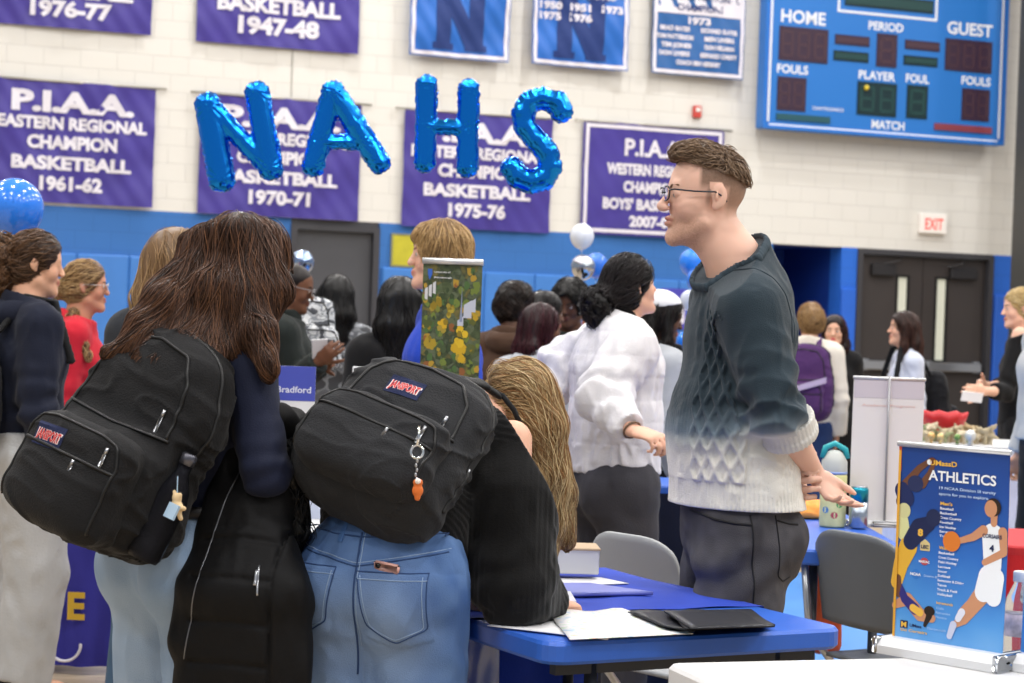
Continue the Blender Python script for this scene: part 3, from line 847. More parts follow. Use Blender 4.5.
# floor, ceiling
def plane_box(name, lo, hi, m):
    mb = MB(); mb.box(lo, hi); o = mb.build(name, m); o['kind'] = 'structure'; return o
def floor_mat():
    m = mat('gym_floor', '#b0a088', .3); nt = m.node_tree; N = nt.nodes; L = nt.links; b = N['Principled BSDF']
    g = N.new('ShaderNodeNewGeometry'); mp = N.new('ShaderNodeMapping'); L.new(g.outputs['Position'], mp.inputs['Vector'])
    br = N.new('ShaderNodeTexBrick'); br.inputs['Scale'].default_value = 1; br.inputs['Brick Width'].default_value = .9; br.inputs['Row Height'].default_value = .06; br.inputs['Mortar Size'].default_value = .0012
    br.inputs['Color1'].default_value = (*lin('#b5a38a'), 1); br.inputs['Color2'].default_value = (*lin('#a89579'), 1); br.inputs['Mortar'].default_value = (*lin('#6d4d2c'), 1)
    L.new(mp.outputs['Vector'], br.inputs['Vector'])
    sp = N.new('ShaderNodeSeparateXYZ'); L.new(g.outputs['Position'], sp.inputs[0])
    def rng_(o, a, b2):
        x = N.new('ShaderNodeMath'); x.operation = 'GREATER_THAN'; x.inputs[1].default_value = a; L.new(o, x.inputs[0])
        y = N.new('ShaderNodeMath'); y.operation = 'LESS_THAN'; y.inputs[1].default_value = b2; L.new(o, y.inputs[0])
        z = N.new('ShaderNodeMath'); z.operation = 'MULTIPLY'; L.new(x.outputs[0], z.inputs[0]); L.new(y.outputs[0], z.inputs[1]); return z.outputs[0]
    k = N.new('ShaderNodeMath'); k.operation = 'MULTIPLY'; L.new(rng_(sp.outputs['X'], .2, 2.6), k.inputs[0]); L.new(rng_(sp.outputs['Y'], 6.5, 11.5), k.inputs[1])
    mx = N.new('ShaderNodeMix'); mx.data_type = 'RGBA'; L.new(k.outputs[0], mx.inputs['Factor']); L.new(br.outputs['Color'], mx.inputs[6]); mx.inputs[7].default_value = (*lin('#5a96dc'), 1)
    L.new(mx.outputs[2], b.inputs['Base Color']); return m
plane_box('floor', (-14, -8, -.1), (22, 36, 0), floor_mat())
plane_box('ceiling', (-14, -8, 9.3), (22, 36, 9.5), mat('ceiling_paint', '#d6d4cf', .8))
# dark steel column at the right
u, _ = wuv(1015, 250, 1.0)
mb = MB(); mb.box((u, -1.3, 0), (u+.35, -.9, 9.3), bev=.02); o = wobj(mb, 'trim_1', mat('dark_column', '#4a4a48', .5)); o['kind'] = 'structure'
# thin pipe on the wall above second banner, alarm, exit sign, yellow board
u, z = wuv(292, 70); mb = MB(); mb.box((u-.006, -.012, 3.2), (u+.006, -.001, 9.2)); o = wobj(mb, 'trim_2', mat('seam_grey', '#a9a7a0', .6)); o['kind'] = 'structure'
u, z = wuv(696, 112); mb = MB(); mb.box((u-.055, -.06, z-.075), (u+.055, -.001, z+.075), bev=.01); al = wobj(mb, 'fire_alarm', mat('alarm_red', '#c4473f', .4)); tag(al, 'small red fire alarm box high on cream wall beside the scoreboard', 'alarm')
mb = MB(); mb.box((u-.03, -.07, z+.0), (u+.03, -.06, z+.05)); wobj(mb, 'strobe', mat('strobe', '#e9e2de', .2), al)
u, z = wuv(930.5, 224); r = empty('exit_sign', wpt(u, .03, z-.13), 'lit white EXIT sign with red letters above the double doors', 'sign')
mb = MB(); mb.box((u-.2, -.09, z-.13), (u+.2, -.001, z+.13), bev=.012); wobj(mb, 'sign_box', mat('exit_white', '#e9e4de', .4, emit='#fff5f0', estr=.12), r)
mb = MB(); Mx = WM.copy(); Mx[:3, 3] = wpt(u, .09, 0); write(mb, Mx, [('EXIT', 0, z-.075, .15, .27, .02)], .002); mb.build('lettering', mat('exit_red', '#e0493f', .4, emit='#ff4030', estr=.35), r)
u0, z1 = wuv(393, 235, .02); u1, z0 = wuv(416, 266, .02); mb = MB(); mb.box((u0, -.03, z0), (u1+.05, -.001, z1), bev=.005); yb = wobj(mb, 'notice_board', mat('yellow_board', '#b9b22e', .6, var=.1)); tag(yb, 'small yellow notice board on blue wall beside the single grey door', 'board')
mb = MB()
for a, b_, c_, d_ in ((u0-.02, u0, z0-.02, z1+.02), (u1+.05, u1+.07, z0-.02, z1+.02), (u0, u1+.05, z1, z1+.02), (u0, u1+.05, z0-.02, z0)): mb.box((a, -.035, c_), (b_, -.001, d_))
wobj(mb, 'frame', mat('board_frame', '#8a8a60', .5), yb)

# ------------------------------------------------------------------ banners
def warp_fn(seed, amp=.02):
    def w(x, z):
        return amp*(math.sin(x*5.1+seed+z*1.3)*.5+math.sin(x*11.3+z*4.7+seed*2)*.3+math.sin(z*8.1-x*3.7+seed)*.35)+amp*.3*math.sin(x*27+z*19+seed)
    return w
def banner(px0, px1, pyT, pyB, lines, label, color, lett, seed, border=None, rod=True, off=.06, clipz=None, extra=None, group=None, amp=.02):
    pyl, pyr = pyB; ptl, ptr = pyT
    u0 = wuv(px0, pyl, off)[0]; u1 = wuv(px1, pyr, off)[0]
    zb = (wuv(px0, pyl, off)[1]+wuv(px1, pyr, off)[1])/2; zt = (wuv(px0, ptl, off)[1]+wuv(px1, ptr, off)[1])/2
    w = u1-u0; h = zt-zb; cx = (u0+u1)/2; wf = warp_fn(seed, amp)
    r = empty('banner', wpt(cx, off, zb), label, 'banner', group)
    Mb = WM.copy(); Mb[:3, 3] = wpt(cx, off, zb)
    nx, nz = 44, 44; mb = MB(); vs = []; fs = []
    for j in range(nz+1):
        for i in range(nx+1):
            x = -w/2+w*i/nx; z = h*j/nz; vs.append((x, wf(x, z)+.0, z))
    for j in range(nz+1):
        for i in range(nx+1):
            x, y, z = vs[j*(nx+1)+i]; vs.append((x, y+.004, z))
    n = (nx+1)*(nz+1)
    for j in range(nz):
        for i in range(nx):
            a = j*(nx+1)+i; fs.append((a, a+1, a+nx+2, a+nx+1)); fs.append((n+a, n+a+nx+1, n+a+nx+2, n+a+1))
    mb.add(vs, fs, Mb); cloth = mb.build('cloth', color, r, True)
    mb = MB(); write(mb, Mb, [(t, x*w, z*h, ch*h, (ww*w if ww else None), bo) for t, x, z, ch, ww, bo in [(q[0], q[1], q[2]-q[3]*.08, q[3]*1.1, q[4], q[5]*1.7) for q in lines]], .012, wf); mb.build('lettering', lett, r)
    if border:
        mb = MB(); bw = .045
        def strip(x0, x1, z0, z1):
            k = 40; P_ = []; Q = []
            lx = (x1-x0) > (z1-z0)
            for i in range(k+1):
                t = i/k
                if lx: a, b2 = (x0+(x1-x0)*t, z0), (x0+(x1-x0)*t, z1)
                else: a, b2 = (x0, z0+(z1-z0)*t), (x1, z0+(z1-z0)*t)
                for q in (a, b2): P_.append((q[0], wf(*q)-.008, q[1]))
            mb.add(P_, [(2*i, 2*i+1, 2*i+3, 2*i+2) for i in range(k)], Mb)
        i_ = border
        strip(-w/2+i_, -w/2+i_+bw, i_, h-i_); strip(w/2-i_-bw, w/2-i_, i_, h-i_); strip(-w/2+i_, w/2-i_, i_, i_+bw); strip(-w/2+i_, w/2-i_, h-i_-bw, h-i_)
        mb.build('border', lett, r)
    if rod:
        mb = MB(); mb.tube([(-w/2-.12, .0, h+.0), (w/2+.12, .0, h+.0)], .014, 8, M=Mb); mb.build('hanging_rod', mat('rod', '#b8b4aa', .35, metal=.6), r, True)
    if extra: extra(r, Mb, w, h, wf)
    return r
purple = mat('purple_satin', '#3f338d', .42, var=.10, vscale=3, sheen=.2, bump=.25, bscale=14); white_l = mat('felt_white', '#dcd9e2', .8)
blue_c = mat('blue_satin', '#2466bd', .4, var=.08, vscale=3, bump=.2, bscale=14); navy_l = mat('navy_print', '#15306f', .6)
piaa = lambda reg, yr: [('P.I.A.A.', 0, .765, .15, .74, .03), (reg, 0, .615, .088, .9, .03), ('CHAMPION', 0, .455, .095, .54, .03), ('BASKETBALL', 0, .285, .095, .72, .03), (yr, 0, .115, .10, .38, .03)]
banner(-14, 152, (76, 88), (196, 211), piaa('EASTERN REGIONAL', '1961-62'), 'purple basketball champion banner reading 1961-62 at the far left', purple, white_l, 1.)
banner(197, 358, (93, 103), (213, 221), piaa('EASTERN REGIONAL', '1970-71'), 'purple champion banner reading 1970-71 behind the first foil letters', purple, white_l, 2.2)
banner(401, 549, (109, 118), (226, 233), piaa('EASTERN REGIONAL', '1975-76'), 'purple champion banner reading 1975-76 behind the foil H and S', purple, white_l, 3.1)
banner(580, 720, (122, 128), (232, 242), [('P.I.A.A.', 0, .73, .135, .42, .02), ('WESTERN REGIONAL', 0, .555, .085, .66, .03), ('CHAMPIONS', 0, .40, .085, .42, .03), ("BOYS' BASKETBALL", 0, .245, .085, .70, .03), ('2007-08', 0, .095, .085, .32, .03)],
       'purple banner with white border reading 2007, behind the man in the sweater', purple, white_l, 4.4, border=.03, amp=.012)
up = lambda yr: [('P.I.A.A.', 0, .765, .15, .74, .03), ('EASTERN REGIONAL', 0, .615, .088, .9, .03), ('CHAMPION', 0, .455, .095, .54, .03), ('BASKETBALL', 0, .295, .115, .76, .03), (yr, 0, .115, .125, .50, .03)]
banner(-12, 151, (-86, -78), (22, 35), up('1976-77'), 'purple basketball banner reading 1976-77 in the upper left corner', purple, white_l, 5.2)
banner(196, 358, (-76, -68), (42, 53), up('1947-48'), 'purple basketball banner reading 1947-48 in the upper row', purple, white_l, 6.1)
def bigN(r, Mb, w, h, wf):
    mb = MB(); H_ = h*.56; W_ = w*.56; z0 = h*.07; t = W_*.27; s = H_*.10; e = W_*.07
    def quad(q, lay, n=10):
        P_ = []
        for j in range(n+1):
            for i in range(n+1):
                a, b = i/n, j/n; x = (q[0][0]*(1-a)+q[1][0]*a)*(1-b)+(q[3][0]*(1-a)+q[2][0]*a)*b; z = (q[0][1]*(1-a)+q[1][1]*a)*(1-b)+(q[3][1]*(1-a)+q[2][1]*a)*b
                P_.append((x, wf(x, z)-.008-.0012*lay, z))
        mb.add(P_, [(j*(n+1)+i, j*(n+1)+i+1, (j+1)*(n+1)+i+1, (j+1)*(n+1)+i) for j in range(n) for i in range(n)], Mb)
    def rect(a, b, c, d, l): quad(((a, b), (c, b), (c, d), (a, d)), l)
    rect(-W_/2+e, z0, -W_/2+e+t, z0+H_, 0); rect(W_/2-e-t, z0, W_/2-e, z0+H_, 0)
    for x in (-W_/2+e+t/2, W_/2-e-t/2): rect(x-t*.72, z0, x+t*.72, z0+s, 1); rect(x-t*.72, z0+H_-s, x+t*.72, z0+H_, 1)
    quad(((W_/2-e-t*1.1, z0), (W_/2-e, z0), (-W_/2+e+t*1.1, z0+H_), (-W_/2+e, z0+H_)), 2)
    mb.build('emblem', navy_l, r, True)
banner(409, 508, (-60, -55), (54, 63), [('1951 1981', -.18, .58, .07, .5, .03)], 'blue banner with navy letter N, left one of the two', blue_c, white_l, 7.0, border=.015, extra=bigN, rod=False, off=.14, amp=.03)
banner(531, 627, (-52, -47), (64, 71), [('CHAMPIONS', 0, .60, .05, .7, .02), ('1950  1951  1973', -.0, .49, .055, .86, .03), ('1975  1976', -.16, .40, .055, .54, .03)], 'blue banner with navy letter N and years 1950 to 1976', blue_c, white_l, 8.3, border=.015, extra=bigN, rod=False, off=.14, amp=.03)
def whitepanel(r, Mb, w, h, wf):
    mb = MB(); k = 24; mb.add([(x, wf(x, z)-.0095, z) for x in np.linspace(-w*.47, w*.47, k+1) for z in (h*.50, h*.72)], [(2*i, 2*i+2, 2*i+3, 2*i+1) for i in range(k)], Mb); mb.build('panel', white_l, r, True)
    mb = MB(); write(mb, Mb, [('EASTERN NATIONAL', 0, .62*h, .05*h, .86*w, .02), ('CHAMPIONS', 0, .53*h, .055*h, .5*w, .02)], .018, wf); mb.build('lettering', navy_l, r)
nm = [('BRAD BATES', -.26), ('RICHARD SLATER', .22), ('TOM PATTERSON', -.26), ('BEN LIVERS', .22), ('TIM JONES', -.24), ('DON HELLMAN', .22), ('DON LIVERS', -.26), ('BERNARD CHRISTY', .22)]
banner(651, 743, (-48, -44), (73, 80), [('1973', 0, .43, .05, .24, .03)]+[(t, x, .365-.068*(i//2), .033, .40 if len(t) > 11 else .32, .03) for i, (t, x) in enumerate(nm)]+[('COACH BEN HERSHEY', 0, .09, .033, .48, .03)],
       'blue and white banner listing 1973 national champions beside scoreboard', mat('mid_blue_satin', '#2a5f9e', .45, var=.06, bump=.2, bscale=14), white_l, 9.1, border=.015, extra=whitepanel, rod=False, off=.14, amp=.02)

# ------------------------------------------------------------------ scoreboard
def scoreboard():
    off = .30
    u0, zt = wuv(768, -42, off); _, zb0 = wuv(764, 131, off); u1, zb1 = wuv(1003, 143, off); _, zt2 = wuv(1010, -32, off)
    u0 = wuv(762, 131, off)[0]; zb = (zb0+zb1)/2; zt = (zt+zt2)/2; w = u1-u0; h = zt-zb; cx = (u0+u1)/2
    M = WM.copy(); M[:3, 3] = wpt(cx, off, zb)
    r = empty('scoreboard', wpt(cx, off, zb), 'large blue electronic basketball scoreboard with white HOME and GUEST lettering', 'scoreboard')
    blue = mat('score_blue', '#2973c4', .35); wht = mat('score_white', '#e4e8f0', .5)
    mb = MB(); mb.box((-w/2, 0, 0), (w/2, .2, h), M, bev=.02); mb.build('cabinet', blue, r)
    mb = MB()
    for a in ((-w/2, 0, w/2, .04), (-w/2, h-.04, w/2, h), (-w/2, .04, -w/2+.04, h-.04), (w/2-.04, .04, w/2, h-.04)): mb.box((a[0], -.03, a[1]), (a[2], .0, a[3]), M)
    mb.build('rim', mat('score_rim', '#2470c8', .35), r)
    def X(px, py):
        u, z = wuv(px, py, off); return u-cx, z-zb
    mb = MB()
    def bar(x0, z0, x1, z1, m_=mb): m_.box((min(x0, x1), -.006, min(z0, z1)), (max(x0, x1), -.001, max(z0, z1)), M)
    e = .09; bar(-w/2+e, e-.055, w/2-e, e-.025); bar(-w/2+e-.03, e, -w/2+e, h-.1); bar(w/2-e, e, w/2-e+.03, h-.1)
    a = X(840, 0); b_ = X(935, 19); bar(a[0], b_[1]-.03, b_[0], b_[1]); bar(a[0]-.03, b_[1]-.03, a[0], h-.2); bar(b_[0], b_[1]-.03, b_[0]+.03, h-.2)
    mb.build('trim_lines', wht, r)
    for (x0, y0, x1, y1, red) in ((779.5, 25.5, 827, 64, 1), (835, 34, 869, 47, 1), (833.5, 50, 868, 63, 0), (877, 33, 896, 68, 1), (905, 39.5, 939, 52, 1), (903.5, 55, 937, 67.5, 0), (945.5, 38, 991, 74, 1),
                                 (777.5, 76, 805, 112, 1), (857.5, 81, 895.5, 117.5, 0), (907, 84.5, 926.5, 119.5, 0), (962, 88, 988.5, 122, 1), (845, -8, 933, 14, 0)):
        a = X(x0, y0); c_ = X(x1, y1); X0, X1 = a[0], c_[0]; Z0, Z1 = c_[1], a[1]
        mb = MB(); mb.box((X0, -.012, Z0), (X1, -.0, Z1), M)
        p = mb.build('display', mat('display_r' if red else 'display_g', '#3a2a3c' if red else '#152e33', .3), r)
        nd = max(1, int(round((X1-X0)/.24))); dw = (X1-X0)/nd; mb = MB(); hh = Z1-Z0
        if hh < .25:
            mb.box((X0+.02, -.016, Z0+.03), (X1-.02, -.012, Z1-.03), M)
        else:
            for i in range(nd):
                gx = X0+dw*i; t = dw*.13
                for q in ((gx+dw*.2, Z1-.05, gx+dw*.8, Z1-.05-t), (gx+dw*.2, Z0+.05+t, gx+dw*.8, Z0+.05), (gx+dw*.2, (Z0+Z1)/2+t/2, gx+dw*.8, (Z0+Z1)/2-t/2), (gx+dw*.14, Z1-.06, gx+dw*.14+t, Z0+.06), (gx+dw*.74, Z1-.06, gx+dw*.74+t, Z0+.06)):
                    mb.box((q[0], -.016, min(q[1], q[3])), (q[2], -.012, max(q[1], q[3])), M)
        mb.build('segments', mat('seg_r' if red else 'seg_g', '#46303c' if red else '#1b4040', .4), p)
    a = X(776, 113); c_ = X(829.5, 123.5); mb = MB(); mb.box((a[0], -.02, c_[1]), (c_[0], 0, a[1]), M); mb.build('indicator', mat('ind_green', '#2a5560', .3), r)
    a = X(934, 123); c_ = X(991, 134); mb = MB(); mb.box((a[0], -.02, c_[1]), (c_[0], 0, a[1]), M); mb.build('indicator', mat('ind_red', '#84404c', .3), r)
    def L(t, px, py, hpx, wpx, bo=.025):
        x, z = X(px, py); s = 78.; return (t, x, z-hpx/2/s, hpx/s, wpx/73., bo)
    mb = MB(); write(mb, M, [L('HOME', 803.5, 17, 12.5, 46), L('GUEST', 970, 29, 12.5, 50), L('PERIOD', 886, 26.5, 8.5, 37), L('FOULS', 792.5, 69, 8.5, 32), L('PLAYER', 877, 75.5, 8.5, 39), L('FOUL', 917.5, 78.5, 8.5, 25), L('FOULS', 976, 81, 8.5, 32), L('MATCH', 888, 125, 8.5, 35), L('DAKTRONICS', 828, 109, 3.2, 32, .01)], .004)
    mb.build('lettering', wht, r)
    mb = MB(); x, z = X(865, 88); mb.sphere((x, -.04, z), .035, 12, M); mb.build('ball_marker', mat('lamp_yellow', '#d9c23a', .4), r, True)
scoreboard()

# ------------------------------------------------------------------ ceiling lights
def lamp(x, y, i):
    r = empty('ceiling_light', V(x, y, 9.0), 'white high-bay lamp in the gym ceiling', 'ceiling light', 'high-bay ceiling lights')
    mb = MB(); mb.lathe([(.05, .3), (.09, .28), (.12, .14), (.33, .0), (.34, .02), (.14, .17), (.1, .3)], 24, c=(x, y, 9.0)); mb.build('reflector', mat('lamp_shell', '#c9cbcc', .4, metal=.5), r, True)
    mb = MB(); mb.tube([(x, y, 9.28), (x, y, 9.3)], .03, 8); mb.build('mount', M_steel, r)
    l = bpy.data.lights.new('lamp', 'AREA'); l.shape = 'DISK'; l.size = .62; l.energy = LAMP_W; l.color = (1., .99, .985)
    o = bpy.data.objects.new('lamp', l); COL.objects.link(o); o.parent = r; o.location = (0, 0, .02)
LAMP_W = 215
for ix, x in enumerate(np.linspace(-7, 12, 5)):
    for iy, y in enumerate(np.linspace(-3, 22, 6)): lamp(float(x), float(y), 0)
wd = bpy.data.worlds.new('world'); SC.world = wd; wd.use_nodes = True
bg = wd.node_tree.nodes['Background']; bg.inputs[0].default_value = (.86, .92, 1, 1); bg.inputs[1].default_value = .45

cam = bpy.data.cameras.new('camera'); co = bpy.data.objects.new('camera', cam); COL.objects.link(co); SC.camera = co
cam.sensor_width = 36; cam.lens = FPX/1024*36; cam.clip_end = 200; cam.clip_start = .05
co.matrix_world = Matrix(((_R[0], _U[0], -_F[0], CAM[0]), (_R[1], _U[1], -_F[1], CAM[1]), (_R[2], _U[2], -_F[2], CAM[2]), (0, 0, 0, 1)))
cam.dof.use_dof = True; cam.dof.focus_distance = 4.45; cam.dof.aperture_fstop = 7.5
SC.view_settings.view_transform = 'Standard'; SC.view_settings.look = 'None'; SC.view_settings.gamma = 1; SC.view_settings.exposure = 0.0
SC.view_settings.use_curve_mapping = False
SC.cycles.use_denoising = True; SC.cycles.max_bounces = 8; SC.cycles.transparent_max_bounces = 12
# ------------------------------------------------------------------ hair styles and the people further back
def hairstyle(root, c, R, k, style, colors, L=.3, seed=0, n=700, vox=.008, rad=.0012, vol=1., side=1.):
    s, T = cap_hair(c, R, k, vox, t=.010*vol if style != 'afro' else .028)
    up = V(0, 0, 1)
    wavy, fl = .15, down_flow(c, R)
    if style == 'long':
        b0 = T(0, -.055, .02); dn = c+R@(V(0, -.062, 0)*k)
        s.seg(b0, V(dn[0], dn[1], c[2]-.10*k)-R[:, 1]*.02*k, V(.085, .05)*k*vol, V(.10, .045)*k*vol, R[:, 0], .02)
        p = V(dn[0], dn[1], c[2]-.10*k)-R[:, 1]*.02*k; s.seg(p, p-up*(L-.10)-R[:, 1]*.02, V(.10, .045)*k*vol, V(.075, .028)*k*vol, R[:, 0], .02)
        for sx in (1, -1):
            a = T(sx*.074, .01, .02); s.seg(a, V(a[0], a[1], c[2]-.12*k)+R[:, 0]*sx*.01, .018*k, .024*k, None, .02); 
            a2 = V(a[0], a[1], c[2]-.12*k)+R[:, 0]*sx*.01; s.seg(a2, a2-up*max(.02, (L*side-.14))-R[:, 1]*.03, .024*k, .016*k, None, .02)
        wavy = .35
    elif style == 'short':
        s, T = cap_hair(c, R, k, vox, t=.008*vol); s.cut(T(0, -.02, -.055), -R[:, 2]); s.ell(T(0, .06, .105), V(.06, .035, .018)*k, R)
    elif style == 'shaggy':
        s, T = cap_hair(c, R, k, vox, t=.018*vol); s.ell(T(0, .055, .075), V(.066, .045, .035)*k, R, .02); s.cut(T(0, -.02, -.07), -R[:, 2]); n = 1600; wavy = .25; s.displace(lambda X: .003*vnoise(X, 60, seed))
        fl = lambda X: V(0, 0, -1)*1.+R[:, 1]*.5*np.clip(((X-c)@R)[:, 1:2]*12, -1, 1)*1.+0*X
    elif style == 'afro':
        s.cut(T(0, 0, -.05), -R[:, 2]); s.displace(lambda X: .006*vnoise(X, 60, seed)); wavy = 1.2
    elif style == 'curly':
        s.ell(T(0, -.03, .0), V(.098, .10, .105)*k*vol, R); s.ell(T(0, .115, -.035), V(.076, .095, .105)*k, R, .008, sub=True); s.displace(lambda X: .008*vnoise(X, 45, seed)); wavy = 1.3
    elif style == 'bun':
        s.seg(T(0, -.08, 0), T(0, -.125, -.02), .04*k, .045*k)
        for sx in (1, -1): s.ell(T(sx*.088, .004, -.012), V(.022, .026, .036)*k, R, .006, sub=True)
        s.displace(lambda X: .004*vnoise(X, 70, seed)); fl = back_flow(c, R, T(0, -.125, -.01)); wavy = .4
    elif style == 'buzz':
        s, T = cap_hair(c, R, k, vox, t=.001); s.cut(T(0, -.02, -.03), -R[:, 2]); n = 0
    if n: s.displace(lambda X: .003*vnoise(X*V(1, 1, .3), 60, seed))
    return put_hair(root, s, colors, n, L if style in ('long',) else .06 if style in ('curly', 'afro') else .1, rad, fl, wavy, 60 if style in ('curly', 'afro') else 22, seed, step=.02)
def bg(label, px, top, d, yaw, skin='#d9ab8c', hair=('long', ['#2a1c14', '#4a3324'], .3), H=None, pitch=0., roll=0., hyaw=None, topk=None, pantk=None, hands='', arms=None, lean=0., group=None, eyes=(1, -1), bw=1., lips='#b56a5c', hs=1., vol=1., brow='#2a1c12', seed=1, dx=0., **kw):
    yaw = math.radians(yaw); hy = math.radians(hyaw) if hyaw is not None else yaw
    hp = P(px, top, d); Hh = hp[2]/(.93+.07*hs)*1.0 if H is None else H
    Hh = Hh*.99
    J, F, S = default_skel(hp[0]-math.cos(yaw)*(.012+lean)*Hh, hp[1]-math.sin(yaw)*(.012+lean)*Hh, yaw, Hh, lean)
    R = rotm(hy, math.radians(pitch), math.radians(roll))
    J['head'] = hp-V(0, 0, 1)*(.128*hs*Hh/1.76)
    J['neck'] = J['head']-V(0, 0, .145*Hh/1.7)-F*.03
    if arms:
        for kk, vv in arms.items(): J[kk] = P(*vv) if len(vv) == 3 else J[kk]
    root, body, k = figure(label, J, F, S, Hh, R, group, skin, hs=hs, bw=bw, hands=hands, top=topk, pants=pantk, lips=lips, eyes=eyes, brow=brow, hv=.0065, **kw)
    hairstyle(root, J['head'], R, k, hair[0], hair[1], hair[2] if len(hair) > 2 else .3, seed, vol=vol)
    return root, J, F, S, R, k

M_navy = fabric('navy_fleece', '#161b2c'); M_red = fabric('red_knit', '#c22333'); M_blackf = fabric('black_cloth', '#121214'); M_char = fabric('charcoal_hoodie', '#2a2d33')
M_greyh = fabric('grey_hoodie', '#a9adb3'); M_dkgreen = fabric('dark_green_jacket', '#1b211f'); M_royal = fabric('royal_shirt', '#2142b4'); M_brownj = fabric('brown_jacket', '#4a3528')
M_blackp = fabric('black_trousers', '#17171a'); M_bluej = mat('jeans_mid', '#3d5c8c', .85, bump=.3, bscale=300, var=.18, vscale=5); M_whitef = fabric('white_fleece', '#e2e2e4')
M_greys = fabric('sweatpants_grey', '#b0b1b2', bscale=120, bump=.5)
def camo(name, cols, sc=9.):
    m = mat(name, '#808080', .8); nt = m.node_tree; N = nt.nodes; L = nt.links
    n = N.new('ShaderNodeTexNoise'); n.inputs['Scale'].default_value = sc; n.inputs['Detail'].default_value = 1; tc = N.new('ShaderNodeTexCoord'); L.new(tc.outputs['Object'], n.inputs['Vector'])
    r = N.new('ShaderNodeValToRGB'); r.color_ramp.interpolation = 'CONSTANT'; e = r.color_ramp.elements
    e[0].position = 0; e[0].color = (*lin(cols[0]), 1); e[1].position = .45; e[1].color = (*lin(cols[1]), 1)
    for p, c in ((.52, cols[2]), (.6, cols[3])): x = e.new(p); x.color = (*lin(c), 1)
    L.new(n.outputs['Fac'], r.inputs['Fac']); L.new(r.outputs['Color'], N['Principled BSDF'].inputs['Base Color']); return m
M_camo = camo('camo_jacket', ['#35363a', '#6f7276', '#54565c', '#8d9095'], 16.); M_camop = camo('camo_pack_cloth', ['#4c4f55', '#c7cacd', '#8b8f95', '#dadcdd'], 22.)

T_ = lambda m, **k: dict(mat=m, **k)
# left group
r, J, F, S, R, k = bg('person with curly brown ponytail wearing navy hoodie and light grey sweatpants at far left', 36, 231, 7.0, 35, hyaw=20, skin='#dca98b', hair=('bun', ['#3a281c', '#5f4430', '#75563c']), topk=T_(M_navy, off=.035, sl=(.075, .07, .06), hood=True, hem=.02, amp=.009, vox=.009),
    pantk=T_(M_greys, off=.03, r=(.10, .09, .085), amp=.012), seed=21, eyes=(), pitch=-4)
J1, F1 = J, F
s = SDF(.007, .02); c = J['head']; T = lambda x, y, z: c+R@(V(x, y, z)*k)
s.ell(T(.03, -.13, -.005), V(.085, .07, .105)*k, R); s.ell(T(.05, -.13, -.09), V(.06, .05, .06)*k, R); s.ell(T(.02, -.10, .04), .06*k); s.displace(lambda X: .010*vnoise(X, 42, 3)+.005*vnoise(X, 90, 4))
put_hair(r, s, ['#2e1f15', '#5a3f2b', '#7d5d42', '#46301f'], 1500, .07, .0022, lambda X: V(0, 0, -1)+0*X, 1.6, 150, 5, step=.006, name='ponytail', stray=.004)
r2_, J2, F2, S2_, R2, k2 = bg('person in red top with blonde braid and clear glasses in left group', 86, 260, 8.4, 5, hyaw=12, skin='#c98f72', hair=('bun', ['#6b4c2e', '#b08d5e', '#cfae7c', '#8a6840']), topk=T_(M_red, off=.025, vox=.009), pantk=T_(M_bluej), seed=5, vol=.9, iris='#3a2a1c')
glasses(r2_, J2['head'], R2, k2, '#c9c4c0', .0022)
s = SDF(.006, .006); bp_ = [P(72, 312, 8.33), P(74, 322, 8.28), P(78, 333, 8.25), P(83, 345, 8.24), (P(87, 356, 8.24))]
for i in range(9):
    t = i/8*4; a_ = bp_[int(min(t, 3))]; b_ = bp_[int(min(t, 3))+1]; c_ = a_+(b_-a_)*(t-int(min(t, 3))); s.ell(c_+V(.006*(-1)**i, 0, 0), (.024-.0012*i, .018, .022))
put_hair(r2_, s, ['#6b4c2e', '#b08d5e', '#cfae7c'], 260, .05, .0012, lambda X: V(.3, 0, -1)+0*X, .8, 90, 3, step=.008, name='braid')
bg('person with fair hair in dark hooded jacket, mostly hidden behind long-haired woman', 178, 228, 6.05, 60, hyaw=45, skin='#dca98b', hair=('long', ['#7b5f42', '#b2946c', '#937350'], .28), topk=T_(M_char, off=.04, sl=(.08, .075, .06), hood=True, vox=.01), pantk=T_(mat('jeans_dark', '#3a5570', .85, bump=.3, bscale=300, var=.15), r=(.10, .085, .085)), seed=8, vol=1.05)
# behind the long-haired woman
r5, J5, F5, S5, R5, k5 = bg('bald man with glasses in dark jacket looking down at paper in his hands', 294, 263, 9.2, 0, skin='#6f4a36', hair=('buzz', ['#1c1310']), topk=T_(M_dkgreen, off=.035, sl=(.075, .065, .055), vox=.01, collar=.02), pantk=T_(M_blackp), hands='LR', pitch=-12, lips='#6b3b33', brow='#140d0a', seed=3,
    arms=dict(elR=(292, 385, 9.05), wrR=(318, 362, 8.95), elL=(296, 380, 9.4), wrL=(320, 366, 9.25)))
glasses(r5, J5['head'], R5, k5, '#8d8d90')
bg('person with long black hair in grey camouflage jacket, facing away beside grey door', 338, 275, 10.1, 80, skin='#7a523c', hair=('long', ['#0b0a0b', '#1a1718'], .36), topk=T_(M_camo, off=.03, sl=(.075, .07, .055), hem=-.06, vox=.01), pantk=T_(M_blackp, off=.03, r=(.10, .09, .08)), vol=1.15, seed=14, eyes=())
bg('person in black with long dark hair half hidden behind the young man in blue', 400, 277, 7.9, 110, skin='#c99678', hair=('long', ['#0c0b0c', '#1f1b1b'], .34), topk=T_(M_blackf, off=.04, sl=(.08, .07, .06), vox=.01), pantk=T_(M_blackp), vol=1.25, seed=15, eyes=())
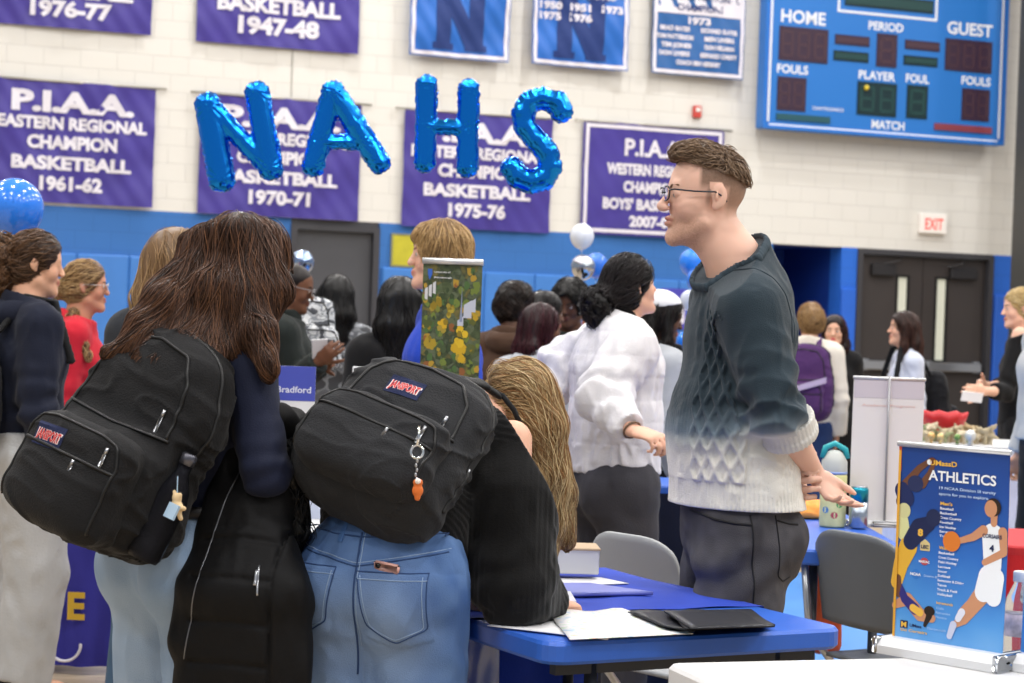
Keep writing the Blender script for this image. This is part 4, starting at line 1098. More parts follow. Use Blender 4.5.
r7, J7, F7, S7, R7, k7 = bg('young man with shaggy blond hair in royal blue shirt behind the campus banner', 442, 221, 6.8, 192, hyaw=186, skin='#e3b39b', hair=('shaggy', ['#8a6c48', '#b4915f', '#c8a878', '#9a7950']), topk=T_(M_royal, off=.03, sl=(.08, .08, .05), vox=.009, sleeve_to=.6), pantk=T_(M_blackp), seed=33, vol=.8, lips='#c77f74', brow='#8a6843', pitch=2)
# middle cluster
bg('person with black twisted hair and brown jacket with black hood in middle cluster', 516, 281, 9.0, 60, hyaw=40, skin='#5b3d2d', hair=('curly', ['#120d0b', '#2c211b', '#3c2d24'], .2), topk=T_(M_brownj, off=.04, sl=(.08, .07, .06), hood=True, vox=.011), pantk=T_(M_blackp), seed=41, eyes=(), vol=.88)
bg('person with maroon dyed hair and light grey hood in middle cluster', 541, 303, 8.4, 70, hyaw=30, skin='#6d4937', hair=('long', ['#2a1216', '#4a2028', '#3a181e'], .17), topk=T_(M_greyh, off=.03, hood=True, vox=.011), pantk=T_(M_blackp), seed=42, eyes=(), vol=.95)
bg('person with short black hair and pale headband behind the maroon-haired one', 545, 291, 9.4, 20, skin='#5b3d2d', hair=('long', ['#0e0b0b', '#1d1818'], .16), topk=T_(M_blackf, off=.03, vox=.012), pantk=T_(M_blackp), seed=43, vol=1.1)
bg('man with short black hair in dark jacket looking down beside the white balloons', 571, 281, 9.9, 262, hyaw=250, pitch=-14, skin='#56382a', hair=('afro', ['#0b0908', '#171210']), topk=T_(M_dkgreen, off=.03, vox=.012), pantk=T_(M_blackp), seed=44, lips='#5d332c', brow='#0d0807', iris='#120a06')
bg('dark-haired person glimpsed between the cluster and the white sweater', 598, 293, 10.6, 200, skin='#8a5d45', hair=('short', ['#120e0d', '#241c1a']), topk=T_(M_blackf, off=.03, vox=.013), pantk=T_(M_blackp), seed=45)
r15, J15, F15, S15, R15, k15 = bg('person in pale grey hoodie and white cap behind the man in the sweater', 662, 292, 8.4, 28, hyaw=10, skin='#57392b', hair=('long', ['#120f0e', '#262020'], .12), topk=T_(M_greyh, off=.035, sl=(.075, .07, .06), hem=.03, hood=True, vox=.01), pantk=T_(M_blackp), seed=46, vol=1.05, pitch=-10)
s = SDF(.006, .01); T = lambda x, y, z: J15['head']+R15@(V(x, y, z)*k15); s.ell(T(0, -.01, .055), V(.092, .108, .085)*k15, R15); s.cut(T(0, 0, .06), -unit(R15[:, 2]-.35*R15[:, 1])); s.build('cap', M_whitef, r15)
# right side, by the doors
r17, J17, F17, S17, R17, k17 = bg('person with curly light brown hair wearing cream fleece and jeans, back turned', 811, 303, 12.4, 75, hyaw=100, skin='#dba98d', hair=('curly', ['#8a6a45', '#b8935f', '#a07b4e']), topk=T_(fabric('cream_fleece', '#dcd5c8'), off=.045, sl=(.085, .08, .065), vox=.012), pantk=T_(fabric('navy_jeans', '#2b3f6b')), seed=51, eyes=(), vol=.95)
bg('smiling dark-haired person in black jacket behind the purple backpack', 835, 315, 13.1, 265, hyaw=255, skin='#dcae94', hair=('long', ['#1c1312', '#3a2522', '#5b2f2a'], .34), topk=T_(M_blackf, off=.03, vox=.012), pantk=T_(M_blackp), seed=52, vol=1.05, lips='#c9545a', iris='#20140e')
r19, J19, F19, S19, R19, k19 = bg('person in tight white top with long wavy brown hair standing before the double doors', 905, 311, 12.2, 188, hyaw=176, skin='#dba98d', hair=('long', ['#2c1c17', '#4b3028', '#5e3e32'], .32), topk=T_(fabric('white_blue_top', '#ccd2e2', rough=.7), off=.008, sl=(.052, .046, .034), vox=.008, k=.03,
    extra=None), pantk=T_(M_blackp), seed=53, vol=1.08, pitch=3)
r20, J20, F20, S20, R20, k20 = bg('blonde person in black top holding a white card at the right edge', 1021, 288, 11.6, 180, hyaw=180, skin='#e4b59c', hair=('bun', ['#b89a62', '#dcc590', '#eedcb0', '#cbb178']), topk=T_(M_blackf, off=.02, sl=(.06, .055, .045), vox=.01, sleeve_to=.55), pantk=T_(M_blackp), hands='LR', seed=54, pitch=-3, vol=.95,
    arms=dict(elL=(1006, 392, 11.4), wrL=(984, 391, 11.25), elR=(1010, 385, 11.7), wrR=(986, 386, 11.5), shL=(1020, 335, 11.45)))
bg('person in light grey fleece cut off by the right edge of the picture', 1052, 268, 9.4, 190, skin='#e4b59c', hair=('short', ['#7a5a3c', '#a07c55']), topk=T_(fabric('grey_fleece', '#b6b8b9'), off=.05, sl=(.085, .08, .065), vox=.011, collar=.03), pantk=T_(M_blackp), seed=55)

# the woman in the white sweater
def white_woman():
    d = 6.8; J = {}; yaw = math.radians(22); F = V(math.cos(yaw), math.sin(yaw), 0); S = np.cross(Zv, F)
    J['head'] = P(630, 287.5, d); J['neck'] = P(618, 321, d); J['chest'] = P(618, 365, d); J['waist'] = P(616, 420, d); J['pelvis'] = P(615, 482, d)
    J['shR'] = P(631, 350, d-.17); J['elR'] = P(603, 398, d-.26); J['wrR'] = P(632, 430, d-.40)
    J['shL'] = P(605, 345, d+.17); J['elL'] = P(563, 365, d+.22); J['wrL'] = P(553, 402, d+.1)
    H = 1.62
    for n, s in (('L', 1), ('R', -1)):
        J['hp'+n] = J['pelvis']+S*s*.085-Zv*.02; J['kn'+n] = J['hp'+n]-Zv*.36+F*.03+S*s*.01; J['an'+n] = V(*J['kn'+n][:2], .06)-F*.02
    R = rotm(math.radians(28), math.radians(12))
    r, body, k = figure('woman in white textured sweater and dark grey trousers, dark hair in messy bun', J, F, S, H, R, skin='#dfae95', fine=False, hands='R', bw=1.02,
        hand=dict(R=dict(d=P(660, 437, d-.5)-P(632, 428, d-.44), n=V(.1, .25, -1), curl=.55, curls=(.12, .75, .8, .85), k=1.05)), lips='#b8665c', brow='#1c1312', hv=.005, hs=.93)
    vel = mat('white_sweater', '#dddbde', .85, bump=.35, bscale=160, sheen=.2)
    def grid(X):
        q = X-J['waist']; a = q@S; z = q[:, 2]
        ph = np.arctan2(a, q@F)*.17
        def groove(t, p): m = (t/p) % 1.; m = np.minimum(m, 1-m)*p; return -np.exp(-(m/.004)**2)
        return 0.0024*(groove(z, .075)+groove(ph+.02, .085))
    garment_top(r, J, F, S, 1., mat=vel, off=.05, sl=(.092, .086, .052), vox=.0065, amp=.014, hem=.0, hemr=(.172, .150), waistr=(.170, .145), chestr=(.175, .15), cuff=(.041, .05), disp=grid, seed=61, k=.045, sleeve_to=.93, hemcut=P(615, 473, d), shr=.058)
    # black collar
    m = SDF(.006, .01); up = unit(J['neck']-J['chest']+F*.03); b0 = J['neck']-up*.02; m.seg(b0, J['neck']+up*.05, .072, .062); m.cut(J['neck']+up*.04, up); m.build('collar', M_blackf, r)
    garment_pants(r, J, F, S, 1., mat=fabric('grey_slacks', '#3b3a3f'), off=.022, r=(.092, .07, .06), seed=62, seat=.012, top=.03, pr=(.165, .135))
    # hair swept to a messy bun
    c = J['head']; T = lambda x, y, z: c+R@(V(x, y, z)*k)
    s, _ = cap_hair(c, R, k, .005, t=.012); bun = T(0, -.165, -.045)
    for sx in (1, -1): s.ell(T(sx*.088, .004, -.012), V(.022, .026, .036)*k, R, .006, sub=True)
    s.seg(T(0, -.08, .01), bun, V(.06, .05)*k, V(.045, .045)*k, R[:, 0], .02); s.ell(bun, V(.075, .055, .07)*k, R); s.ell(bun-R[:, 2]*.05, .035); s.displace(lambda X: .006*vnoise(X, 50, 7)*(np.linalg.norm(X-bun, axis=1) < .09))
    put_hair(r, s, ['#0d0b0c', '#1c1718', '#272022'], 1400, .13, .0016, back_flow(c, R, bun), .35, 40, 9, step=.012, stray=.003)
    mb = MB(); a0 = J['wrR']; dd = unit(J['wrR']-J['elR']); mb.tube([a0+dd*.0+.03*(unit(np.cross(dd, Zv))*math.cos(t)+unit(np.cross(np.cross(dd, Zv), dd))*math.sin(t)) for t in np.linspace(0, 2*PI, 17)[:-1]], .004, 6, close=True); mb.build('bracelet', mat('bracelet', '#6b5340', .4), r, True)
white_woman()
# ------------------------------------------------------------------ the man in the ombre sweater
def sweater_man():
    d = 4.84; yaw = math.radians(202); F = V(math.cos(yaw), math.sin(yaw), 0); S = np.cross(Zv, F); J = {}
    J['head'] = P(708, 199, d); J['neck'] = P(733, 258, d); J['chest'] = P(741, 330, d); J['waist'] = P(735, 425, d); J['pelvis'] = P(737, 520, d)
    J['shL'] = P(750, 310, d-.155); J['elL'] = P(777, 412, d-.215); J['wrL'] = P(812, 470, d-.05)
    J['shR'] = P(722, 305, d+.175); J['elR'] = P(765, 420, d+.26); J['wrR'] = P(795, 488, d+.02)
    J['hpL'] = P(741, 535, d-.08); J['knL'] = P(734, 700, d-.11); J['hpR'] = P(729, 535, d+.10); J['knR'] = P(706, 700, d+.12)
    for n in 'LR': J['an'+n] = V(*J['kn'+n][:2], .08)-F*.03
    R = rotm(math.radians(186), math.radians(2), 0)
    hc = np.array(lin('#6b5444')); 
    def scalp(q, X, C):
        x, y, z = np.abs(q[:, 0]), q[:, 1], q[:, 2]
        up_ = np.clip((z+.055-np.clip(y+.02, 0, .1)*1.1)/.05, 0, 1)*np.clip((.033-y)/.012, 0, 1)
        side = np.clip((z-.012)/.02, 0, 1)*np.clip((.040-y)/.010, 0, 1)
        beh = np.clip((-.028-y)/.012, 0, 1)*np.clip((z+.062)/.05, 0, 1)
        burn = np.clip((.022-y)/.008, 0, 1)*np.clip((y-.004)/.006, 0, 1)*np.clip((z+.025)/.015, 0, 1)*(x > .05)
        m = np.maximum(np.maximum(side, beh), burn*.8)*(.90+.08*vnoise(X, 500, 8)); m = np.clip(m*np.clip(.72+z*6, .5, 1), 0, 1)
        m *= 1-((x > .073) & (y > -.034) & (y < .012) & (z < .036) & (z > -.034))
        m = m[:, None]; return C*(1-m)+hc*m
    handL = dict(d=P(836, 499, d-.08)-P(812, 470, d-.05), n=V(.62, -.70, .36), curl=.22, curls=(.14, .26, .38, .50), k=.82, spread=.14, thumb=.3, ta=.42)
    a = np.cross(unit(handL['d']), unit(handL['n'])); handL['side'] = 1 if np.dot(a, V(.6, 0, .8)) > 0 else -1
    handR = dict(d=P(801, 484, d-.16)-P(795, 488, d+.02), n=V(.96, .1, .1), curl=.85, curls=(.95, 1., 1., .95), k=.95, thumb=.8)
    a = np.cross(unit(handR['d']), unit(handR['n'])); handR['side'] = 1 if np.dot(a, V(0, 0, 1)) > 0 else -1
    r, body, k = figure('man with glasses in dark-to-cream ombre cable sweater, hands clasped behind back', J, F, S, 1.83, R, skin='#dfb4a0', fine=True, hands='LR', bw=1.06, hand=dict(L=handL, R=handR), hs=.97,
        lips='#c9867c', iris='#4d4a40', brow='#6a4a34', stubble=('#a07a62',), scalp=scalp, hv=.0028, jaw=1.04, nose=1.0)
    c = J['head']; glasses(r, c, R, k, '#1d2530', .0036)
    T = lambda x, y, z: c+R@(V(x, y, z)*k)
    # short hair, longer on the crown with a lifted front
    s = SDF(.0035, .012); s.ell(T(0, .003, .0375), V(.0770, .0940, .0900)*k, R); s.ell(T(0, .045, .108), V(.056, .040, .020)*k, R, .02); s.ell(T(0, .073, .099), V(.046, .020, .016)*k, R, .015)
    s.cut(T(0, .06, .089), unit(-R[:, 2]+R[:, 1]*.28)); s.ell(T(0, .118, .03), V(.07, .035, .052)*k, R, .006, sub=True)
    s.displace(lambda X: .0022*vnoise(X, 110, 4))
    def fwd(X): w_ = np.clip((((X-c)@R)[:, 1:2]+.025)*25, -1, 1); return R[:, 1]*w_*.9+R[:, 2]*.15*w_-R[:, 2]*.5*(w_ < 0)
    def capreg(X): q = (X-c)@R; return q[:, 2] > .074+.28*(q[:, 1]-.03)
    put_hair(r, s, ['#4c3a2d', '#77604c', '#8f775f', '#5d4838'], 4200, .028, .0011, fwd, .3, 60, 5, step=.007, stray=.004, base='#5d4a3b', region=capreg, jitter=.9)
    # stubble-length hair on the sides
    # sweater
    dark, mid, lite = np.array(lin('#2b3841')), np.array(lin('#6b7b88')), np.array(lin('#e3e1da'))
    def colf(X):
        z = X[:, 2]; el = J['elL']; w = np.exp(-((X-el)**2).sum(1)/.1**2)*((X-el)@unit(J['wrL']-J['elL']) > -.06)
        t = np.clip((1.215+.0*w-z)/.165+.055*vnoise(X, 18, 2)+w*.42*np.clip(((X-el)@unit(J['wrL']-J['elL'])+.04)/.06, 0, 1), 0, 1)
        t = t[:, None]; t = t*t*(3-2*t)
        C = np.where(t < .5, dark+(mid-dark)*t*2, mid+(lite-mid)*(t*2-1)); return C
    def knit(X):
        q = X-V(J['chest'][0], J['chest'][1], 0); ph = np.arctan2(q@S, q@F); p = ph*.19; z = X[:, 2]
        arm = np.linalg.norm(np.cross(X-J['shL'], unit(J['elL']-J['shL'])), axis=1) < .092
        arm &= ((X-J['shL'])@unit(J['elL']-J['shL']) > -.12)
        lam = .040; mu = .075; pc = .150; half = .078
        e1 = np.cos(2*PI*((p-pc)/lam+z/mu)); e2 = np.cos(2*PI*((p-pc)/lam-z/mu))
        cab = np.maximum(np.clip((e1-.25)/.75, 0, 1), np.clip((e2-.25)/.75, 0, 1))**.6*.0080
        e3 = np.abs(np.sin(2*PI*z/.09))*.004*np.clip(1-np.abs(p-.02)/.025, 0, 1)
        rib = .0016*np.cos(2*PI*p/.0125)
        hemz = z < P(737, 478, d)[2]
        inp = (np.abs(p-pc) < half)
        o = np.where(inp, cab, rib*np.where(p > pc, 1., .5)+e3)
        o = np.where(hemz, .0020*np.cos(2*PI*p/.0105)-.001, o)
        ax_ = unit(J['elL']-J['shL']); qe = X-J['elL']; te = qe@ax_; we = np.exp(-(np.linalg.norm(qe-ax_*.0, axis=1)/.13)**2)
        fold_ = .0085*we*(1-np.abs(np.sin(te*62+(qe@F)*26+1.5*vnoise(X, 8, 2)))*1.6)
        o = np.where(arm | (np.abs(ph) > 2.6), 0., o)
        up_ = np.clip((P(737, 300, d)[2]-z)/.05, 0, 1)
        return o*up_+fold_*((qe@S) > -.06)
    def extra(s):
        s.ell(J['waist']+F*.03-Zv*.02, (.15, .12, .17), np.stack([S, F, Zv], 1), .05)
        nc = P(728, 262, d); s.seg(nc-unit(F*.62+Zv*.78)*.09-F*.01, nc+unit(F*.62+Zv*.78)*.02, (.130, .088), (.094, .083), S, .035)
        e = J['elL']; w = J['wrL']; cd = unit(w-e); q = e+(w-e)*.42
    knm = mat('ombre_knit', '#ffffff', .9, attr=True, bump=.5, bscale=420, sheen=.15, spec=.2)
    garment_top(r, J, F, S, 1.12, mat=knm, off=.022, sl=(.083, .064, .055), vox=.0036, amp=.0060, colf=colf, disp=knit, extra=extra, hemr=(.208, .160), waistr=(.168, .138), chestr=(.165, .112), hem=.03, sleeve_to=.34, seed=70, k=.04, hemcut=P(737, 505, d), shr=.050, neckcut=(P(729, 262, d), unit(F*.62+Zv*.78)))
    e, w = J['elL'], J['wrL']; cd = unit((w-e)*.75+V(0, 0, -.10)); q = e+(w-e)*.36-Zv*.006
    m = SDF(.0035, .006); m.seg(q-cd*.052, q-cd*.008, .069, .066, None, .004, flat=(1, 1)); m.seg(q-cd*.016, q+cd*.004, .070, .068, None, .006, flat=(1, 1))
    def cr(X):
        y_ = X-q; pr_ = y_-np.outer(y_@cd, cd); a1 = unit(np.cross(cd, Zv)); a2 = np.cross(cd, a1); return .0012*np.cos(np.arctan2(pr_@a2, pr_@a1)*36)
    m.displace(cr); m.build('cuff', mat('cuff_knit', '#d4d2cc', .9, bump=.4, bscale=300), r)
    # neckband
    tS = GS['top']; up = unit(F*.62+Zv*.78); c0 = P(729, 262, d)-up*.006; A_ = unit(S); B_ = unit(np.cross(up, A_)); pts = []
    for t in np.linspace(0, 2*PI, 49)[:-1]:
        dv = A_*math.cos(t)+B_*math.sin(t); rr = np.linspace(.03, .14, 90); vv = tS.val(c0+rr[:, None]*dv); i_ = np.argmax(vv > 0); pts.append(rr[i_] if vv[i_] > 0 else .08)
    pr_ = np.array(pts); pr_ = (np.roll(pr_, 1)+pr_+np.roll(pr_, -1))/3
    pr_ = np.maximum(pr_, .084); nb = SDF(.0034, .004)
    lp = [c0+up*.004+(A_*math.cos(t)+B_*math.sin(t))*(q_-.004) for t, q_ in zip(np.linspace(0, 2*PI, 49)[:-1], pr_)]
    for i in range(48): nb.seg(lp[i], lp[(i+1) % 48], (.0062, .0115), (.0062, .0115), unit(lp[i]-c0))
    nb.displace(lambda X: .0010*np.cos(np.arctan2((X-c0)@B_, (X-c0)@A_)*70))
    nb.build('neckband', mat('neckband_knit', '#33414b', .9, bump=.5, bscale=300), r)
    # trousers: faded black denim
    den = mat('black_denim', '#ffffff', .85, attr=True, bump=.45, bscale=420, spec=.25)
    b0, b1 = np.array(lin('#3a393d')), np.array(lin('#727176'))
    def dcol(X):
        t = np.clip(.25+.5*vnoise(X*V(1, 1, .5), 9, 4)+.25*vnoise(X, 40, 5), 0, 1); fr = np.exp(-((X-J['hpL']-F*.08+Zv*.12)@S/.09)**2-((X-J['hpL']+Zv*.15)[:, 2]/.16)**2)*.45
        t = np.clip(t*.6+fr, 0, 1)[:, None]; return b0*(1-t)+b1*t
    def crease(X):
        q = X-(J['hpL']-Zv*.03+F*.06); return .008*np.exp(-(np.linalg.norm(X-(J['hpL']-Zv*.05), axis=1)/.2)**2)*np.sin(((q@F)*.7+q[:, 2]*.9)*55+2*vnoise(X, 9, 3))
    garment_pants(r, J, F, S, 1.12, mat=den, off=.016, r=(.086, .076, .07), vox=.005, amp=.005, colf=dcol, disp=crease, seat=.02, top=.02, pr=(.150, .130), seed=71)
    sp = GS['pants']; out = unit(S*1+V(0, -.4, 0)); thr = mat('denim_seam', '#17171a', .8)
    def L_(pts, rad=.0022, m=thr, nm='seam', **kw): sp.line([P(x, y, d-.1) for x, y in pts], out, rad, **kw).build(nm, m, r, True)
    L_([(737, 512), (738, 560), (738, 610), (737, 670)]); L_([(766, 513), (768, 545), (767, 572), (778, 580), (789, 576)], .0016); L_([(696, 512), (706, 517), (722, 520), (737, 521)], .003); L_([(737, 512), (737, 512.5)], .003)
    L_([(768, 518), (782, 522), (796, 524)], .0022)
    tp = GS['top']; so = unit(V(.15, -1, .1)); sm = mat('sweater_seam', '#2b3740', .9)
    tp.line([P(x, y, d-.12) for x, y in ((737, 268), (752, 271), (768, 282), (778, 298), (784, 318), (784, 345))], so, .0022, n=50).build('sleeve_seam', sm, r, True)
    tp.line([P(x, y, d-.12) for x, y in ((737, 268), (741, 252), (744, 246))], so, .002, n=20).build('shoulder_seam', sm, r, True)
    return r, J, F, S, R, k
man = sweater_man()
# ------------------------------------------------------------------ backpacks
M_pack = fabric('pack_black', '#121214', .8, bump=.5, bscale=260, var=.12); M_strap = fabric('webbing', '#101012', .7); M_zip = mat('zip_tape', '#0c0c0d', .5)
M_patchb = fabric('patch_navy', '#1d2547', .8); M_patchr = mat('patch_letters_red', '#c23b3b', .7); M_patchw = mat('patch_letters_white', '#e6dcdc', .7)
def zip_pull(name, M, p, L=.035, dirv=(0, 0, -1), root=None, m=None):
    mb = MB(); p = V(*p); dv = unit(V(*dirv)); mb.tube([p, p+dv*L*.3], .0035, 6, M=M); q = p+dv*L*.3
    mb.box((q[0]-.004, q[1]-.002, q[2]-L*.7), (q[0]+.004, q[1]+.002, q[2]), M, bev=.0015); return mb.build(name, m or M_steel, root, True)
def backpack(M, label, w=.33, h=.44, dp=.20, seed=0, cloth=None, patch=(0., .0), patch_on='pocket', pocket=(.0, -.10, .27, .20), vox=.005, amp=.010, parts=True, straps=None, group=None, patchrot=0., slump=0., logo=True, accent=None):
    """local frame: x right, y away from the wearer, z up; origin in the middle of the pack's back panel"""
    cl = cloth or M_pack; root = empty('backpack', (M@np.array([0, 0, -h/2, 1]))[:3], label, 'backpack', group)
    T = lambda x, y, z: (M@np.array([x, y, z, 1.]))[:3]; R3 = M[:3, :3]
    s = SDF(vox, .03)
    s.ell(T(0, dp*.36, -h*.08), (w*.5, dp*.36, h*.42), R3, n=3.6); s.ell(T(0, dp*.33, h*.22), (w*.44, dp*.33, h*.28), R3, n=2.8)
    s.ell(T(0, dp*.48, -h*.22), (w*.5, dp*.46, h*.26), R3, n=3.2)
    inv = np.linalg.inv(M)
    def loc(X): return X@inv[:3, :3].T+inv[:3, 3]
    def wr(X):
        q = loc(X); n = vnoise(q*V(1, 1, 1.4), 7, seed); m_ = vnoise(q*V(1, 1, 2.2)+.12*n[:, None], 13, seed+1); return amp*(n*.7+(np.clip(1-np.abs(m_)*3, 0, 1))*.35-.1)
    s.displace(wr); s.build('main_compartment', cl, root); mainS = s
    px, pz, pw, ph = pocket
    s = SDF(vox*.9, .012); s.ell(T(px, dp*.80, pz), (pw*.5, dp*.30, ph*.5), R3, n=4.6); s.ell(T(px, dp*.86, pz-ph*.14), (pw*.48, dp*.30, ph*.34), R3, n=3.2); s.displace(lambda X: wr(X)*.8)
    po = s.build('front_pocket', cl, root); pS = s; ydir = M[:3, 1]
    # piping and zips
    def run(S_, pts, r_, nm, m, dirl=(0, 1, 0), **kw):
        S_.line([T(*p) for p in pts], R3@V(*dirl), r_, **kw).build(nm, m, root, True)
    run(pS, [(px-pw*.46, 0, pz-ph*.40), (px-pw*.46, 0, pz+ph*.22), (px-pw*.40, 0, pz+ph*.40), (px-pw*.25, 0, pz+ph*.44), (px+pw*.25, 0, pz+ph*.44), (px+pw*.40, 0, pz+ph*.40), (px+pw*.46, 0, pz+ph*.22), (px+pw*.46, 0, pz-ph*.40)], .0032, 'piping', M_zip, n=90)
    run(pS, [(px-pw*.46, 0, pz+ph*.16), (px+pw*.46, 0, pz+ph*.16)], .0036, 'pocket_zip', M_zip)
    # raised flap hood over the pocket zip
    run(mainS, [(-w*.40, 0, h*.05), (-w*.36, 0, h*.28), (-w*.25, 0, h*.40), (0, 0, h*.43), (w*.25, 0, h*.40), (w*.36, 0, h*.28), (w*.40, 0, h*.05), (w*.42, 0, -h*.25)], .0035, 'seam', M_zip, n=110)
    run(mainS, [(-w*.42, 0, h*.045), (0, 0, h*.03), (w*.42, 0, h*.045)], .004, 'seam', M_zip, n=60)
    run(mainS, [(0, dp*.42, h*.5), (0, dp*.42, h*.1), (0, dp*.42, -h*.3)], .0045, 'side_zip', M_zip, dirl=(-1., 0, .0), n=60)
    if parts:
        def pull(S_, x, z, L, dirl=(0, 1, 0), nm='zip_pull', y0=0):
            p = S_.hit(T(x, y0, z)[None, :], R3@V(*dirl), off=.004)[0]; lp = inv[:3, :3]@p+inv[:3, 3]; zip_pull(nm, M, lp, L, root=root)
        pull(pS, px-pw*.34, pz+ph*.36, .04); pull(pS, px-pw*.12, pz+ph*.14, .034); pull(mainS, -w*.30, h*.16, .05); pull(mainS, 0, -h*.0, .04, (-1, 0, 0), y0=dp*.42)
        if logo:
            Sx = pS if patch_on == 'pocket' else mainS; cr_, sr_ = math.cos(patchrot), math.sin(patchrot)
            Sx.patch(T(patch[0], 0, patch[1]), R3@V(-cr_, 0, -sr_), R3@V(-sr_, 0, cr_), ydir, .078, .046, 'logo_patch', M_patchb, root, 'JANSPORT', M_patchr, size=.42, outline=M_patchw, tw=.86)
        mb = MB(); mb.tube([T(-.035, dp*.12, h*.46), T(-.03, dp*.10, h*.53), T(0, dp*.10, h*.55), T(.03, dp*.10, h*.53), T(.035, dp*.12, h*.46)], .009, 8); mb.build('handle_loop', M_strap, root, True)
    if straps:
        for st in straps:
            s = SDF(vox, .006); pts = [np.asarray(p) for p in st['pts']]; n_ = st['n']
            for i in range(len(pts)-1):
                nv = unit(n_[i]) if isinstance(n_, list) else unit(n_); s.seg(pts[i], pts[i+1], (st.get('w', .030), st.get('t', .009)), (st.get('w', .030), st.get('t', .009)), np.cross(unit(pts[i+1]-pts[i]), nv))
            s.build('shoulder_strap', accent or M_strap, root)
    return root, T
XS = -1

# ------------------------------------------------------------------ woman with the puffer coat
def denim(name, a, b_, mx=.5, c=None):
    m = mat(name, '#ffffff', .85, attr=True, bump=.5, bscale=420, spec=.2); A, B = np.array(lin(a)), np.array(lin(b_))
    def f(X):
        t = np.clip(.5+.55*vnoise(X*V(1, 1, .55), 6, 4)+.2*vnoise(X, 26, 5), 0, 1)[:, None]; return A*(1-t)+B*t
    return m, f
def coat_woman():
    d = 4.2; yaw = math.radians(42); F = V(math.cos(yaw), math.sin(yaw), 0); S = np.cross(Zv, F); J = {}
    J['head'] = P(240, 270, d+.02); J['neck'] = P(222, 333, d); J['chest'] = P(213, 392, d); J['waist'] = P(197, 470, d); J['pelvis'] = P(184, 548, d)
    J['shR'] = P(247, 364, d-.10); J['elR'] = P(266, 472, d-.17); J['wrR'] = P(292, 466, d+.04)
    J['shL'] = P(184, 350, d+.14); J['elL'] = P(190, 450, d+.24); J['wrL'] = P(240, 470, d+.40)
    for n, s in (('L', 1), ('R', -1)):
        J['hp'+n] = J['pelvis']+S*s*.085-Zv*.02; J['kn'+n] = J['hp'+n]-Zv*.36+F*.02+S*s*.012; J['an'+n] = V(*J['kn'+n][:2], .06)-F*.03
    R = rotm(math.radians(30), math.radians(-22), math.radians(6))
    r, body, k = figure('long-haired woman in navy top with black puffer coat over her arm', J, F, S, 1.60, R, skin='#d3a088', fine=False, hands='LR', bw=.95, hs=.96, eyes=())
    nv = mat('navy_jersey', '#10172f', .75, bump=.25, bscale=300, var=.08, sheen=.04, spec=.3)
    def fold2(X):
        q = X-J['elR']; return .0028*np.exp(-(q*q).sum(1)/.08**2)*np.sin(q[:, 2]*130+vnoise(X, 12, 3)*3)
    garment_top(r, J, F, S, .95, mat=nv, off=.006, sl=(.055, .050, .037), vox=.005, amp=.0022, hem=-.075, seed=81, k=.04, disp=fold2, chestr=(.150, .110), waistr=(.122, .095), hemr=(.130, .105), shr=.050)
    topS = GS['top']
    dm, df = denim('jeans_light', '#7c97b8', '#a9bcd2')
    garment_pants(r, J, F, S, .95, mat=dm, off=.018, r=(.092, .082, .085), vox=.006, amp=.008, colf=df, seat=.018, top=.03, pr=(.150, .118), seed=82)
    # back pocket with phone edge, belt
    mb = MB(); c = J['pelvis']; up = unit(J['waist']-J['pelvis'])
    pts = [c+up*.088+S*.146*math.cos(t)+F*.118*math.sin(t) for t in np.linspace(0, 2*PI, 33)[:-1]]
    mb.tube(pts, .013, 8, close=True); mb.build('belt', mat('belt', '#1d1a1a', .5), r, True)
    # hair: long, wavy, falling back over the pack and forward over the shoulder
    c = J['head']; T = lambda x, y, z: c+R@(V(x, y, z)*k)
    s, _ = cap_hair(c, R, k, .006, t=.012)
    q = lambda px, py, dd: P(px, py, d+dd)
    def lock(pts, rads, side=V(1, 0, 0)):
        for i in range(len(pts)-1): s.seg(pts[i], pts[i+1], rads[i], rads[i+1], side, .02)
    lock([q(228, 250, -.02), q(212, 300, -.06), q(195, 340, -.12), q(172, 366, -.20)], [(.085, .06), (.085, .05), (.08, .04), (.05, .02)])
    lock([q(205, 262, -.02), q(172, 306, -.08), q(142, 338, -.13), q(112, 352, -.15)], [(.05, .05), (.055, .045), (.04, .035), (.012, .012)])
    lock([q(222, 300, -.06), q(205, 345, -.12), q(185, 385, -.18), q(172, 402, -.2)], [(.06, .04), (.05, .035), (.03, .02), (.012, .01)])
    lock([q(246, 252, -.04), q(250, 300, -.09), q(258, 334, -.15), q(272, 368, -.19)], [(.060, .07), (.043, .05), (.030, .035), (.010, .012)])
    lock([q(240, 235, -.06), q(240, 290, -.09), q(232, 325, -.10)], [(.06, .04), (.085, .045), (.07, .04)])
    s.displace(lambda X: .007*vnoise(X*V(1, 1, .4), 40, 2)+.010*vnoise(X, 13, 4))
    def fl(X):
        dx = X-P(238, 225, d); v = np.tile(V(0, 0, -1.), (len(X), 1)); v += np.stack([np.clip(dx[:, 0]*5, -1.2, .35), np.zeros(len(X)), np.zeros(len(X))], 1)*(np.clip(-dx[:, 2]*6, 0, 1))[:, None]
        return v
    put_hair(r, s, ['#261914', '#3b2820', '#4f372b', '#6a4b3a', '#2f2019', '#80593f'], 9500, .24, .0010, fl, .34, 30, 12, step=.011, stray=.0025, base='#33241d', jitter=.2)
    # her backpack
    ub = unit(V(.38, .12, .92)); y = unit(V(-.46, -.86, .25)-ub*np.dot(V(-.46, -.86, .25), ub)); x = np.cross(y, ub)
    o = P(161, 450, d-.10)
    M = frame(o, x, y, ub)
    sv = unit(V(.1, -.9, .4)); sq = topS.hit(np.array([P(x_, y_, d) for x_, y_ in ((186, 372), (198, 358), (212, 350), (226, 346), (240, 346), (254, 352), (262, 366))]), sv, off=.008)
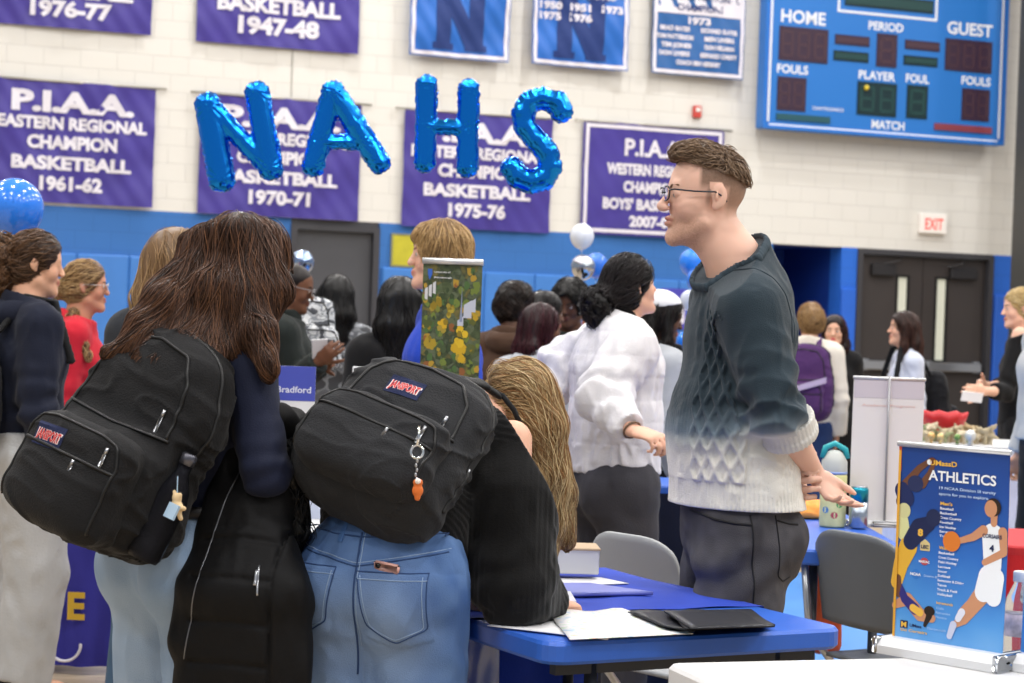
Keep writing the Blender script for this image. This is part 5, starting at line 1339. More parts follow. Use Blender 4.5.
    sp = [dict(pts=list(sq), n=sv, w=.027, t=.007),
          dict(pts=[P(160, 345, d+.02), P(185, 318, d+.06), P(200, 330, d+.16)], n=V(0, -.2, 1), w=.032, t=.010)]
    bp, TT = backpack(M, 'large black backpack with front pocket worn by the long-haired woman', w=.325, h=.475, dp=.235, seed=3, patch=(.058, -.062, 0), pocket=(.0, -.115, .27, .22), straps=sp, patchrot=math.radians(-4), amp=.012)
    # side bottle in the mesh pocket
    mb = MB(); bM = M@np.array([[1, 0, 0, -.172], [0, 1, 0, .125], [0, 0, 1, -.205], [0, 0, 0, 1.]])
    mb.lathe([(.030, 0), (.035, .01), (.035, .13), (.030, .15), (.014, .185), (.014, .20)], 20, M=bM)
    bo = mb.build('water_bottle', mat('glitter_plastic', '#1b1c22', .22, metal=.85, bump=1., bscale=520), None, True); tag(bo, 'dark glittery water bottle with teddy charm in the side pocket of the larger backpack', 'bottle')
    mb = MB(); mb.lathe([(.016, .0), (.016, .02), (.012, .024)], 16, M=bM@np.array([[1, 0, 0, 0], [0, 1, 0, 0], [0, 0, 1, .20], [0, 0, 0, 1.]])); mb.build('cap', mat('cap_silver', '#5c5d66', .25, metal=.7), bo, True)
    s = SDF(.003, .004); cc = (bM@np.array([-.035, .015, .12, 1]))[:3]
    s.ell(cc, .013); s.ell(cc+Zv*.018, .010); 
    for dx in (-1, 1): s.ell(cc+x*dx*.008+Zv*.027, .0045); s.seg(cc, cc+x*dx*.02+Zv*.004, .006, .005); s.seg(cc, cc+x*dx*.012-Zv*.018, .006, .005)
    s.build('teddy_charm', mat('teddy', '#d8bd92', .8), bo)
    mb = MB(); mb.tube([cc+Zv*.028, cc+Zv*.06], .0012, 5); mb.box((-.055, .03, .095), (-.03, .036, .125), bM); mb.build('tag', mat('tag_blue', '#a9c4dc', .5), bo)
    # puffer coat over the arm
    cm = mat('coat_shell', '#0b0b0d', .7, bump=.25, bscale=80, var=.1, spec=.25)
    root = empty('puffer_coat', P(240, 680, d-.12), 'black quilted puffer coat hanging over the arm of the long-haired woman', 'coat')
    s = SDF(.005, .03); sx = unit(V(.95, -.25, 0))
    s.seg(P(262, 450, d-.03), P(255, 505, d-.12), (.060, .045), (.078, .055), sx); s.seg(P(255, 505, d-.12), P(243, 590, d-.21), (.08, .055), (.125, .055), sx, n=2.6)
    s.seg(P(243, 590, d-.21), P(240, 700, d-.20), (.125, .055), (.15, .05), sx, flat=(0, 1), n=2.6)
    s.seg(P(236, 448, d-.08), P(186, 640, d-.19), (.022, .03), (.035, .03), sx)
    # falling part behind
    s.seg(P(285, 450, d-.05), P(292, 650, d-.08), (.04, .05), (.06, .05), sx)
    cz = lambda py: P(240, py, d-.2)[2]
    zs = [cz(y_) for y_ in (486, 500, 512, 524, 537, 574, 618, 660)]
    def quilt(X):
        u = (X-P(240, 560, d-.2))@sx; o = np.zeros(len(X))
        for i, z_ in enumerate(zs):
            zz = z_-.10*np.abs(u-.01)*(1 if i < 5 else .5); o -= .0055*np.exp(-((X[:, 2]-zz)/.0055)**2)*(u > -.085)*(u < .085)*(((X-P(240, 560, d-.2))@unit(V(-.25, -.95, 0))) > .0)
        o -= .008*np.exp(-((u-.088)/.004)**2)*(X[:, 2] < cz(530)); return o+.005*vnoise(X, 12, 4)+.002*vnoise(X*V(2, 1, .6), 30, 6)
    s.displace(quilt); s.build('shell', cm, root); coatS = s; vd = V(-.1, -1, 0)
    s = SDF(.005, .02); s.seg(P(280, 418, d-.12), P(313, 446, d+.0), (.035, .03), (.04, .035)); s.seg(P(262, 432, d-.10), P(290, 425, d-.08), .03, .036); s.seg(P(300, 440, d-.02), P(325, 452, d+.03), .036, .03); s.displace(folds(.012, 10, 30, 9)); s.build('sleeve', cm, root)
    s = SDF(.006, .01); s.seg(P(287, 455, d-.12), P(296, 530, d-.12), .028, .022); s.displace(lambda X: .008*vnoise(X, 70, 3)); v, f = s.mesh(); hv, hf, hc = comb(s, 500, .03, .0014, lambda X: V(.1, 0, -1)+0*X, ['#050506', '#1a1a1c'], step=.008, wavy=.6, seed=5, stray=.006)
    vv, ff, cc2 = join_np([(v, f, np.tile(V(*lin('#0a0a0b')), (len(v), 1))), (hv, hf, hc)]); mesh_obj('fur_lining', vv, ff, HAIR, root, True, cc2)
    coatS.line([P(x, y, d-.2) for x, y in ((236, 462), (222, 500), (210, 545), (199, 595), (187, 657))], vd, .0017, n=60, off=.0).build('zip', mat('zip_metal', '#6d6f74', .4, metal=.7), root, True)
    coatS.line([P(266, 562, d-.2), P(267, 590, d-.2)], vd, .0022, n=12).build('pocket_zip', M_steel, root, True); coatS.line([P(265, 566, d-.2), P(264, 580, d-.2)], vd, .0035, n=6, off=.004).build('zip_pull', M_steel, root, True)
coat_woman()

# ------------------------------------------------------------------ woman leaning over the table
def leaning_woman():
    d = 4.12; J = {}; dirx = unit(V(.42, .9, 0)); F = dirx; S = np.cross(Zv, F)
    J['pelvis'] = P(379, 572, d); J['waist'] = P(399, 515, d+.10); J['chest'] = P(447, 452, d+.24); J['neck'] = P(493, 410, d+.33)
    J['head'] = P(526, 416, d+.42)
    J['shR'] = P(512, 440, d+.16); J['elR'] = P(512, 575, d+.05); J['wrR'] = P(545, 604, d+.18)
    J['shL'] = P(452, 425, d+.42); J['elL'] = P(452, 535, d+.46); J['wrL'] = P(470, 578, d+.20)
    for n, s in (('L', 1), ('R', -1)):
        sl = unit(V(1, -.32, 0)); J['hp'+n] = J['pelvis']-sl*s*.082-Zv*.03; J['kn'+n] = J['hp'+n]-Zv*.36+V(.02, .0, 0); J['an'+n] = V(*J['kn'+n][:2], .06)
    up = unit(J['chest']-J['waist']); S2 = unit(V(-1, .38, 0)); 
    R = rotm(math.radians(60), math.radians(-62), 0)
    r, body, k = figure('woman in ribbed black sweater and blue jeans bending over the blue table', J, F, S2, 1.62, R, skin='#dfae94', fine=False, hands='LR', hs=.95, eyes=(), bw=.95,
        hand=dict(R=dict(d=unit(V(.6, .75, -.12)), n=V(0, 0, -1), curl=.7), L=dict(d=V(.25, .1, -.9), n=V(.5, .6, 0), curl=.5)))
    kn = mat('black_rib_knit', '#0e0f10', .9, bump=.9, wave=('X', 55., .3), sheen=.15, spec=.2, stretch=(1, 1, .0))
    Fw = np.cross(S2, up); Fw = Fw*(1 if Fw[2] < 0 else -1)
    def ribs(X):
        q = X-J['chest']; arm = (X-J['shR'])@unit(J['elR']-J['shR']) > .03
        t = q@up+.25*(q@S2); a = (X-J['shR'])[:, 0]
        return np.where(arm & (np.linalg.norm(np.cross(X-J['shR'], unit(J['elR']-J['shR'])), axis=1) < .12), .0009*np.cos(2*PI*a/.011), .0016*np.cos(2*PI*t/.013))
    def extra(s):
        s.seg(J['shR']-Zv*.02, P(512, 500, d+.10), .075, .085); s.seg(P(512, 500, d+.10), P(515, 590, d+.04), .085, .078); s.seg(P(513, 590, d+.04), P(545, 600, d+.13), .064, .045)
        s.seg(J['chest'], J['waist']-Zv*.0, (.15, .12), (.15, .12), S2)
        s.seg(P(470, 450, d+.16), P(440, 520, d+.1), .07, .05)
    garment_top(r, J, Fw, S2, .95, mat=mat('black_knit', '#0d0d0e', .9, bump=.3, bscale=300, sheen=.12, spec=.2), off=.022, sl=(.075, .08, .05), vox=.0042, amp=.006, hem=-.02, seed=91, k=.045, disp=ribs, extra=extra, waistr=(.15, .12), hemr=(.145, .12), sleeve_to=.75, shr=.055,
        neckcut=(J['neck']*.72+J['chest']*.28+S2*0, unit(unit(J['neck']-J['chest'])*.8+V(.55, -.1, .1))))
    mb = MB()     # tank strap over the bare shoulder
    mb.tube([P(488, 388, d+.24), P(503, 396, d+.21), P(514, 410, d+.19), P(520, 424, d+.18)], .006, 8); mb.build('tank_strap', M_blackf, r, True)
    dm, df = denim('jeans_blue', '#33558c', '#6f8fbc')
    sl = unit(V(1, -.32, 0)); bk = unit(np.cross(Zv, sl)); bk = bk if bk[1] < 0 else -bk
    def jd(X):
        C = df(X); q = X-J['pelvis']
        fade = np.exp(-((q@sl-.07)/.09)**2-((q[:, 2]+.12)/.14)**2)*.4+np.exp(-((q@sl+.08)/.08)**2-((q[:, 2]+.14)/.14)**2)*.35
        return C+fade[:, None]*(np.array(lin('#a9bfdd'))-C)
    def seams(X):
        q = X-J['pelvis']; a = q@sl; z = q[:, 2]; back = (q@bk) > 0
        g = -.010*np.exp(-((a+.0)/.006)**2)*(z < .04)*back          # centre seam
        g += -.004*np.exp(-((z-.055+.25*np.abs(a))/.004)**2)*back     # yoke
        g += -.004*np.exp(-((z-.095)/.003)**2)
        def pocket(cx, cz, w, h, rot=0.):
            u = np.abs((a-cx)+rot*(z-cz)); v_ = z-cz; bot = -h/2-.018*(1-np.clip(u/(w/2), 0, 1))
            ins = (u < w/2) & (v_ < h/2) & (v_ > bot); return .0035*ins
        return (g*.5+(pocket(.082, -.050, .135, .135, .1)+pocket(-.10, -.045, .105, .135, -.12))*.8)*back
    def ex(s): pass
    garment_pants(r, J, -bk, -sl, .95, mat=dm, off=.014, r=(.100, .086, .088), vox=.0042, amp=.007, colf=jd, disp=seams, seat=.012, top=.045, pr=(.160, .125), seed=92)
    pn = GS['pants']; thr = mat('jean_thread', '#8ba3c4', .7); dk = mat('jean_seam', '#26416e', .8); P0 = J['pelvis']
    def L_(pts, rad=.0011, m=thr, nm='stitching', n=50, dash=0): pn.line([P0+sl*a_+Zv*z_+bk*.05 for a_, z_ in pts], bk, rad, n=n, dash=dash, off=.0004).build(nm, m, r, True)
    for cx, cz, wd, ht, lean_ in ((.082, -.050, .135, .135, -.05), (-.100, -.045, .105, .135, .06)):
        x0, x1 = cx-wd/2, cx+wd/2; L = lambda x, z: (x+lean_*(z-cz)*2, z)
        for e in (0, .007): L_([L(x0+e, cz+ht/2-e), L(x0+e+.006, cz-ht*.32), L(cx, cz-ht*.55+e), L(x1-e-.006, cz-ht*.32), L(x1-e, cz+ht/2-e)], .0010 if e else .0014, thr if e else dk)
        L_([L(x0, cz+ht/2), L(x1, cz+ht/2)], .0018, dk); L_([L(x0, cz+ht/2-.014), L(x1, cz+ht/2-.014)])
    L_([(0, .09), (.004, .03), (0, -.06), (-.006, -.14), (-.01, -.2)], .0022, dk); L_([(.007, .09), (.011, .03), (.007, -.06), (0, -.14)])
    L_([(-.15, .05), (-.07, .040), (0, .026), (.08, .040), (.16, .055)], .0016, dk); L_([(-.15, .056), (-.07, .046), (0, .032), (.08, .046), (.16, .061)])
    L_([(-.16, .088), (0, .082), (.16, .09)], .0018, dk)
    for lx in (-.045, .085):
        pn.patch(P0+sl*lx+Zv*.095, sl, Zv, bk, .012, .05, 'belt_loop', mat('denim_loop', '#456aa0', .85), r, off=.003, n=5)
    o = pn.hit((P0+sl*.065+Zv*.022)[None, :], bk, off=.002)[0]; c_, s_ = math.cos(.12), math.sin(.12); Mr = frame(o, sl*c_-Zv*s_, -bk, Zv*c_+sl*s_)
    mb = MB(); mb.box((-.028, .0, -.006), (.028, .008, .016), Mr, bev=.004); ph = mb.build('phone', mat('phone_pink', '#d7a59a', .3), None, True); tag(ph, 'pink phone sticking out of the back pocket of blue jeans', 'phone')
    mb = MB(); mb.tube([(Mr@np.array([-.016, -.002, .007, 1]))[:3], (Mr@np.array([-.016, .001, .007, 1]))[:3]], .005, 12); mb.build('camera', mat('cam_black', '#1a1a1c', .2), ph, True)
    # long wavy hair hanging towards the table
    c = J['head']; s = SDF(.006, .02); T = lambda x, y, z: c+R@(V(x, y, z)*k)
    s.ell(c, V(.082, .10, .095)*k, R); s.ell(P(518, 402, d+.36), (.082, .08, .062))
    q = lambda px, py, dd: P(px, py, d+dd)
    def lock(pts, rads, side=V(1, 0, 0)):
        for i in range(len(pts)-1): s.seg(pts[i], pts[i+1], rads[i], rads[i+1], side, .02)
    lock([q(526, 392, .34), q(538, 425, .33), q(546, 475, .33), q(548, 520, .34), q(541, 575, .34)], [(.060, .06), (.048, .06), (.036, .045), (.026, .035), (.010, .015)])
    lock([q(545, 440, .36), q(559, 490, .38), q(566, 540, .4)], [(.03, .04), (.022, .03), (.008, .012)])
    lock([q(498, 380, .30), q(518, 386, .34)], [(.02, .03), (.05, .045)])
    s.displace(lambda X: .007*vnoise(X*V(1, 1, .35), 34, 2))
    top_ = P(498, 368, d+.3)
    def fl(X):
        dx = X-top_; w = np.clip(1-(dx[:, 0])/.16, 0, 1)[:, None]; return V(1, .1, .15)*w+V(.05, 0, -1)*(1.15-w)
    put_hair(r, s, ['#7a5f42', '#a08258', '#c0a477', '#d6c096', '#8c6a48', '#a97a4c'], 6500, .2, .0009, fl, .42, 30, 22, step=.012, stray=.004, base='#7d6546', jitter=.3)
    # backpack
    ub = unit(V(.46, .44, .77)); y = V(-.12, -.80, .55); y = unit(y-ub*np.dot(y, ub)); x = np.cross(y, ub)
    o = P(401, 452, d+.02)+y*(-.02)
    M = frame(o, x, y, ub)
    sp = [dict(pts=[P(462, 380, d+.12), P(482, 384, d+.18), P(496, 394, d+.22)], n=V(.1, -.5, 1), w=.024, t=.008)]
    bp, TT = backpack(M, 'black backpack with metal keyring, worn by the woman bending over the table', w=.325, h=.365, dp=.19, seed=13, cloth=fabric('pack_faded', '#232427', .8, bump=.5, bscale=260, var=.12), patch=(.02, .085, 0), patch_on='main', pocket=(.0, -.075, .29, .18), straps=sp, patchrot=math.radians(-4), amp=.011)
    # keyring and charm on the zip
    kr = P(417, 452, d-.245); root = empty('keyring', kr, 'silver split ring with orange charm clipped to the backpack zip', 'keyring')
    mb = MB(); mb.tube([kr+V(math.cos(t), .15*math.sin(t), math.sin(t))*.013 for t in np.linspace(0, 2*PI, 21)[:-1]], .0016, 6, close=True); mb.tube([kr+V(.006+math.cos(t)*.9, .3*math.sin(t), math.sin(t))*.012 for t in np.linspace(0, 2*PI, 21)[:-1]], .0014, 6, close=True)
    mb.build('ring', M_chrome, root, True)
    mb = MB(); mb.tube([kr+Zv*.013, kr+Zv*.03+V(.002, .004, 0), kr+Zv*.05+V(.002, .006, 0)], .003, 6); mb.build('clasp', M_chrome, root, True)
    mb = MB()
    for i in range(5): mb.sphere(kr-Zv*(.017+.009*i)+V(.001*(-1)**i, 0, 0), .0045, 8, sc=(.6, .5, 1))
    mb.build('chain', M_steel, root, True)
    s = SDF(.0022, .003); cc = kr-Zv*.075+V(.004, 0, 0); s.ell(cc, (.011, .008, .013)); s.ell(cc+Zv*.016, (.010, .008, .008)); s.ell(cc-Zv*.014, .006)
    s.build('charm', mat('charm_orange', '#d9702e', .4), root, lambda X: np.tile(lin('#d9702e'), (len(X), 1)))
    mb = MB(); mb.sphere(cc+Zv*.019+V(0, -.006, 0), .006, 10); mb.build('charm_face', mat('charm_white', '#eee4dc', .4), root, True)
leaning_woman()
# ------------------------------------------------------------------ tables, chairs, stands
HT = .75
M_tblue = mat('plastic_blue', '#2f62c4', .38, bump=.15, bscale=400, var=.03, vscale=30); M_twhite = mat('plastic_white', '#dcdcdc', .4, bump=.15, bscale=400); M_leg = mat('powder_grey', '#33353a', .45, metal=.3)
def rrect(w, h, r, n=5, x0=0, y0=0):
    pts = []
    for cx, cy, a0 in ((w-r, r, -PI/2), (w-r, h-r, 0), (r, h-r, PI/2), (r, r, PI)):
        for i in range(n+1): a = a0+PI/2*i/n; pts.append((x0+cx+r*math.cos(a), y0+cy+r*math.sin(a)))
    return pts
def slab(mb, poly, z0, z1, bev, M=None):
    c = np.mean(poly, 0); n = len(poly); P_ = np.array(poly); d_ = P_-c; L = np.linalg.norm(d_, axis=1, keepdims=True)
    def ring(s_, z): return [(x, y, z) for x, y in (P_-d_/L*s_)]
    vs = ring(bev, z0)+ring(0, z0+bev)+ring(0, z1-bev)+ring(bev, z1); fs = [tuple(range(n))[::-1], tuple(range(3*n, 4*n))]
    for k in range(3):
        for i in range(n): fs.append((k*n+i, k*n+(i+1) % n, (k+1)*n+(i+1) % n, (k+1)*n+i))
    mb.add(vs, fs, M)
def table(M, w, h, m, label, thick=.045, r=.05, legs=True, group=None):
    """M: corner frame, x along w, y along h"""
    c = (M@np.array([w/2, h/2, 0, 1]))[:3]; root = empty('folding_table', c, label, 'table', group)
    mb = MB(); slab(mb, rrect(w, h, r), HT-thick, HT, .007, M); mb.build('table_top', m, root)
    if legs:
        for x in (.14, w-.14):
            for y in (.07, h-.07):
                mb = MB(); mb.tube([(x, y, .0), (x, y, HT-thick)], .014, 10, M=M); mb.build('leg', M_leg, root, True)
            mb = MB(); mb.tube([(x, .07, .25), (x, h-.07, .25)], .011, 8, M=M); mb.tube([(x, .07, .02), (x, h-.07, .02)], .013, 8, M=M); mb.build('crossbar', M_leg, root, True)
        for y in (.07, h-.07):
            mb = MB(); mb.box((.05, y-.012, HT-thick-.03), (w-.05, y+.012, HT-thick), M); mb.build('rail', M_leg, root)
    return root
# the blue table with the sign-up sheets: short end towards the camera
c1 = Pz(848, 628, HT); c2 = Pz(600, 571, HT); c0 = Pz(552, 644, HT)
ex = unit((c0-c1)*V(1, 1, 0)); ey = unit(np.cross(Zv, ex)); ey = -ey if np.dot(ey, c2-c1) < 0 else ey
W_, H_ = .74, np.dot(c2-c1, ey)+.02
Mt = frame(V(c1[0], c1[1], 0), ex, ey, Zv)
def Tt(a, b, z=HT): return (Mt@np.array([a, b, z, 1]))[:3]
tb = table(Mt, W_, H_, M_tblue, 'blue plastic folding table with sign-up papers in front of the sweater man', r=.05)
def tloc(px, py, z=HT):
    p = Pz(px, py, z); q = np.linalg.inv(Mt)@np.array([*p, 1]); return q[0], q[1]
# royal blue cloth over its far half
clm = fabric('royal_cloth', '#1f3fb0', .75, bump=.2)
a_, b_ = tloc(745, 607); mb = MB(); n = 30; vs = []; ys = [b_-.01, H_+.012]; xs = [-.008, W_+.012]
def clz(x, y): return HT+.003+.0015*math.sin(x*30+y*14)
gx = np.linspace(xs[0], xs[1], n); gy = np.linspace(ys[0], ys[1], n)
for y in gy:
    for x in gx: vs.append((x, y+.02*math.sin(x*4)*(y < ys[0]+.01), clz(x, y)))
fs = [(j*n+i, j*n+i+1, (j+1)*n+i+1, (j+1)*n+i) for j in range(n-1) for i in range(n-1)]
def drop(edge, out, L=.42):
    global vs, fs
    k0 = len(vs); m = len(edge)
    for lv in range(1, 9):
        for i, e in enumerate(edge):
            x, y, z = vs[e]; t = lv/8; wv = .012*math.sin(i*1.1+.5)*t; vs.append((x+out[0]*(.006+.012*t+wv), y+out[1]*(.006+.012*t+wv), z-L*t))
    for lv in range(8):
        for i in range(m-1):
            a = edge[i] if lv == 0 else k0+(lv-1)*m+i; b = edge[i+1] if lv == 0 else k0+(lv-1)*m+i+1; fs.append((a, b, k0+lv*m+i+1, k0+lv*m+i))
drop([j*n for j in range(n)], (-1, 0), .14); drop([j*n+n-1 for j in range(n)], (1, 0), .5); drop([(n-1)*n+i for i in range(n)], (0, 1), .5)
mb.add(vs, fs, Mt); o = mb.build('tablecloth', clm, None, True); tag(o, 'royal blue cloth draped over the far half of the blue folding table', 'tablecloth')
tag(o, None, None)
def paper(corners, z, name, m, label, cat, th=.0015, parent=None, group=None, curl=0.):
    """corners: four photo points of the sheet's outline, read on the height z"""
    pts = [Pz(x, y, z) for x, y in corners]; n = 8; vs = []
    for j in range(n+1):
        for i in range(n+1):
            a, b = i/n, j/n; p = (pts[0]*(1-a)+pts[1]*a)*(1-b)+(pts[3]*(1-a)+pts[2]*a)*b; p = p+Zv*(curl*abs(math.sin(a*PI*1.5+.4))**2*(b)); vs.append(p)
    k = len(vs); vs += [p+Zv*th for p in vs]; f0 = [(j*(n+1)+i, j*(n+1)+i+1, (j+1)*(n+1)+i+1, (j+1)*(n+1)+i) for j in range(n) for i in range(n)]
    fs = [f[::-1] for f in f0]+[tuple(k+i for i in f) for f in f0]; N1 = n+1
    rim = [i for i in range(N1)]+[j*N1+n for j in range(1, N1)]+[n*N1+i for i in range(n-1, -1, -1)]+[j*N1 for j in range(n-1, 0, -1)]
    fs += [(rim[i], rim[(i+1) % len(rim)], k+rim[(i+1) % len(rim)], k+rim[i]) for i in range(len(rim))]
    o = mesh_obj(name, np.array(vs), fs, m, parent, True)
    if parent is None: tag(o, label, cat, group)
    return o
M_paper = mat('paper', '#e4e4e6', .6)
def mapmat():
    m = mat('map_print', '#e8e8ea', .5); nt = m.node_tree; N = nt.nodes; L = nt.links; b = N['Principled BSDF']; tc = N.new('ShaderNodeTexCoord')
    n = N.new('ShaderNodeTexNoise'); n.inputs['Scale'].default_value = 34; L.new(tc.outputs['Object'], n.inputs['Vector']); r = N.new('ShaderNodeValToRGB'); e = r.color_ramp.elements
    e[0].position = .36; e[0].color = (*lin('#b9d2e6'), 1); e[1].position = .47; e[1].color = (*lin('#eceaec'), 1)
    for p, c in ((.56, '#eceaec'), (.62, '#bfe0c4'), (.68, '#efc6c0')): x = e.new(p); x.color = (*lin(c), 1)
    L.new(n.outputs['Fac'], r.inputs['Fac']); L.new(r.outputs['Color'], b.inputs['Base Color']); return m
paper([(487, 626), (540, 612), (620, 612), (608, 640)], HT+.004, 'paper_sheet', M_paper, 'white sheet lying under the hand of the woman writing', 'paper')
paper([(570, 640), (693, 634), (622, 611), (548, 613)], HT+.009, 'campus_map', mapmat(), 'large printed campus map lying unfolded at the front of the blue table', 'map', curl=.006)
lilac = mat('lilac_cover', '#6f78c4', .5)
bz = HT+.006
bk1 = paper([(556, 597), (653, 595), (590, 586), (500, 586)], bz, 'booklet', lilac, 'thin lilac booklet on the royal blue cloth', 'booklet', th=.008)
paper([(540, 587), (629, 584), (600, 578), (530, 579)], bz, 'paper_sheet', M_paper, 'white sheet on the royal blue cloth behind the lilac booklet', 'paper', th=.002)
b1, b2 = Pz(560, 598, bz+.008), Pz(640, 595, bz+.008); mb = MB()
Mb = frame(Pz(605, 592.5, bz+.0083), unit(b2-b1), unit(np.cross(Zv, unit(b2-b1))), Zv)
mb2 = MB(); vs_, fs_ = text_mesh('University Guide', .009, .01, .09); mb2.add([(v[0], v[1], 0.0006) for v in vs_], fs_, Mb); mb2.build('lettering', mat('lilac_print', '#a9b0e6', .5), bk1)
def book(corners, z, th, label, cover='#e6e6ea', name='book'):
    pts = [Pz(x, y, z) for x, y in corners]; c = sum(pts)/4; root = empty(name, c, label, 'book')
    vs = [p for p in pts]+[p+Zv*th for p in pts]; f = [(3, 2, 1, 0), (4, 5, 6, 7), (0, 1, 5, 4), (1, 2, 6, 5), (2, 3, 7, 6), (3, 0, 4, 7)]
    s_ = lambda p, t: c*(1-t)+p*t
    mb = MB(); mb.add([s_(p, .985)*V(1, 1, 0)+Zv*(z+th*.12) for p in pts]+[s_(p, .985)*V(1, 1, 0)+Zv*(z+th*.88) for p in pts], f); mb.build('pages', mat('pages', '#d9d6cf', .8, bump=.4, wave=('Z', 400.)), root)
    for k, (za, zb) in enumerate(((0, .12), (.88, 1.))):
        mb = MB(); mb.add([V(p[0], p[1], z+th*za) for p in pts]+[V(p[0], p[1], z+th*zb) for p in pts], f); mb.build('cover', mat('cover'+cover, cover, .5), root)
    return root
book([(500, 611), (576, 610), (570, 600), (520, 598)], HT+.005, .020, 'thick white catalogue on the blue cloth by the writing hand', '#d9dbe6')
# dark folders in a fanned stack
M_fold = mat('folder_black', '#0d111c', .42, bump=.1, spec=.4)
z = HT+.002
sp_ = [((620, 612), (775, 623), (757, 609), (672, 605))]
base = [(690, 630), (772, 627), (747, 611), (668, 612)]
for i in range(9):
    dx, dy = (-1.2+.55*i, 0) if i < 5 else (-3.5+.4*i, -.5)
    paper([(x+dx, y+dy) for x, y in base], z, 'folder', M_fold, None, None, th=.0032) if False else None
    o = paper([(x+dx+random.uniform(-4.5, 4.5), y+dy+random.uniform(-.8, .8)) for x, y in base], z, 'folder', M_fold, ['glossy dark folder at the bottom of the right-hand stack on the blue table', 'glossy dark folder inside the right-hand stack on the blue table', 'glossy dark folder on top of the right-hand stack on the blue table'][0 if i == 0 else 2 if i == 8 else 1], 'folder', th=.0030, group='dark folders in the right-hand stack'); z += .0034
z = HT+.002; base = [(662, 631), (690, 632), (668, 613), (624, 612)]
base = [(660, 627), (690, 632), (700, 612), (625, 613)]
for i in range(5):
    dx = -2+1.6*i
    paper([(x+dx, y) for x, y in base], z, 'folder', M_fold, ['glossy dark folder at the bottom of the fanned left-hand pile', 'glossy dark folder inside the fanned left-hand pile', 'glossy dark folder on top of the fanned left-hand pile'][0 if i == 0 else 2 if i == 4 else 1], 'folder', th=.0026, group='dark folders in the fanned left-hand pile', curl=.004); z += .004
# box with a phone behind
def box_thing(name, px0, px1, pyb, d_, hgt, dep, m, label, cat, yaw=0., open_=False):
    p = P((px0+px1)/2, pyb, d_); w = (px1-px0)/FPX*d_; M = yawM(V(p[0], p[1], p[2]), yaw); root = empty(name, p, label, cat)
    mb = MB(); mb.box((-w/2, 0, 0), (w/2, dep, hgt), M, bev=.003); mb.build('body', m, root)
    mb = MB(); mb.box((-w/2-.003, -.003, hgt-.004), (w/2+.003, dep+.003, hgt+.002), M, bev=.002); mb.build('lid', mat('kraft_edge', '#b9a184', .7), root)
    return root
pB = Pz(570, 574, HT+.004); dB = pB[1]
box_thing('carton', 541, 599, 574, float(np.dot(pB-CAM, _F))-.13, .062, .12, mat('carton_white', '#cfd0d4', .6), 'white carton with brown rim at the far end of the blue table', 'box', yaw=.05)
pt_ = P(563, 549, float(np.dot(pB-CAM, _F))-.12+.04)
mb = MB(); Mx_ = yawM(pt_, .1); mb.box((-.055, -.02, .0), (.065, .05, .009), Mx_, bev=.002); o = mb.build('tablet', mat('tablet_black', '#202226', .2), None); tag(o, 'black phone lying on top of the white carton', 'phone')
# white table at the front right
w1 = Pz(664, 663, HT+.0); w2 = Pz(1040, 655, HT); dx_ = unit((w2-w1)*V(1, 1, 0)); Mw = frame(V(w1[0], w1[1], 0)-np.cross(Zv, dx_)*.76, dx_, np.cross(Zv, dx_), Zv)
table(Mw, 1.22, .76, M_twhite, 'white plastic folding table at the lower right foreground', r=.03)

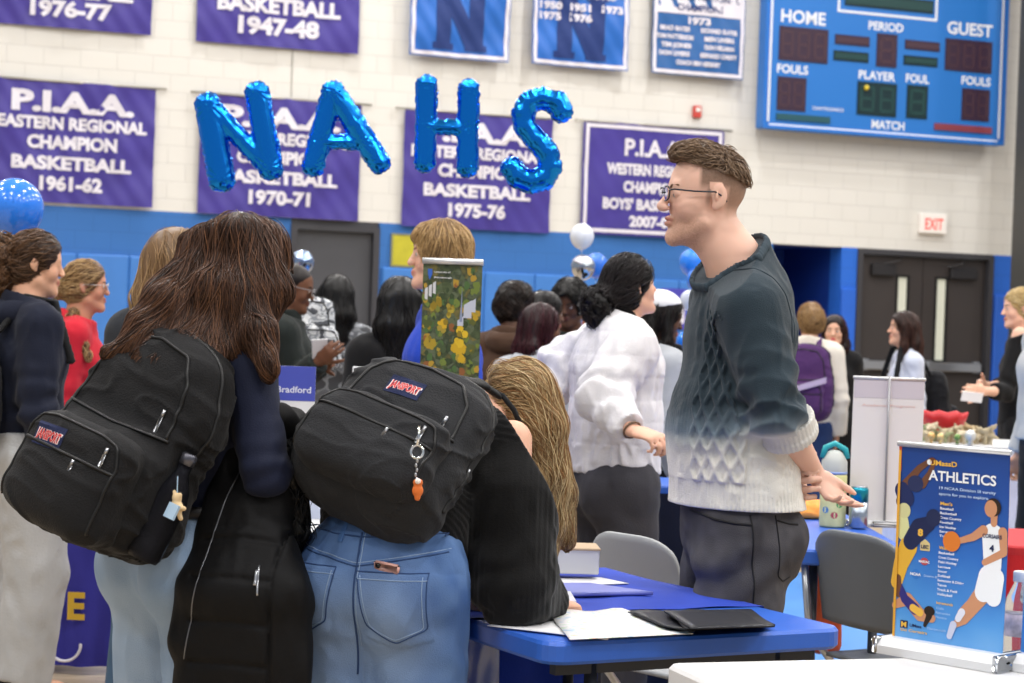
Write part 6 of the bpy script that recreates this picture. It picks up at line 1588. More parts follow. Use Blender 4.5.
# folding chairs with grey plastic shells
def chair(o, yaw, label, seat_h=.45, top=.82, w=.44, col='#8b8f94'):
    M = yawM(o, yaw); root = empty('chair', o, label, 'chair'); pm = mat('shell'+col, col, .5, bump=.25, bscale=500); T = lambda x, y, z: (M@np.array([x, y, z, 1.]))[:3]; R3 = M[:3, :3]
    # local: seat faces +y, back at y<0
    def shell(name, fn, nu=17, nv=15, th=.012):
        A = [[fn(u, v) for u in np.linspace(-1, 1, nu)] for v in np.linspace(0, 1, nv)]; vs = []
        for row in A: vs += [V(*p) for p in row]
        k = len(vs); nrm = V(0, 1, .25) if name == 'backrest' else V(0, 0, 1); vs += [p-unit(nrm)*th for p in vs]
        f0 = [(j*nu+i, j*nu+i+1, (j+1)*nu+i+1, (j+1)*nu+i) for j in range(nv-1) for i in range(nu-1)]; fs = f0+[tuple(k+i for i in f[::-1]) for f in f0]
        rim = list(range(nu))+[j*nu+nu-1 for j in range(1, nv)]+[(nv-1)*nu+i for i in range(nu-2, -1, -1)]+[j*nu for j in range(nv-2, 0, -1)]
        fs += [(rim[i], k+rim[i], k+rim[(i+1) % len(rim)], rim[(i+1) % len(rim)]) for i in range(len(rim))]
        mb = MB(); mb.add(vs, fs, M); return mb.build(name, pm, root, True)
    def back(u, v):
        hw = w/2*(1-.10*v); e = 1-(abs(u)**5)*(.10 if v > .5 else .0)*((v-.5)*2 if v > .5 else 0)*1.0
        z = seat_h+.10+(top-seat_h-.10)*v; 
        if v > .72: hw *= math.sqrt(max(0.0, 1-((v-.72)/.28)**4*.16))
        z -= (abs(u)**4)*.035*v*v
        return (u*hw, -.22-.06*v+.035*(u*u), z)
    def seat(u, v): return (u*w/2*(.93+.07*v), -.19+.40*v, seat_h-.015*(1-u*u)*math.sin(PI*v)-.012*(v**4))
    shell('backrest', back); shell('seat', seat)
    tm = M_steel
    for sx in (-1, 1):
        mb = MB(); mb.tube([T(sx*(w/2+.012), -.26, top-.12), T(sx*(w/2+.012), -.235, seat_h+.06), T(sx*(w/2+.012), .05, .2), T(sx*(w/2+.012), .20, .0)], .011, 8); mb.build('front_leg', tm, root, True)
        mb = MB(); mb.tube([T(sx*(w/2-.012), .14, seat_h-.03), T(sx*(w/2-.012), -.05, .22), T(sx*(w/2-.012), -.24, .0)], .010, 8); mb.build('rear_leg', tm, root, True)
    mb = MB(); mb.tube([T(-w/2-.012, .16, .07), T(w/2+.012, .16, .07)], .008, 8); mb.build('crossbar', tm, root, True)
    return root
d1 = 5.45; top1 = P(645, 531, d1)[2]; p = P(646, 560, d1)
chair(V(p[0]+.15, p[1]+.10, 0), math.radians(-50), 'light grey plastic folding chair behind the blue table, left of the sweater man', top=top1, w=.36, col='#9a9da0')
d2 = 5.65; top2 = P(850, 531, d2)[2]; p = P(862, 580, d2)
chair(V(p[0]+.2, p[1]+.12, 0), math.radians(-60), 'dark grey plastic folding chair between the man and the athletics banner', top=top2, w=.42, col='#5e6267')
# table further right with bottle, can and orange cloth
q1 = Pz(790, 549, HT)
def farbox(px0, px1, py_top, m, label, dep=.75, name='display_table', cloth=None, z=HT, yaw=0., skirt=None, group=None):
    a = Pz(px0, py_top, z); b = Pz(px1, py_top+(px1-px0)*0.036, z); u = unit((b-a)*V(1, 1, 0)); w = np.linalg.norm((b-a)[:2]); M = frame(V(a[0], a[1], 0), u, np.cross(Zv, u), Zv)
    root = empty(name, (a+b)/2*V(1, 1, 0), label, 'table', group); mb = MB(); slab(mb, rrect(w, dep, .04), z-.045, z, .006, M); mb.build('table_top', m, root)
    for x in (.1, w-.1):
        for y in (.08, dep-.08): mb = MB(); mb.tube([(x, y, 0), (x, y, z-.045)], .014, 8, M=M); mb.build('leg', M_leg, root, True)
    return root, M, w
rt, Mr2, wr2 = farbox(784, 915, 549, M_tblue, 'blue plastic table behind the dark grey chair, holding a bottle and a can', dep=1.35)
def skirt(M, w, dep, m, label, z=HT, hem=.05, front=True, sides=True, group=None, name='table_skirt', top=False):
    vs = []; fs = []; path = [(0, dep), (0, 0), (w, 0), (w, dep)] if sides else [(0, 0), (w, 0)]
    pts = []
    for (x0, y0), (x1, y1) in zip(path[:-1], path[1:]):
        L = math.hypot(x1-x0, y1-y0); k = max(2, int(L/.02))
        for i in range(k): t = i/k; pts.append((x0+(x1-x0)*t, y0+(y1-y0)*t, (y1-y0)/L, -(x1-x0)/L))
    pts.append((*path[-1], pts[-1][2], pts[-1][3])); n = len(pts); nv = 8
    for j in range(nv+1):
        t = j/nv
        for i, (x, y, nx_, ny_) in enumerate(pts):
            o_ = .012+(.012*math.sin(i*.9)+.01*math.sin(i*.37+1))*t; vs.append((x+nx_*o_, y+ny_*o_, z+.003-(z-hem)*t))
    for j in range(nv):
        for i in range(n-1): fs.append((j*n+i, j*n+i+1, (j+1)*n+i+1, (j+1)*n+i))
    if top: k = len(vs); vs += [(0, 0, z+.003), (w, 0, z+.003), (w, dep, z+.003), (0, dep, z+.003)]; fs.append((k, k+1, k+2, k+3))
    mb = MB(); mb.add(vs, fs, M); o = mb.build(name, m, None, True); return tag(o, label, 'tablecloth', group)
# orange bag and cloth items beside the table
s = SDF(.008, .03); s.seg(P(824, 565, 7.0), P(826, 640, 7.0), (.055, .05), (.05, .05), V(1, 0, 0), n=3); s.displace(folds(.012, 8, 22, 7)); s.cut(P(824, 558, 7.0), Zv); s.cut(V(0, 0, .005), -Zv)
o = s.build('cloth_bag', fabric('orange_cloth', '#c4552b')); tag(o, 'orange cloth bag hanging beneath the blue table on the right', 'bag')
s = SDF(.007, .02); c_ = Pz(806, 512, HT+.02); s.ell(c_, (.09, .07, .035)); s.ell(c_+V(.05, .03, .0), (.08, .06, .04)); s.displace(folds(.014, 12, 30, 5)); s.cut(V(0, 0, HT+.003), -Zv)
o = s.build('cloth', fabric('orange_felt', '#f0a050'), None, lambda X: np.tile(lin('#f0a050'), (len(X), 1))); tag(o, 'crumpled orange cloth on the blue table behind the clasped hands', 'cloth')
# water bottle: pale yellow body, grey lid, teal handle
pb = Pz(832, 527, HT); db = 0; root = empty('water_bottle', V(pb[0], pb[1], HT+.001), 'pale yellow water bottle with teal handle beside the can', 'bottle')
sc = np.linalg.norm(P(832, 527, 1)-P(832, 528, 1)); dB2 = float(np.dot(pb-CAM, _F)); hB = 82/FPX*dB2; rB = 13.2/FPX*dB2
mb = MB(); mb.lathe([(rB*.94, 0), (rB, .006), (rB, hB*.62), (rB*.97, hB*.64)], 24, c=pb+Zv*.002); mb.build('body', mat('bottle_yellow', '#e2de9c', .45, var=.12, vscale=30), root, True)
mb = MB(); mb.lathe([(rB*.99, hB*.64), (rB*1.0, hB*.67), (rB*.97, hB*.80), (rB*.6, hB*.90), (rB*.35, hB*.93), (0.001, hB*.935)], 24, c=pb+Zv*.002); mb.build('lid', mat('bottle_lid', '#b9bdb9', .4), root, True)
mb = MB(); mb.tube([pb+V(-rB*.9, 0, hB*.84), pb+V(-rB*.7, 0, hB*.97), pb+V(0, 0, hB*1.02), pb+V(rB*.8, 0, hB*.95), pb+V(rB*.95, 0, hB*.84)], .010, 10); mb.build('handle', mat('teal', '#2aa5ad', .4), root, True)
mb = MB(); mb.lathe([(rB*1.01, hB*.645), (rB*1.01, hB*.675)], 24, c=pb+Zv*.002); mb.build('band', mat('band_blue', '#8fa6d6', .4), root, True)
for i, (a0, z0, cc_) in enumerate(((-1.9, .35, '#c96d8a'), (-1.2, .25, '#4e9a5a'), (-1.6, .12, '#b84a56'), (-2.3, .18, '#5c8bb5'), (-1.1, .47, '#d08b3c'))):
    mb = MB(); k = 8; vs = [pb+V(rB*1.012*math.cos(a0+.28*math.cos(t)), rB*1.012*math.sin(a0+.28*math.cos(t)), hB*z0+rB*.26*math.sin(t)+.01) for t in np.linspace(0, 2*PI, k+1)[:-1]]; mb.add(vs, [tuple(range(k))]); mb.build('sticker', mat('st%d' % i, cc_, .5), root)
pc = Pz(858, 529, HT); dC = float(np.dot(pc-CAM, _F)); hC = 43/FPX*dC; rC = 9.3/FPX*dC; root = empty('drink_can', V(pc[0], pc[1], HT+.001), 'teal and silver drink can on the blue table', 'can')
mb = MB(); mb.lathe([(rC*.75, 0), (rC, .006), (rC, hC*.62)], 24, c=pc+Zv*.002); mb.build('lower_body', mat('can_silver', '#a9b4c0', .25, metal=.75, var=.25, vscale=25), root, True)
mb = MB(); mb.lathe([(rC, hC*.62), (rC, hC*.90), (rC*.86, hC*.96)], 24, c=pc+Zv*.002); mb.build('upper_body', mat('can_teal', '#1f8fa3', .25, metal=.6), root, True)
mb = MB(); mb.lathe([(rC*.86, hC*.96), (rC*.86, hC*.985), (rC*.78, hC*.975), (0.001, hC*.97)], 24, c=pc+Zv*.002); mb.build('lid', M_steel, root, True)

# table-top roll-up banners
def rollup(o, yaw, w, h, base_m, label, art=None, bh=.035, bd=.085, tilt=.0, pole=True, clip=None, z0=None):
    """local frame: x right, -y towards the viewer"""
    M = yawM(o, yaw); root = empty('rollup_banner', o, label, 'banner'); al = mat('brushed_aluminium', '#d5d6d8', .35, metal=.55)
    mb = MB(); prof = [(-bd/2, 0), (bd/2, 0), (bd/2, bh*.5), (bd*.3, bh), (-bd*.3, bh), (-bd/2, bh*.5)]
    n = len(prof); vs = [(-w/2-.012, y, z) for y, z in prof]+[(w/2+.012, y, z) for y, z in prof]; mb.add(vs, [tuple(range(n)), tuple(range(n, 2*n))[::-1]]+[(i, n+i, n+(i+1) % n, (i+1) % n) for i in range(n)], M); bs = mb.build('base', base_m, root)
    for sx in (-1, 1): mb = MB(); mb.box((sx*(w/2+.012)-.006, -bd/2-.004, -.0), (sx*(w/2+.012)+.006, bd/2+.004, bh*1.02), M, bev=.003); mb.build('end_cap', M_chrome, root, True)
    sh = math.tan(tilt)
    y = lambda z: (z-bh)*sh+.004*math.sin((z-bh)/h*PI)
    Ms = M
    def pt(u, v, off=0.): z = bh+v*h; return (Ms@np.array([u*w/2, y(z)-off, z, 1.]))[:3]
    g = 14; vs = [pt(u, v) for v in np.linspace(0, 1, g) for u in np.linspace(-1, 1, g)]; k = len(vs); vs += [pt(u, v, -.0012) for v in np.linspace(0, 1, g) for u in np.linspace(-1, 1, g)]
    f0 = [(j*g+i, j*g+i+1, (j+1)*g+i+1, (j+1)*g+i) for j in range(g-1) for i in range(g-1)]
    mb = MB(); mb.add(vs, f0+[tuple(k+i for i in f[::-1]) for f in f0]); sheet = mb.build('graphic_panel', art['mat'] if art else M_paper, root, True)
    mb = MB(); a_, b_ = pt(-1.02, 1), pt(1.02, 1); mb.tube([a_, b_], .0055 if not (art and art.get('rail')) else .0095, 10); mb.build('top_rail', al, root, True)
    if pole: mb = MB(); mb.tube([(M@np.array([0, .02, bh, 1]))[:3], (M@np.array([0, y(bh+h)+.012, bh+h+.004, 1]))[:3]], .005, 8); mb.build('pole', al, root, True)
    return root, pt, sheet, M
# ------------------------------------------------------------------ printed banners
def flat(pt, parent, name, poly, m, off):
    mb = MB(); vs = [pt(u, v, off) for u, v in poly]; mb.add(vs, [tuple(range(len(vs)))]); return mb.build(name, m, parent)
def blob(pt, parent, name, pts, rads, m, off, asp):
    """rounded limb drawn as a flat printed shape along a polyline; u in -1..1, v in 0..1, asp = (w/2)/h"""
    mb = MB()
    for (a, b, ra, rb) in zip(pts[:-1], pts[1:], rads[:-1], rads[1:]):
        ax, ay, bx, by = a[0]*asp, a[1], b[0]*asp, b[1]; ang = math.atan2(by-ay, bx-ax); poly = []
        for t in np.linspace(ang+PI/2, ang+3*PI/2, 9): poly.append(((ax+ra*math.cos(t))/asp, ay+ra*math.sin(t)))
        for t in np.linspace(ang-PI/2, ang+PI/2, 9): poly.append(((bx+rb*math.cos(t))/asp, by+rb*math.sin(t)))
        n0 = len(mb.v); mb.add([pt(u, v, off) for u, v in poly], [tuple(range(len(poly)))]); off += .00008
    return mb.build(name, m, parent)
def ptext(pt, parent, items, m, asp, off=.0016, name='lettering'):
    mb = MB()
    for t, u, v, ch, wd, bo, al in items:
        vs, fs = text_mesh(t, ch, bo, None, align='LEFT' if al else 'CENTER')
        if len(vs) == 0: continue
        x0, x1 = vs[:, 0].min(), vs[:, 0].max()
        if wd: f = wd*asp/(x1-x0); vs[:, 0] = (vs[:, 0]-(x0 if al else (x0+x1)/2))*f
        mb.add([pt(u+q[0]/asp, v+q[1], off) for q in vs], fs)
    return mb.build(name, m, parent)
def pmat(c, r=.45): return mat('print'+c, c, r)
def art_gradient():
    m = mat('athletics_print', '#1d4f9e', .4); nt = m.node_tree; N = nt.nodes; L = nt.links; b = N['Principled BSDF']; g = N.new('ShaderNodeNewGeometry'); s_ = N.new('ShaderNodeSeparateXYZ'); L.new(g.outputs['Position'], s_.inputs[0])
    n = N.new('ShaderNodeTexNoise'); n.inputs['Scale'].default_value = 6; L.new(g.outputs['Position'], n.inputs['Vector'])
    r = N.new('ShaderNodeMapRange'); r.inputs['From Min'].default_value = .78; r.inputs['From Max'].default_value = 1.24; L.new(s_.outputs['Z'], r.inputs['Value'])
    a = N.new('ShaderNodeMath'); a.operation = 'ADD'; a.inputs[1].default_value = -.13; L.new(n.outputs['Fac'], a.inputs[0]); sc_ = N.new('ShaderNodeMath'); sc_.operation = 'MULTIPLY_ADD'; sc_.inputs[1].default_value = .35; L.new(a.outputs[0], sc_.inputs[0]); L.new(r.outputs['Result'], sc_.inputs[2])
    cr = N.new('ShaderNodeValToRGB'); e = cr.color_ramp.elements; e[0].position = .05; e[0].color = (*lin('#7fb8ea'), 1); e[1].position = 1.; e[1].color = (*lin('#1b3f86'), 1)
    for p, c in ((.25, '#4f97dd'), (.5, '#2c6cc0'), (.75, '#1d4b9c')): x = e.new(p); x.color = (*lin(c), 1)
    L.new(sc_.outputs[0], cr.inputs['Fac']); L.new(cr.outputs['Color'], b.inputs['Base Color']); return m
# athletics banner on the white table
bl = Pz(886, 651, HT); br_ = Pz(1008, 672, HT); cB = (bl+br_)/2; yawB = math.atan2((br_-bl)[1], (br_-bl)[0]); wB = np.linalg.norm((br_-bl)[:2])-.02
dBn = float(np.dot(cB-CAM, _F)); hB_ = (P(955, 447, dBn)[2]-HT-.035)
root, pt, sh, MB_ = rollup(cB+Zv*.001, yawB, wB*.97, hB_, mat('base_white', '#d9dadc', .3), 'athletics roll-up table banner with a basketball player, on the white table', dict(mat=art_gradient()), bh=.032, tilt=.0)
asp = (wB*.97/2)/hB_; A = sh
flat(pt, A, 'side_stripe', [(-1, 0), (-.955, 0), (-.955, 1), (-1, 1)], pmat('#e0a63a'), .0008); flat(pt, A, 'side_stripe', [(-1, .86), (-.95, .86), (-.95, 1), (-1, 1)], pmat('#c8503a'), .0012)
gold, whitep, navyp, skinp, skind = pmat('#e9b84a'), pmat('#eef1f6'), pmat('#16244f'), pmat('#c98f6b'), pmat('#6d4632')
ptext(pt, A, [('UMassD', -.17, .905, .026, .50, .03, 0)], gold, asp)
ptext(pt, A, [('ATHLETICS', .17, .828, .052, 1.22, .025, 0)], whitep, asp)
ptext(pt, A, [('19 NCAA Division III varsity', .27, .785, .015, 1.02, .02, 0), ('sports for you to explore.', .21, .755, .015, .9, .02, 0)], pmat('#b9d0ee'), asp)
ptext(pt, A, [("Men's", -.21, .705, .017, .22, .03, 1), ("Women's", -.21, .478, .017, .3, .03, 1)], gold, asp)
men = ['Baseball', 'Basketball', 'Cross Country', 'Football', 'Ice Hockey', 'Soccer', 'Track & Field']; wom = ['Basketball', 'Cross Country', 'Field Hockey', 'Lacrosse', 'Soccer', 'Softball', 'Swimming & Diving', 'Tennis', 'Track & Field', 'Volleyball']
ptext(pt, A, [(t, -.21, .682-.0235*i, .0125, .03*len(t), .02, 1) for i, t in enumerate(men)]+[(t, -.21, .455-.0235*i, .0125, .028*len(t), .02, 1) for i, t in enumerate(wom)], whitep, asp)
ptext(pt, A, [('Intramurals', -.21, .198, .014, .3, .02, 1), ('Go Corsairs', -.85, .034, .014, .5, .02, 1)], gold, asp)
ptext(pt, A, [('Clubs', -.21, .172, .012, .14, .02, 1), ('Recreation', -.21, .149, .012, .26, .02, 1), ('Fitness', -.21, .126, .012, .2, .02, 1), ('Dartmouth', -.35, .062, .012, .34, .01, 1)], pmat('#9fc3ea'), asp)
ptext(pt, A, [('UMass', -.68, .062, .015, .22, .03, 1)], navyp, asp)
flat(pt, A, 'emblem', [(-.86, .05), (-.72, .05), (-.72, .088), (-.86, .088)], navyp, .001); ptext(pt, A, [('M', -.79, .056, .026, .1, .05, 0)], gold, asp, .0018)
flat(pt, A, 'badge', [(-.56, .46), (-.38, .46), (-.38, .50), (-.47, .52), (-.56, .50)], pmat('#d8c48a'), .001); ptext(pt, A, [('LEC', -.47, .472, .018, .14, .04, 0)], navyp, asp, .0018)
def disc(u, v, r, m, off=.001, name='badge', sy=1.): flat(pt, A, name, [(u+r*math.cos(t)/asp, v+r*sy*math.sin(t)) for t in np.linspace(0, 2*PI, 25)[:-1]], m, off)
disc(-.47, .405, .024, pmat('#b9484f'), sy=.8); ptext(pt, A, [('MASCAC', -.47, .398, .012, .2, .03, 0)], whitep, asp, .0018); disc(-.62, .335, .025, pmat('#2f76c8')); ptext(pt, A, [('NCAA', -.62, .328, .014, .2, .04, 0)], whitep, asp, .0018); ptext(pt, A, [('Division III', -.46, .328, .011, .24, .01, 1)], pmat('#bcd6f2'), asp, .0018)
# football players, volleyball/soccer diver, basketball player as printed silhouettes
blob(pt, A, 'printed_player', [(-.95, .70), (-.9, .78), (-.62, .88), (-.42, .925)], [.030, .026, .018, .013], skind, .0010, asp)
blob(pt, A, 'printed_player', [(-.55, .80), (-.42, .86), (-.36, .905)], [.022, .016, .012], skind, .0011, asp); disc(-.38, .925, .026, pmat('#6b3a22'), .0014, 'printed_ball', .7); disc(-.43, .918, .014, whitep, .0016, 'printed_glove')
disc(-.68, .80, .048, pmat('#26305a'), .0013, 'printed_helmet', .9); blob(pt, A, 'printed_player', [(-.93, .76), (-.85, .72)], [.045, .05], pmat('#1c2a5c'), .0012, asp)
disc(-.88, .655, .040, pmat('#d2cf9a'), .0014, 'printed_helmet'); blob(pt, A, 'printed_player', [(-.9, .60), (-.88, .54)], [.035, .04], pmat('#d9d9a0'), .0012, asp)
blob(pt, A, 'printed_player', [(-.42, .60), (-.58, .57), (-.74, .50)], [.040, .055, .045], pmat('#17224c'), .0013, asp); disc(-.33, .635, .044, pmat('#1d2850'), .0016, 'printed_helmet'); ptext(pt, A, [('8', -.56, .535, .035, .1, .05, 0)], gold, asp, .0018)
blob(pt, A, 'printed_player', [(-.78, .47), (-.90, .38), (-.97, .28)], [.055, .045, .035], pmat('#e0ae3a'), .0012, asp); blob(pt, A, 'printed_player', [(-.95, .30), (-.92, .22)], [.022, .018], skind, .0014, asp)
blob(pt, A, 'printed_player', [(-.98, .16), (-.75, .20), (-.50, .13), (-.28, .12)], [.018, .034, .034, .022], skinp, .0012, asp); blob(pt, A, 'printed_player', [(-.92, .27), (-.80, .20), (-.60, .155)], [.016, .024, .03], pmat('#2e2a78'), .0014, asp); blob(pt, A, 'printed_player', [(-.64, .16), (-.5, .14)], [.02, .02], gold, .0016, asp)
disc(-.33, .155, .032, pmat('#241812'), .0017, 'printed_hair', .8); blob(pt, A, 'printed_player', [(-.33, .13), (-.40, .08)], [.018, .010], pmat('#241812'), .0017, asp)
# basketball player
blob(pt, A, 'printed_player', [(.62, .27), (.30, .14), (.10, .10)], [.036, .026, .016], skinp, .0010, asp); blob(pt, A, 'printed_player', [(.62, .30), (.42, .22), (.24, .17)], [.042, .03, .02], skinp, .0012, asp)
blob(pt, A, 'printed_player', [(.74, .58), (.76, .42)], [.060, .050], whitep, .0016, asp); blob(pt, A, 'printed_player', [(.70, .37), (.62, .29)], [.058, .05], whitep, .0018, asp); blob(pt, A, 'printed_player', [(.82, .37), (.80, .27)], [.05, .045], whitep, .0018, asp)
blob(pt, A, 'printed_player', [(.58, .60), (.40, .56), (.14, .53)], [.026, .020, .014], skinp, .0020, asp); blob(pt, A, 'printed_player', [(.92, .60), (.95, .50), (.62, .44)], [.026, .020, .016], skinp, .0021, asp)
blob(pt, A, 'printed_player', [(.76, .64), (.76, .68)], [.018, .02], skinp, .0020, asp); disc(.74, .72, .046, pmat('#2a1b14'), .0022, 'printed_hair'); disc(.70, .712, .036, skinp, .0024, 'printed_face', 1.2)
blob(pt, A, 'printed_shoe', [(.12, .105), (.06, .045)], [.020, .016], pmat('#c6cbe2'), .0022, asp); blob(pt, A, 'printed_shoe', [(.26, .175), (.20, .14)], [.02, .018], pmat('#dfe0ec'), .0022, asp)
disc(.02, .525, .052, pmat('#d97a2c'), .0024, 'printed_ball', 1.); ptext(pt, A, [('CORSAIRS', .74, .565, .020, .34, .03, 0), ('4', .74, .50, .032, .08, .04, 0)], navyp, asp, .0030)
# the neighbour banner cut by the right edge, with a water bottle and red cloth
root2, pt2, sh2, _m = rollup(Pz(1066, 677, HT)+Zv*.001, yawB-.02, .20, hB_*.97, mat('base_white', '#d9dadc', .3), 'blue roll-up table banner cut off by the right edge of the picture', dict(mat=pmat('#3f84cf')), bh=.032)
pw_ = Pz(1018, 664, HT); root = empty('water_bottle', V(pw_[0], pw_[1], HT+.001), 'clear plastic water bottle with red label on the white table', 'bottle'); cl_ = mat('clear_pet', '#eef4fa', .05, trans=.9, ior=1.2)
r0 = .031; mb = MB(); mb.lathe([(r0*.8, 0), (r0, .008), (r0*.94, .03), (r0, .05), (r0, .10), (r0*.9, .125), (r0*.45, .155), (r0*.42, .165)], 24, c=pw_+Zv*.001); mb.build('body', cl_, root, True)
mb = MB(); mb.lathe([(r0*1.01, .055), (r0*1.01, .098)], 24, c=pw_+Zv*.001); mb.build('label_band', mat('label_mix', '#c7b6bd', .4, var=.3, vscale=60), root, True)
mb = MB(); mb.lathe([(r0*.5, .160), (r0*.5, .178), (r0*.45, .180), (0.0005, .180)], 20, c=pw_+Zv*.001); mb.build('cap', mat('cap_white', '#e8e8ea', .4), root, True)
# white roll-up seen from behind, on the blue table
dW = float(np.dot(Pz(880, 531, HT)-CAM, _F)); cW = Pz(884, 527, HT); wW = 73/FPX*dW; hW = (P(884, 379.5, dW)[2]-HT-.02)
mW = mat('banner_back', '#e3dfdf', .6)
root3, pt3, sh3, _m = rollup(cW+Zv*.001, .03, wW, hW, mat('base_pale', '#cfd0d2', .4), 'pale roll-up table banner seen from behind with its support pole', dict(mat=mW), bh=.02, bd=.07, pole=False)
flat(pt3, sh3, 'printed_band', [(-.98, .86), (.98, .86), (.98, .985), (-.98, .985)], pmat('#cdc6cf'), .001); ptext(pt3, sh3, [('Academic Programs', 0, .80, .018, 1.5, .01, 0)], pmat('#e2c2bd'), (wW/2)/hW, .0015)
mb = MB(); mb.tube([pt3(-.02, -.02, .012), pt3(-.02, .5, .014), pt3(-.02, 1.02, .012)], .004, 8); mb.build('pole', mat('pole_grey', '#9a9a9e', .4, metal=.4), root3, True)
mb = MB(); mb.box((-.05, -.05, .0), (.05, -.0, .018), yawM(cW+Zv*.002, .03), bev=.006); mb.build('pole_foot', mat('foot_grey', '#b9babc', .4), root3, True)

# campus banner in front of the blond man
def campus():
    m = mat('campus_print', '#5c6a4a', .5); nt = m.node_tree; N = nt.nodes; L = nt.links; b = N['Principled BSDF']; tc = N.new('ShaderNodeTexCoord')
    vo = N.new('ShaderNodeTexVoronoi'); vo.inputs['Scale'].default_value = 42; L.new(tc.outputs['Object'], vo.inputs['Vector']); n2 = N.new('ShaderNodeTexNoise'); n2.inputs['Scale'].default_value = 60; L.new(tc.outputs['Object'], n2.inputs['Vector'])
    cr = N.new('ShaderNodeValToRGB'); e = cr.color_ramp.elements; e[0].position = .1; e[0].color = (*lin('#222b20'), 1); e[1].position = .95; e[1].color = (*lin('#4d4a3a'), 1)
    for p, c in ((.3, '#4d5a3a'), (.5, '#626b52'), (.62, '#36422f'), (.8, '#756c3a')): x = e.new(p); x.color = (*lin(c), 1)
    sp = N.new('ShaderNodeSeparateColor'); L.new(vo.outputs['Color'], sp.inputs[0]); mx = N.new('ShaderNodeMath'); mx.operation = 'MULTIPLY_ADD'; mx.inputs[1].default_value = .5; L.new(n2.outputs['Fac'], mx.inputs[0]); 
    sb = N.new('ShaderNodeMath'); sb.operation = 'MULTIPLY_ADD'; sb.inputs[1].default_value = .7; sb.inputs[2].default_value = -.1; L.new(sp.outputs[0], sb.inputs[0]); L.new(sb.outputs[0], mx.inputs[2]); L.new(mx.outputs[0], cr.inputs['Fac']); L.new(cr.outputs['Color'], b.inputs['Base Color'])
    dU = 5.9; cU = P(455, 262, dU); wU = 60/FPX*dU; hU = cU[2]-HT-.03; o = V(cU[0]-.006, cU[1], HT+.001)
    r, pt, sh, _m = rollup(o, math.radians(-8), wU, hU, mat('base_white', '#d9dadc', .3), 'campus roll-up banner with aerial photo of autumn trees and a church spire', dict(mat=m, rail=1), bh=.03)
    asp = (wU/2)/hU; yl, gr, wh = pmat('#c9a92e'), pmat('#54652f'), pmat('#e4e4e4')
    rr = random.Random(4)
    def D(u, v, r_, m_, off):
        for _ in range(9):
            a_ = rr.uniform(0, 6.28); q_ = r_*.75*math.sqrt(rr.random()); D1(u+q_*math.cos(a_)/asp, v+q_*1.4*math.sin(a_), r_*rr.uniform(.3, .5), m_ if rr.random() < .7 else pmat(rr.choice(['#8f7a24', '#a3903a', '#5d6230'])), off+.00015*rr.random())
    def D1(u, v, r_, m_, off): flat(pt, sh, 'printed_tree', [(u+r_*(1+.18*rr.uniform(-1, 1))*math.cos(t)/asp, v+r_*1.25*(1+.18*rr.uniform(-1, 1))*math.sin(t)) for t in np.linspace(0, 2*PI, 19)[:-1]], m_, off)
    def Vv(py): return 1-(py-262)/FPX*dU/hU
    U_ = lambda px: (px-453.5)/30.
    for px, py, r_, c in ((463, 338, .030, '#d9b62f'), (462, 352, .030, '#c9a428'), (445, 326, .020, '#cfa82c'), (433, 345, .022, '#a8902e'), (438, 307, .026, '#7d8238'), (452, 311, .018, '#b3a03a'), (477, 318, .022, '#b8982c'), (430, 325, .02, '#4e5a30'), (443, 352, .022, '#49583a'), (474, 350, .02, '#5a6438')):
        D(U_(px), Vv(py), r_, pmat(c), .0010+.0001*rr.random())
    flat(pt, sh, 'printed_spire', [(U_(462), Vv(322)), (U_(465), Vv(322)), (U_(464.2), Vv(302)), (U_(463.8), Vv(286)), (U_(463.2), Vv(302))], pmat('#8b96b0'), .0014)
    for cc_, nn in (('#6f7f3a', 30), ('#39482c', 30), ('#b08f34', 18), ('#8c5a34', 10), ('#4d6a3c', 26)):
        mb = MB()
        for _ in range(nn):
            px, py = rr.uniform(425, 482), rr.uniform(268, 372); u0, v0 = U_(px), Vv(py); r_ = rr.uniform(.006, .014)
            if abs(u0) > .93 or not .02 < v0 < .97 or (v0 > .93 and u0 < .2): continue
            mb.add([pt(u0+r_*(1+.3*rr.uniform(-1, 1))*math.cos(t)/asp, v0+r_*1.3*(1+.3*rr.uniform(-1, 1))*math.sin(t), .0008+.0001*rr.random()) for t in np.linspace(0, 2*PI, 9)[:-1]], [tuple(range(8))])
        mb.build('printed_foliage', pmat(cc_), sh)
    for a in ((466, 300, 474, 318), (460, 316, 466, 326), (471, 298, 478, 312)): flat(pt, sh, 'printed_building', [(U_(a[0]), Vv(a[3])), (U_(a[2]), Vv(a[3])), (U_(a[2]), Vv(a[1])), (U_(a[0]), Vv(a[1]+5))], pmat('#bfc4d2'), .0013)
    for i in range(3): flat(pt, sh, 'printed_building', [(U_(426+i*4), Vv(300-i*3)), (U_(429+i*4), Vv(301-i*3)), (U_(429+i*4), Vv(288-i*3)), (U_(426+i*4), Vv(290-i*3))], pmat('#cfd0d2'), .0013)
    flat(pt, sh, 'shield', [(U_(428.5), Vv(275)), (U_(430.5), Vv(281)), (U_(433), Vv(275)), (U_(433), Vv(270)), (U_(428.5), Vv(270))], pmat('#3a66c0'), .0016)
    ptext(pt, sh, [('University of', U_(435), Vv(273.5), .0055, .55, .03, 1), ('Pittsburgh', U_(435), Vv(279), .0055, .6, .03, 1)], wh, asp, .0018)
    return r
campus()
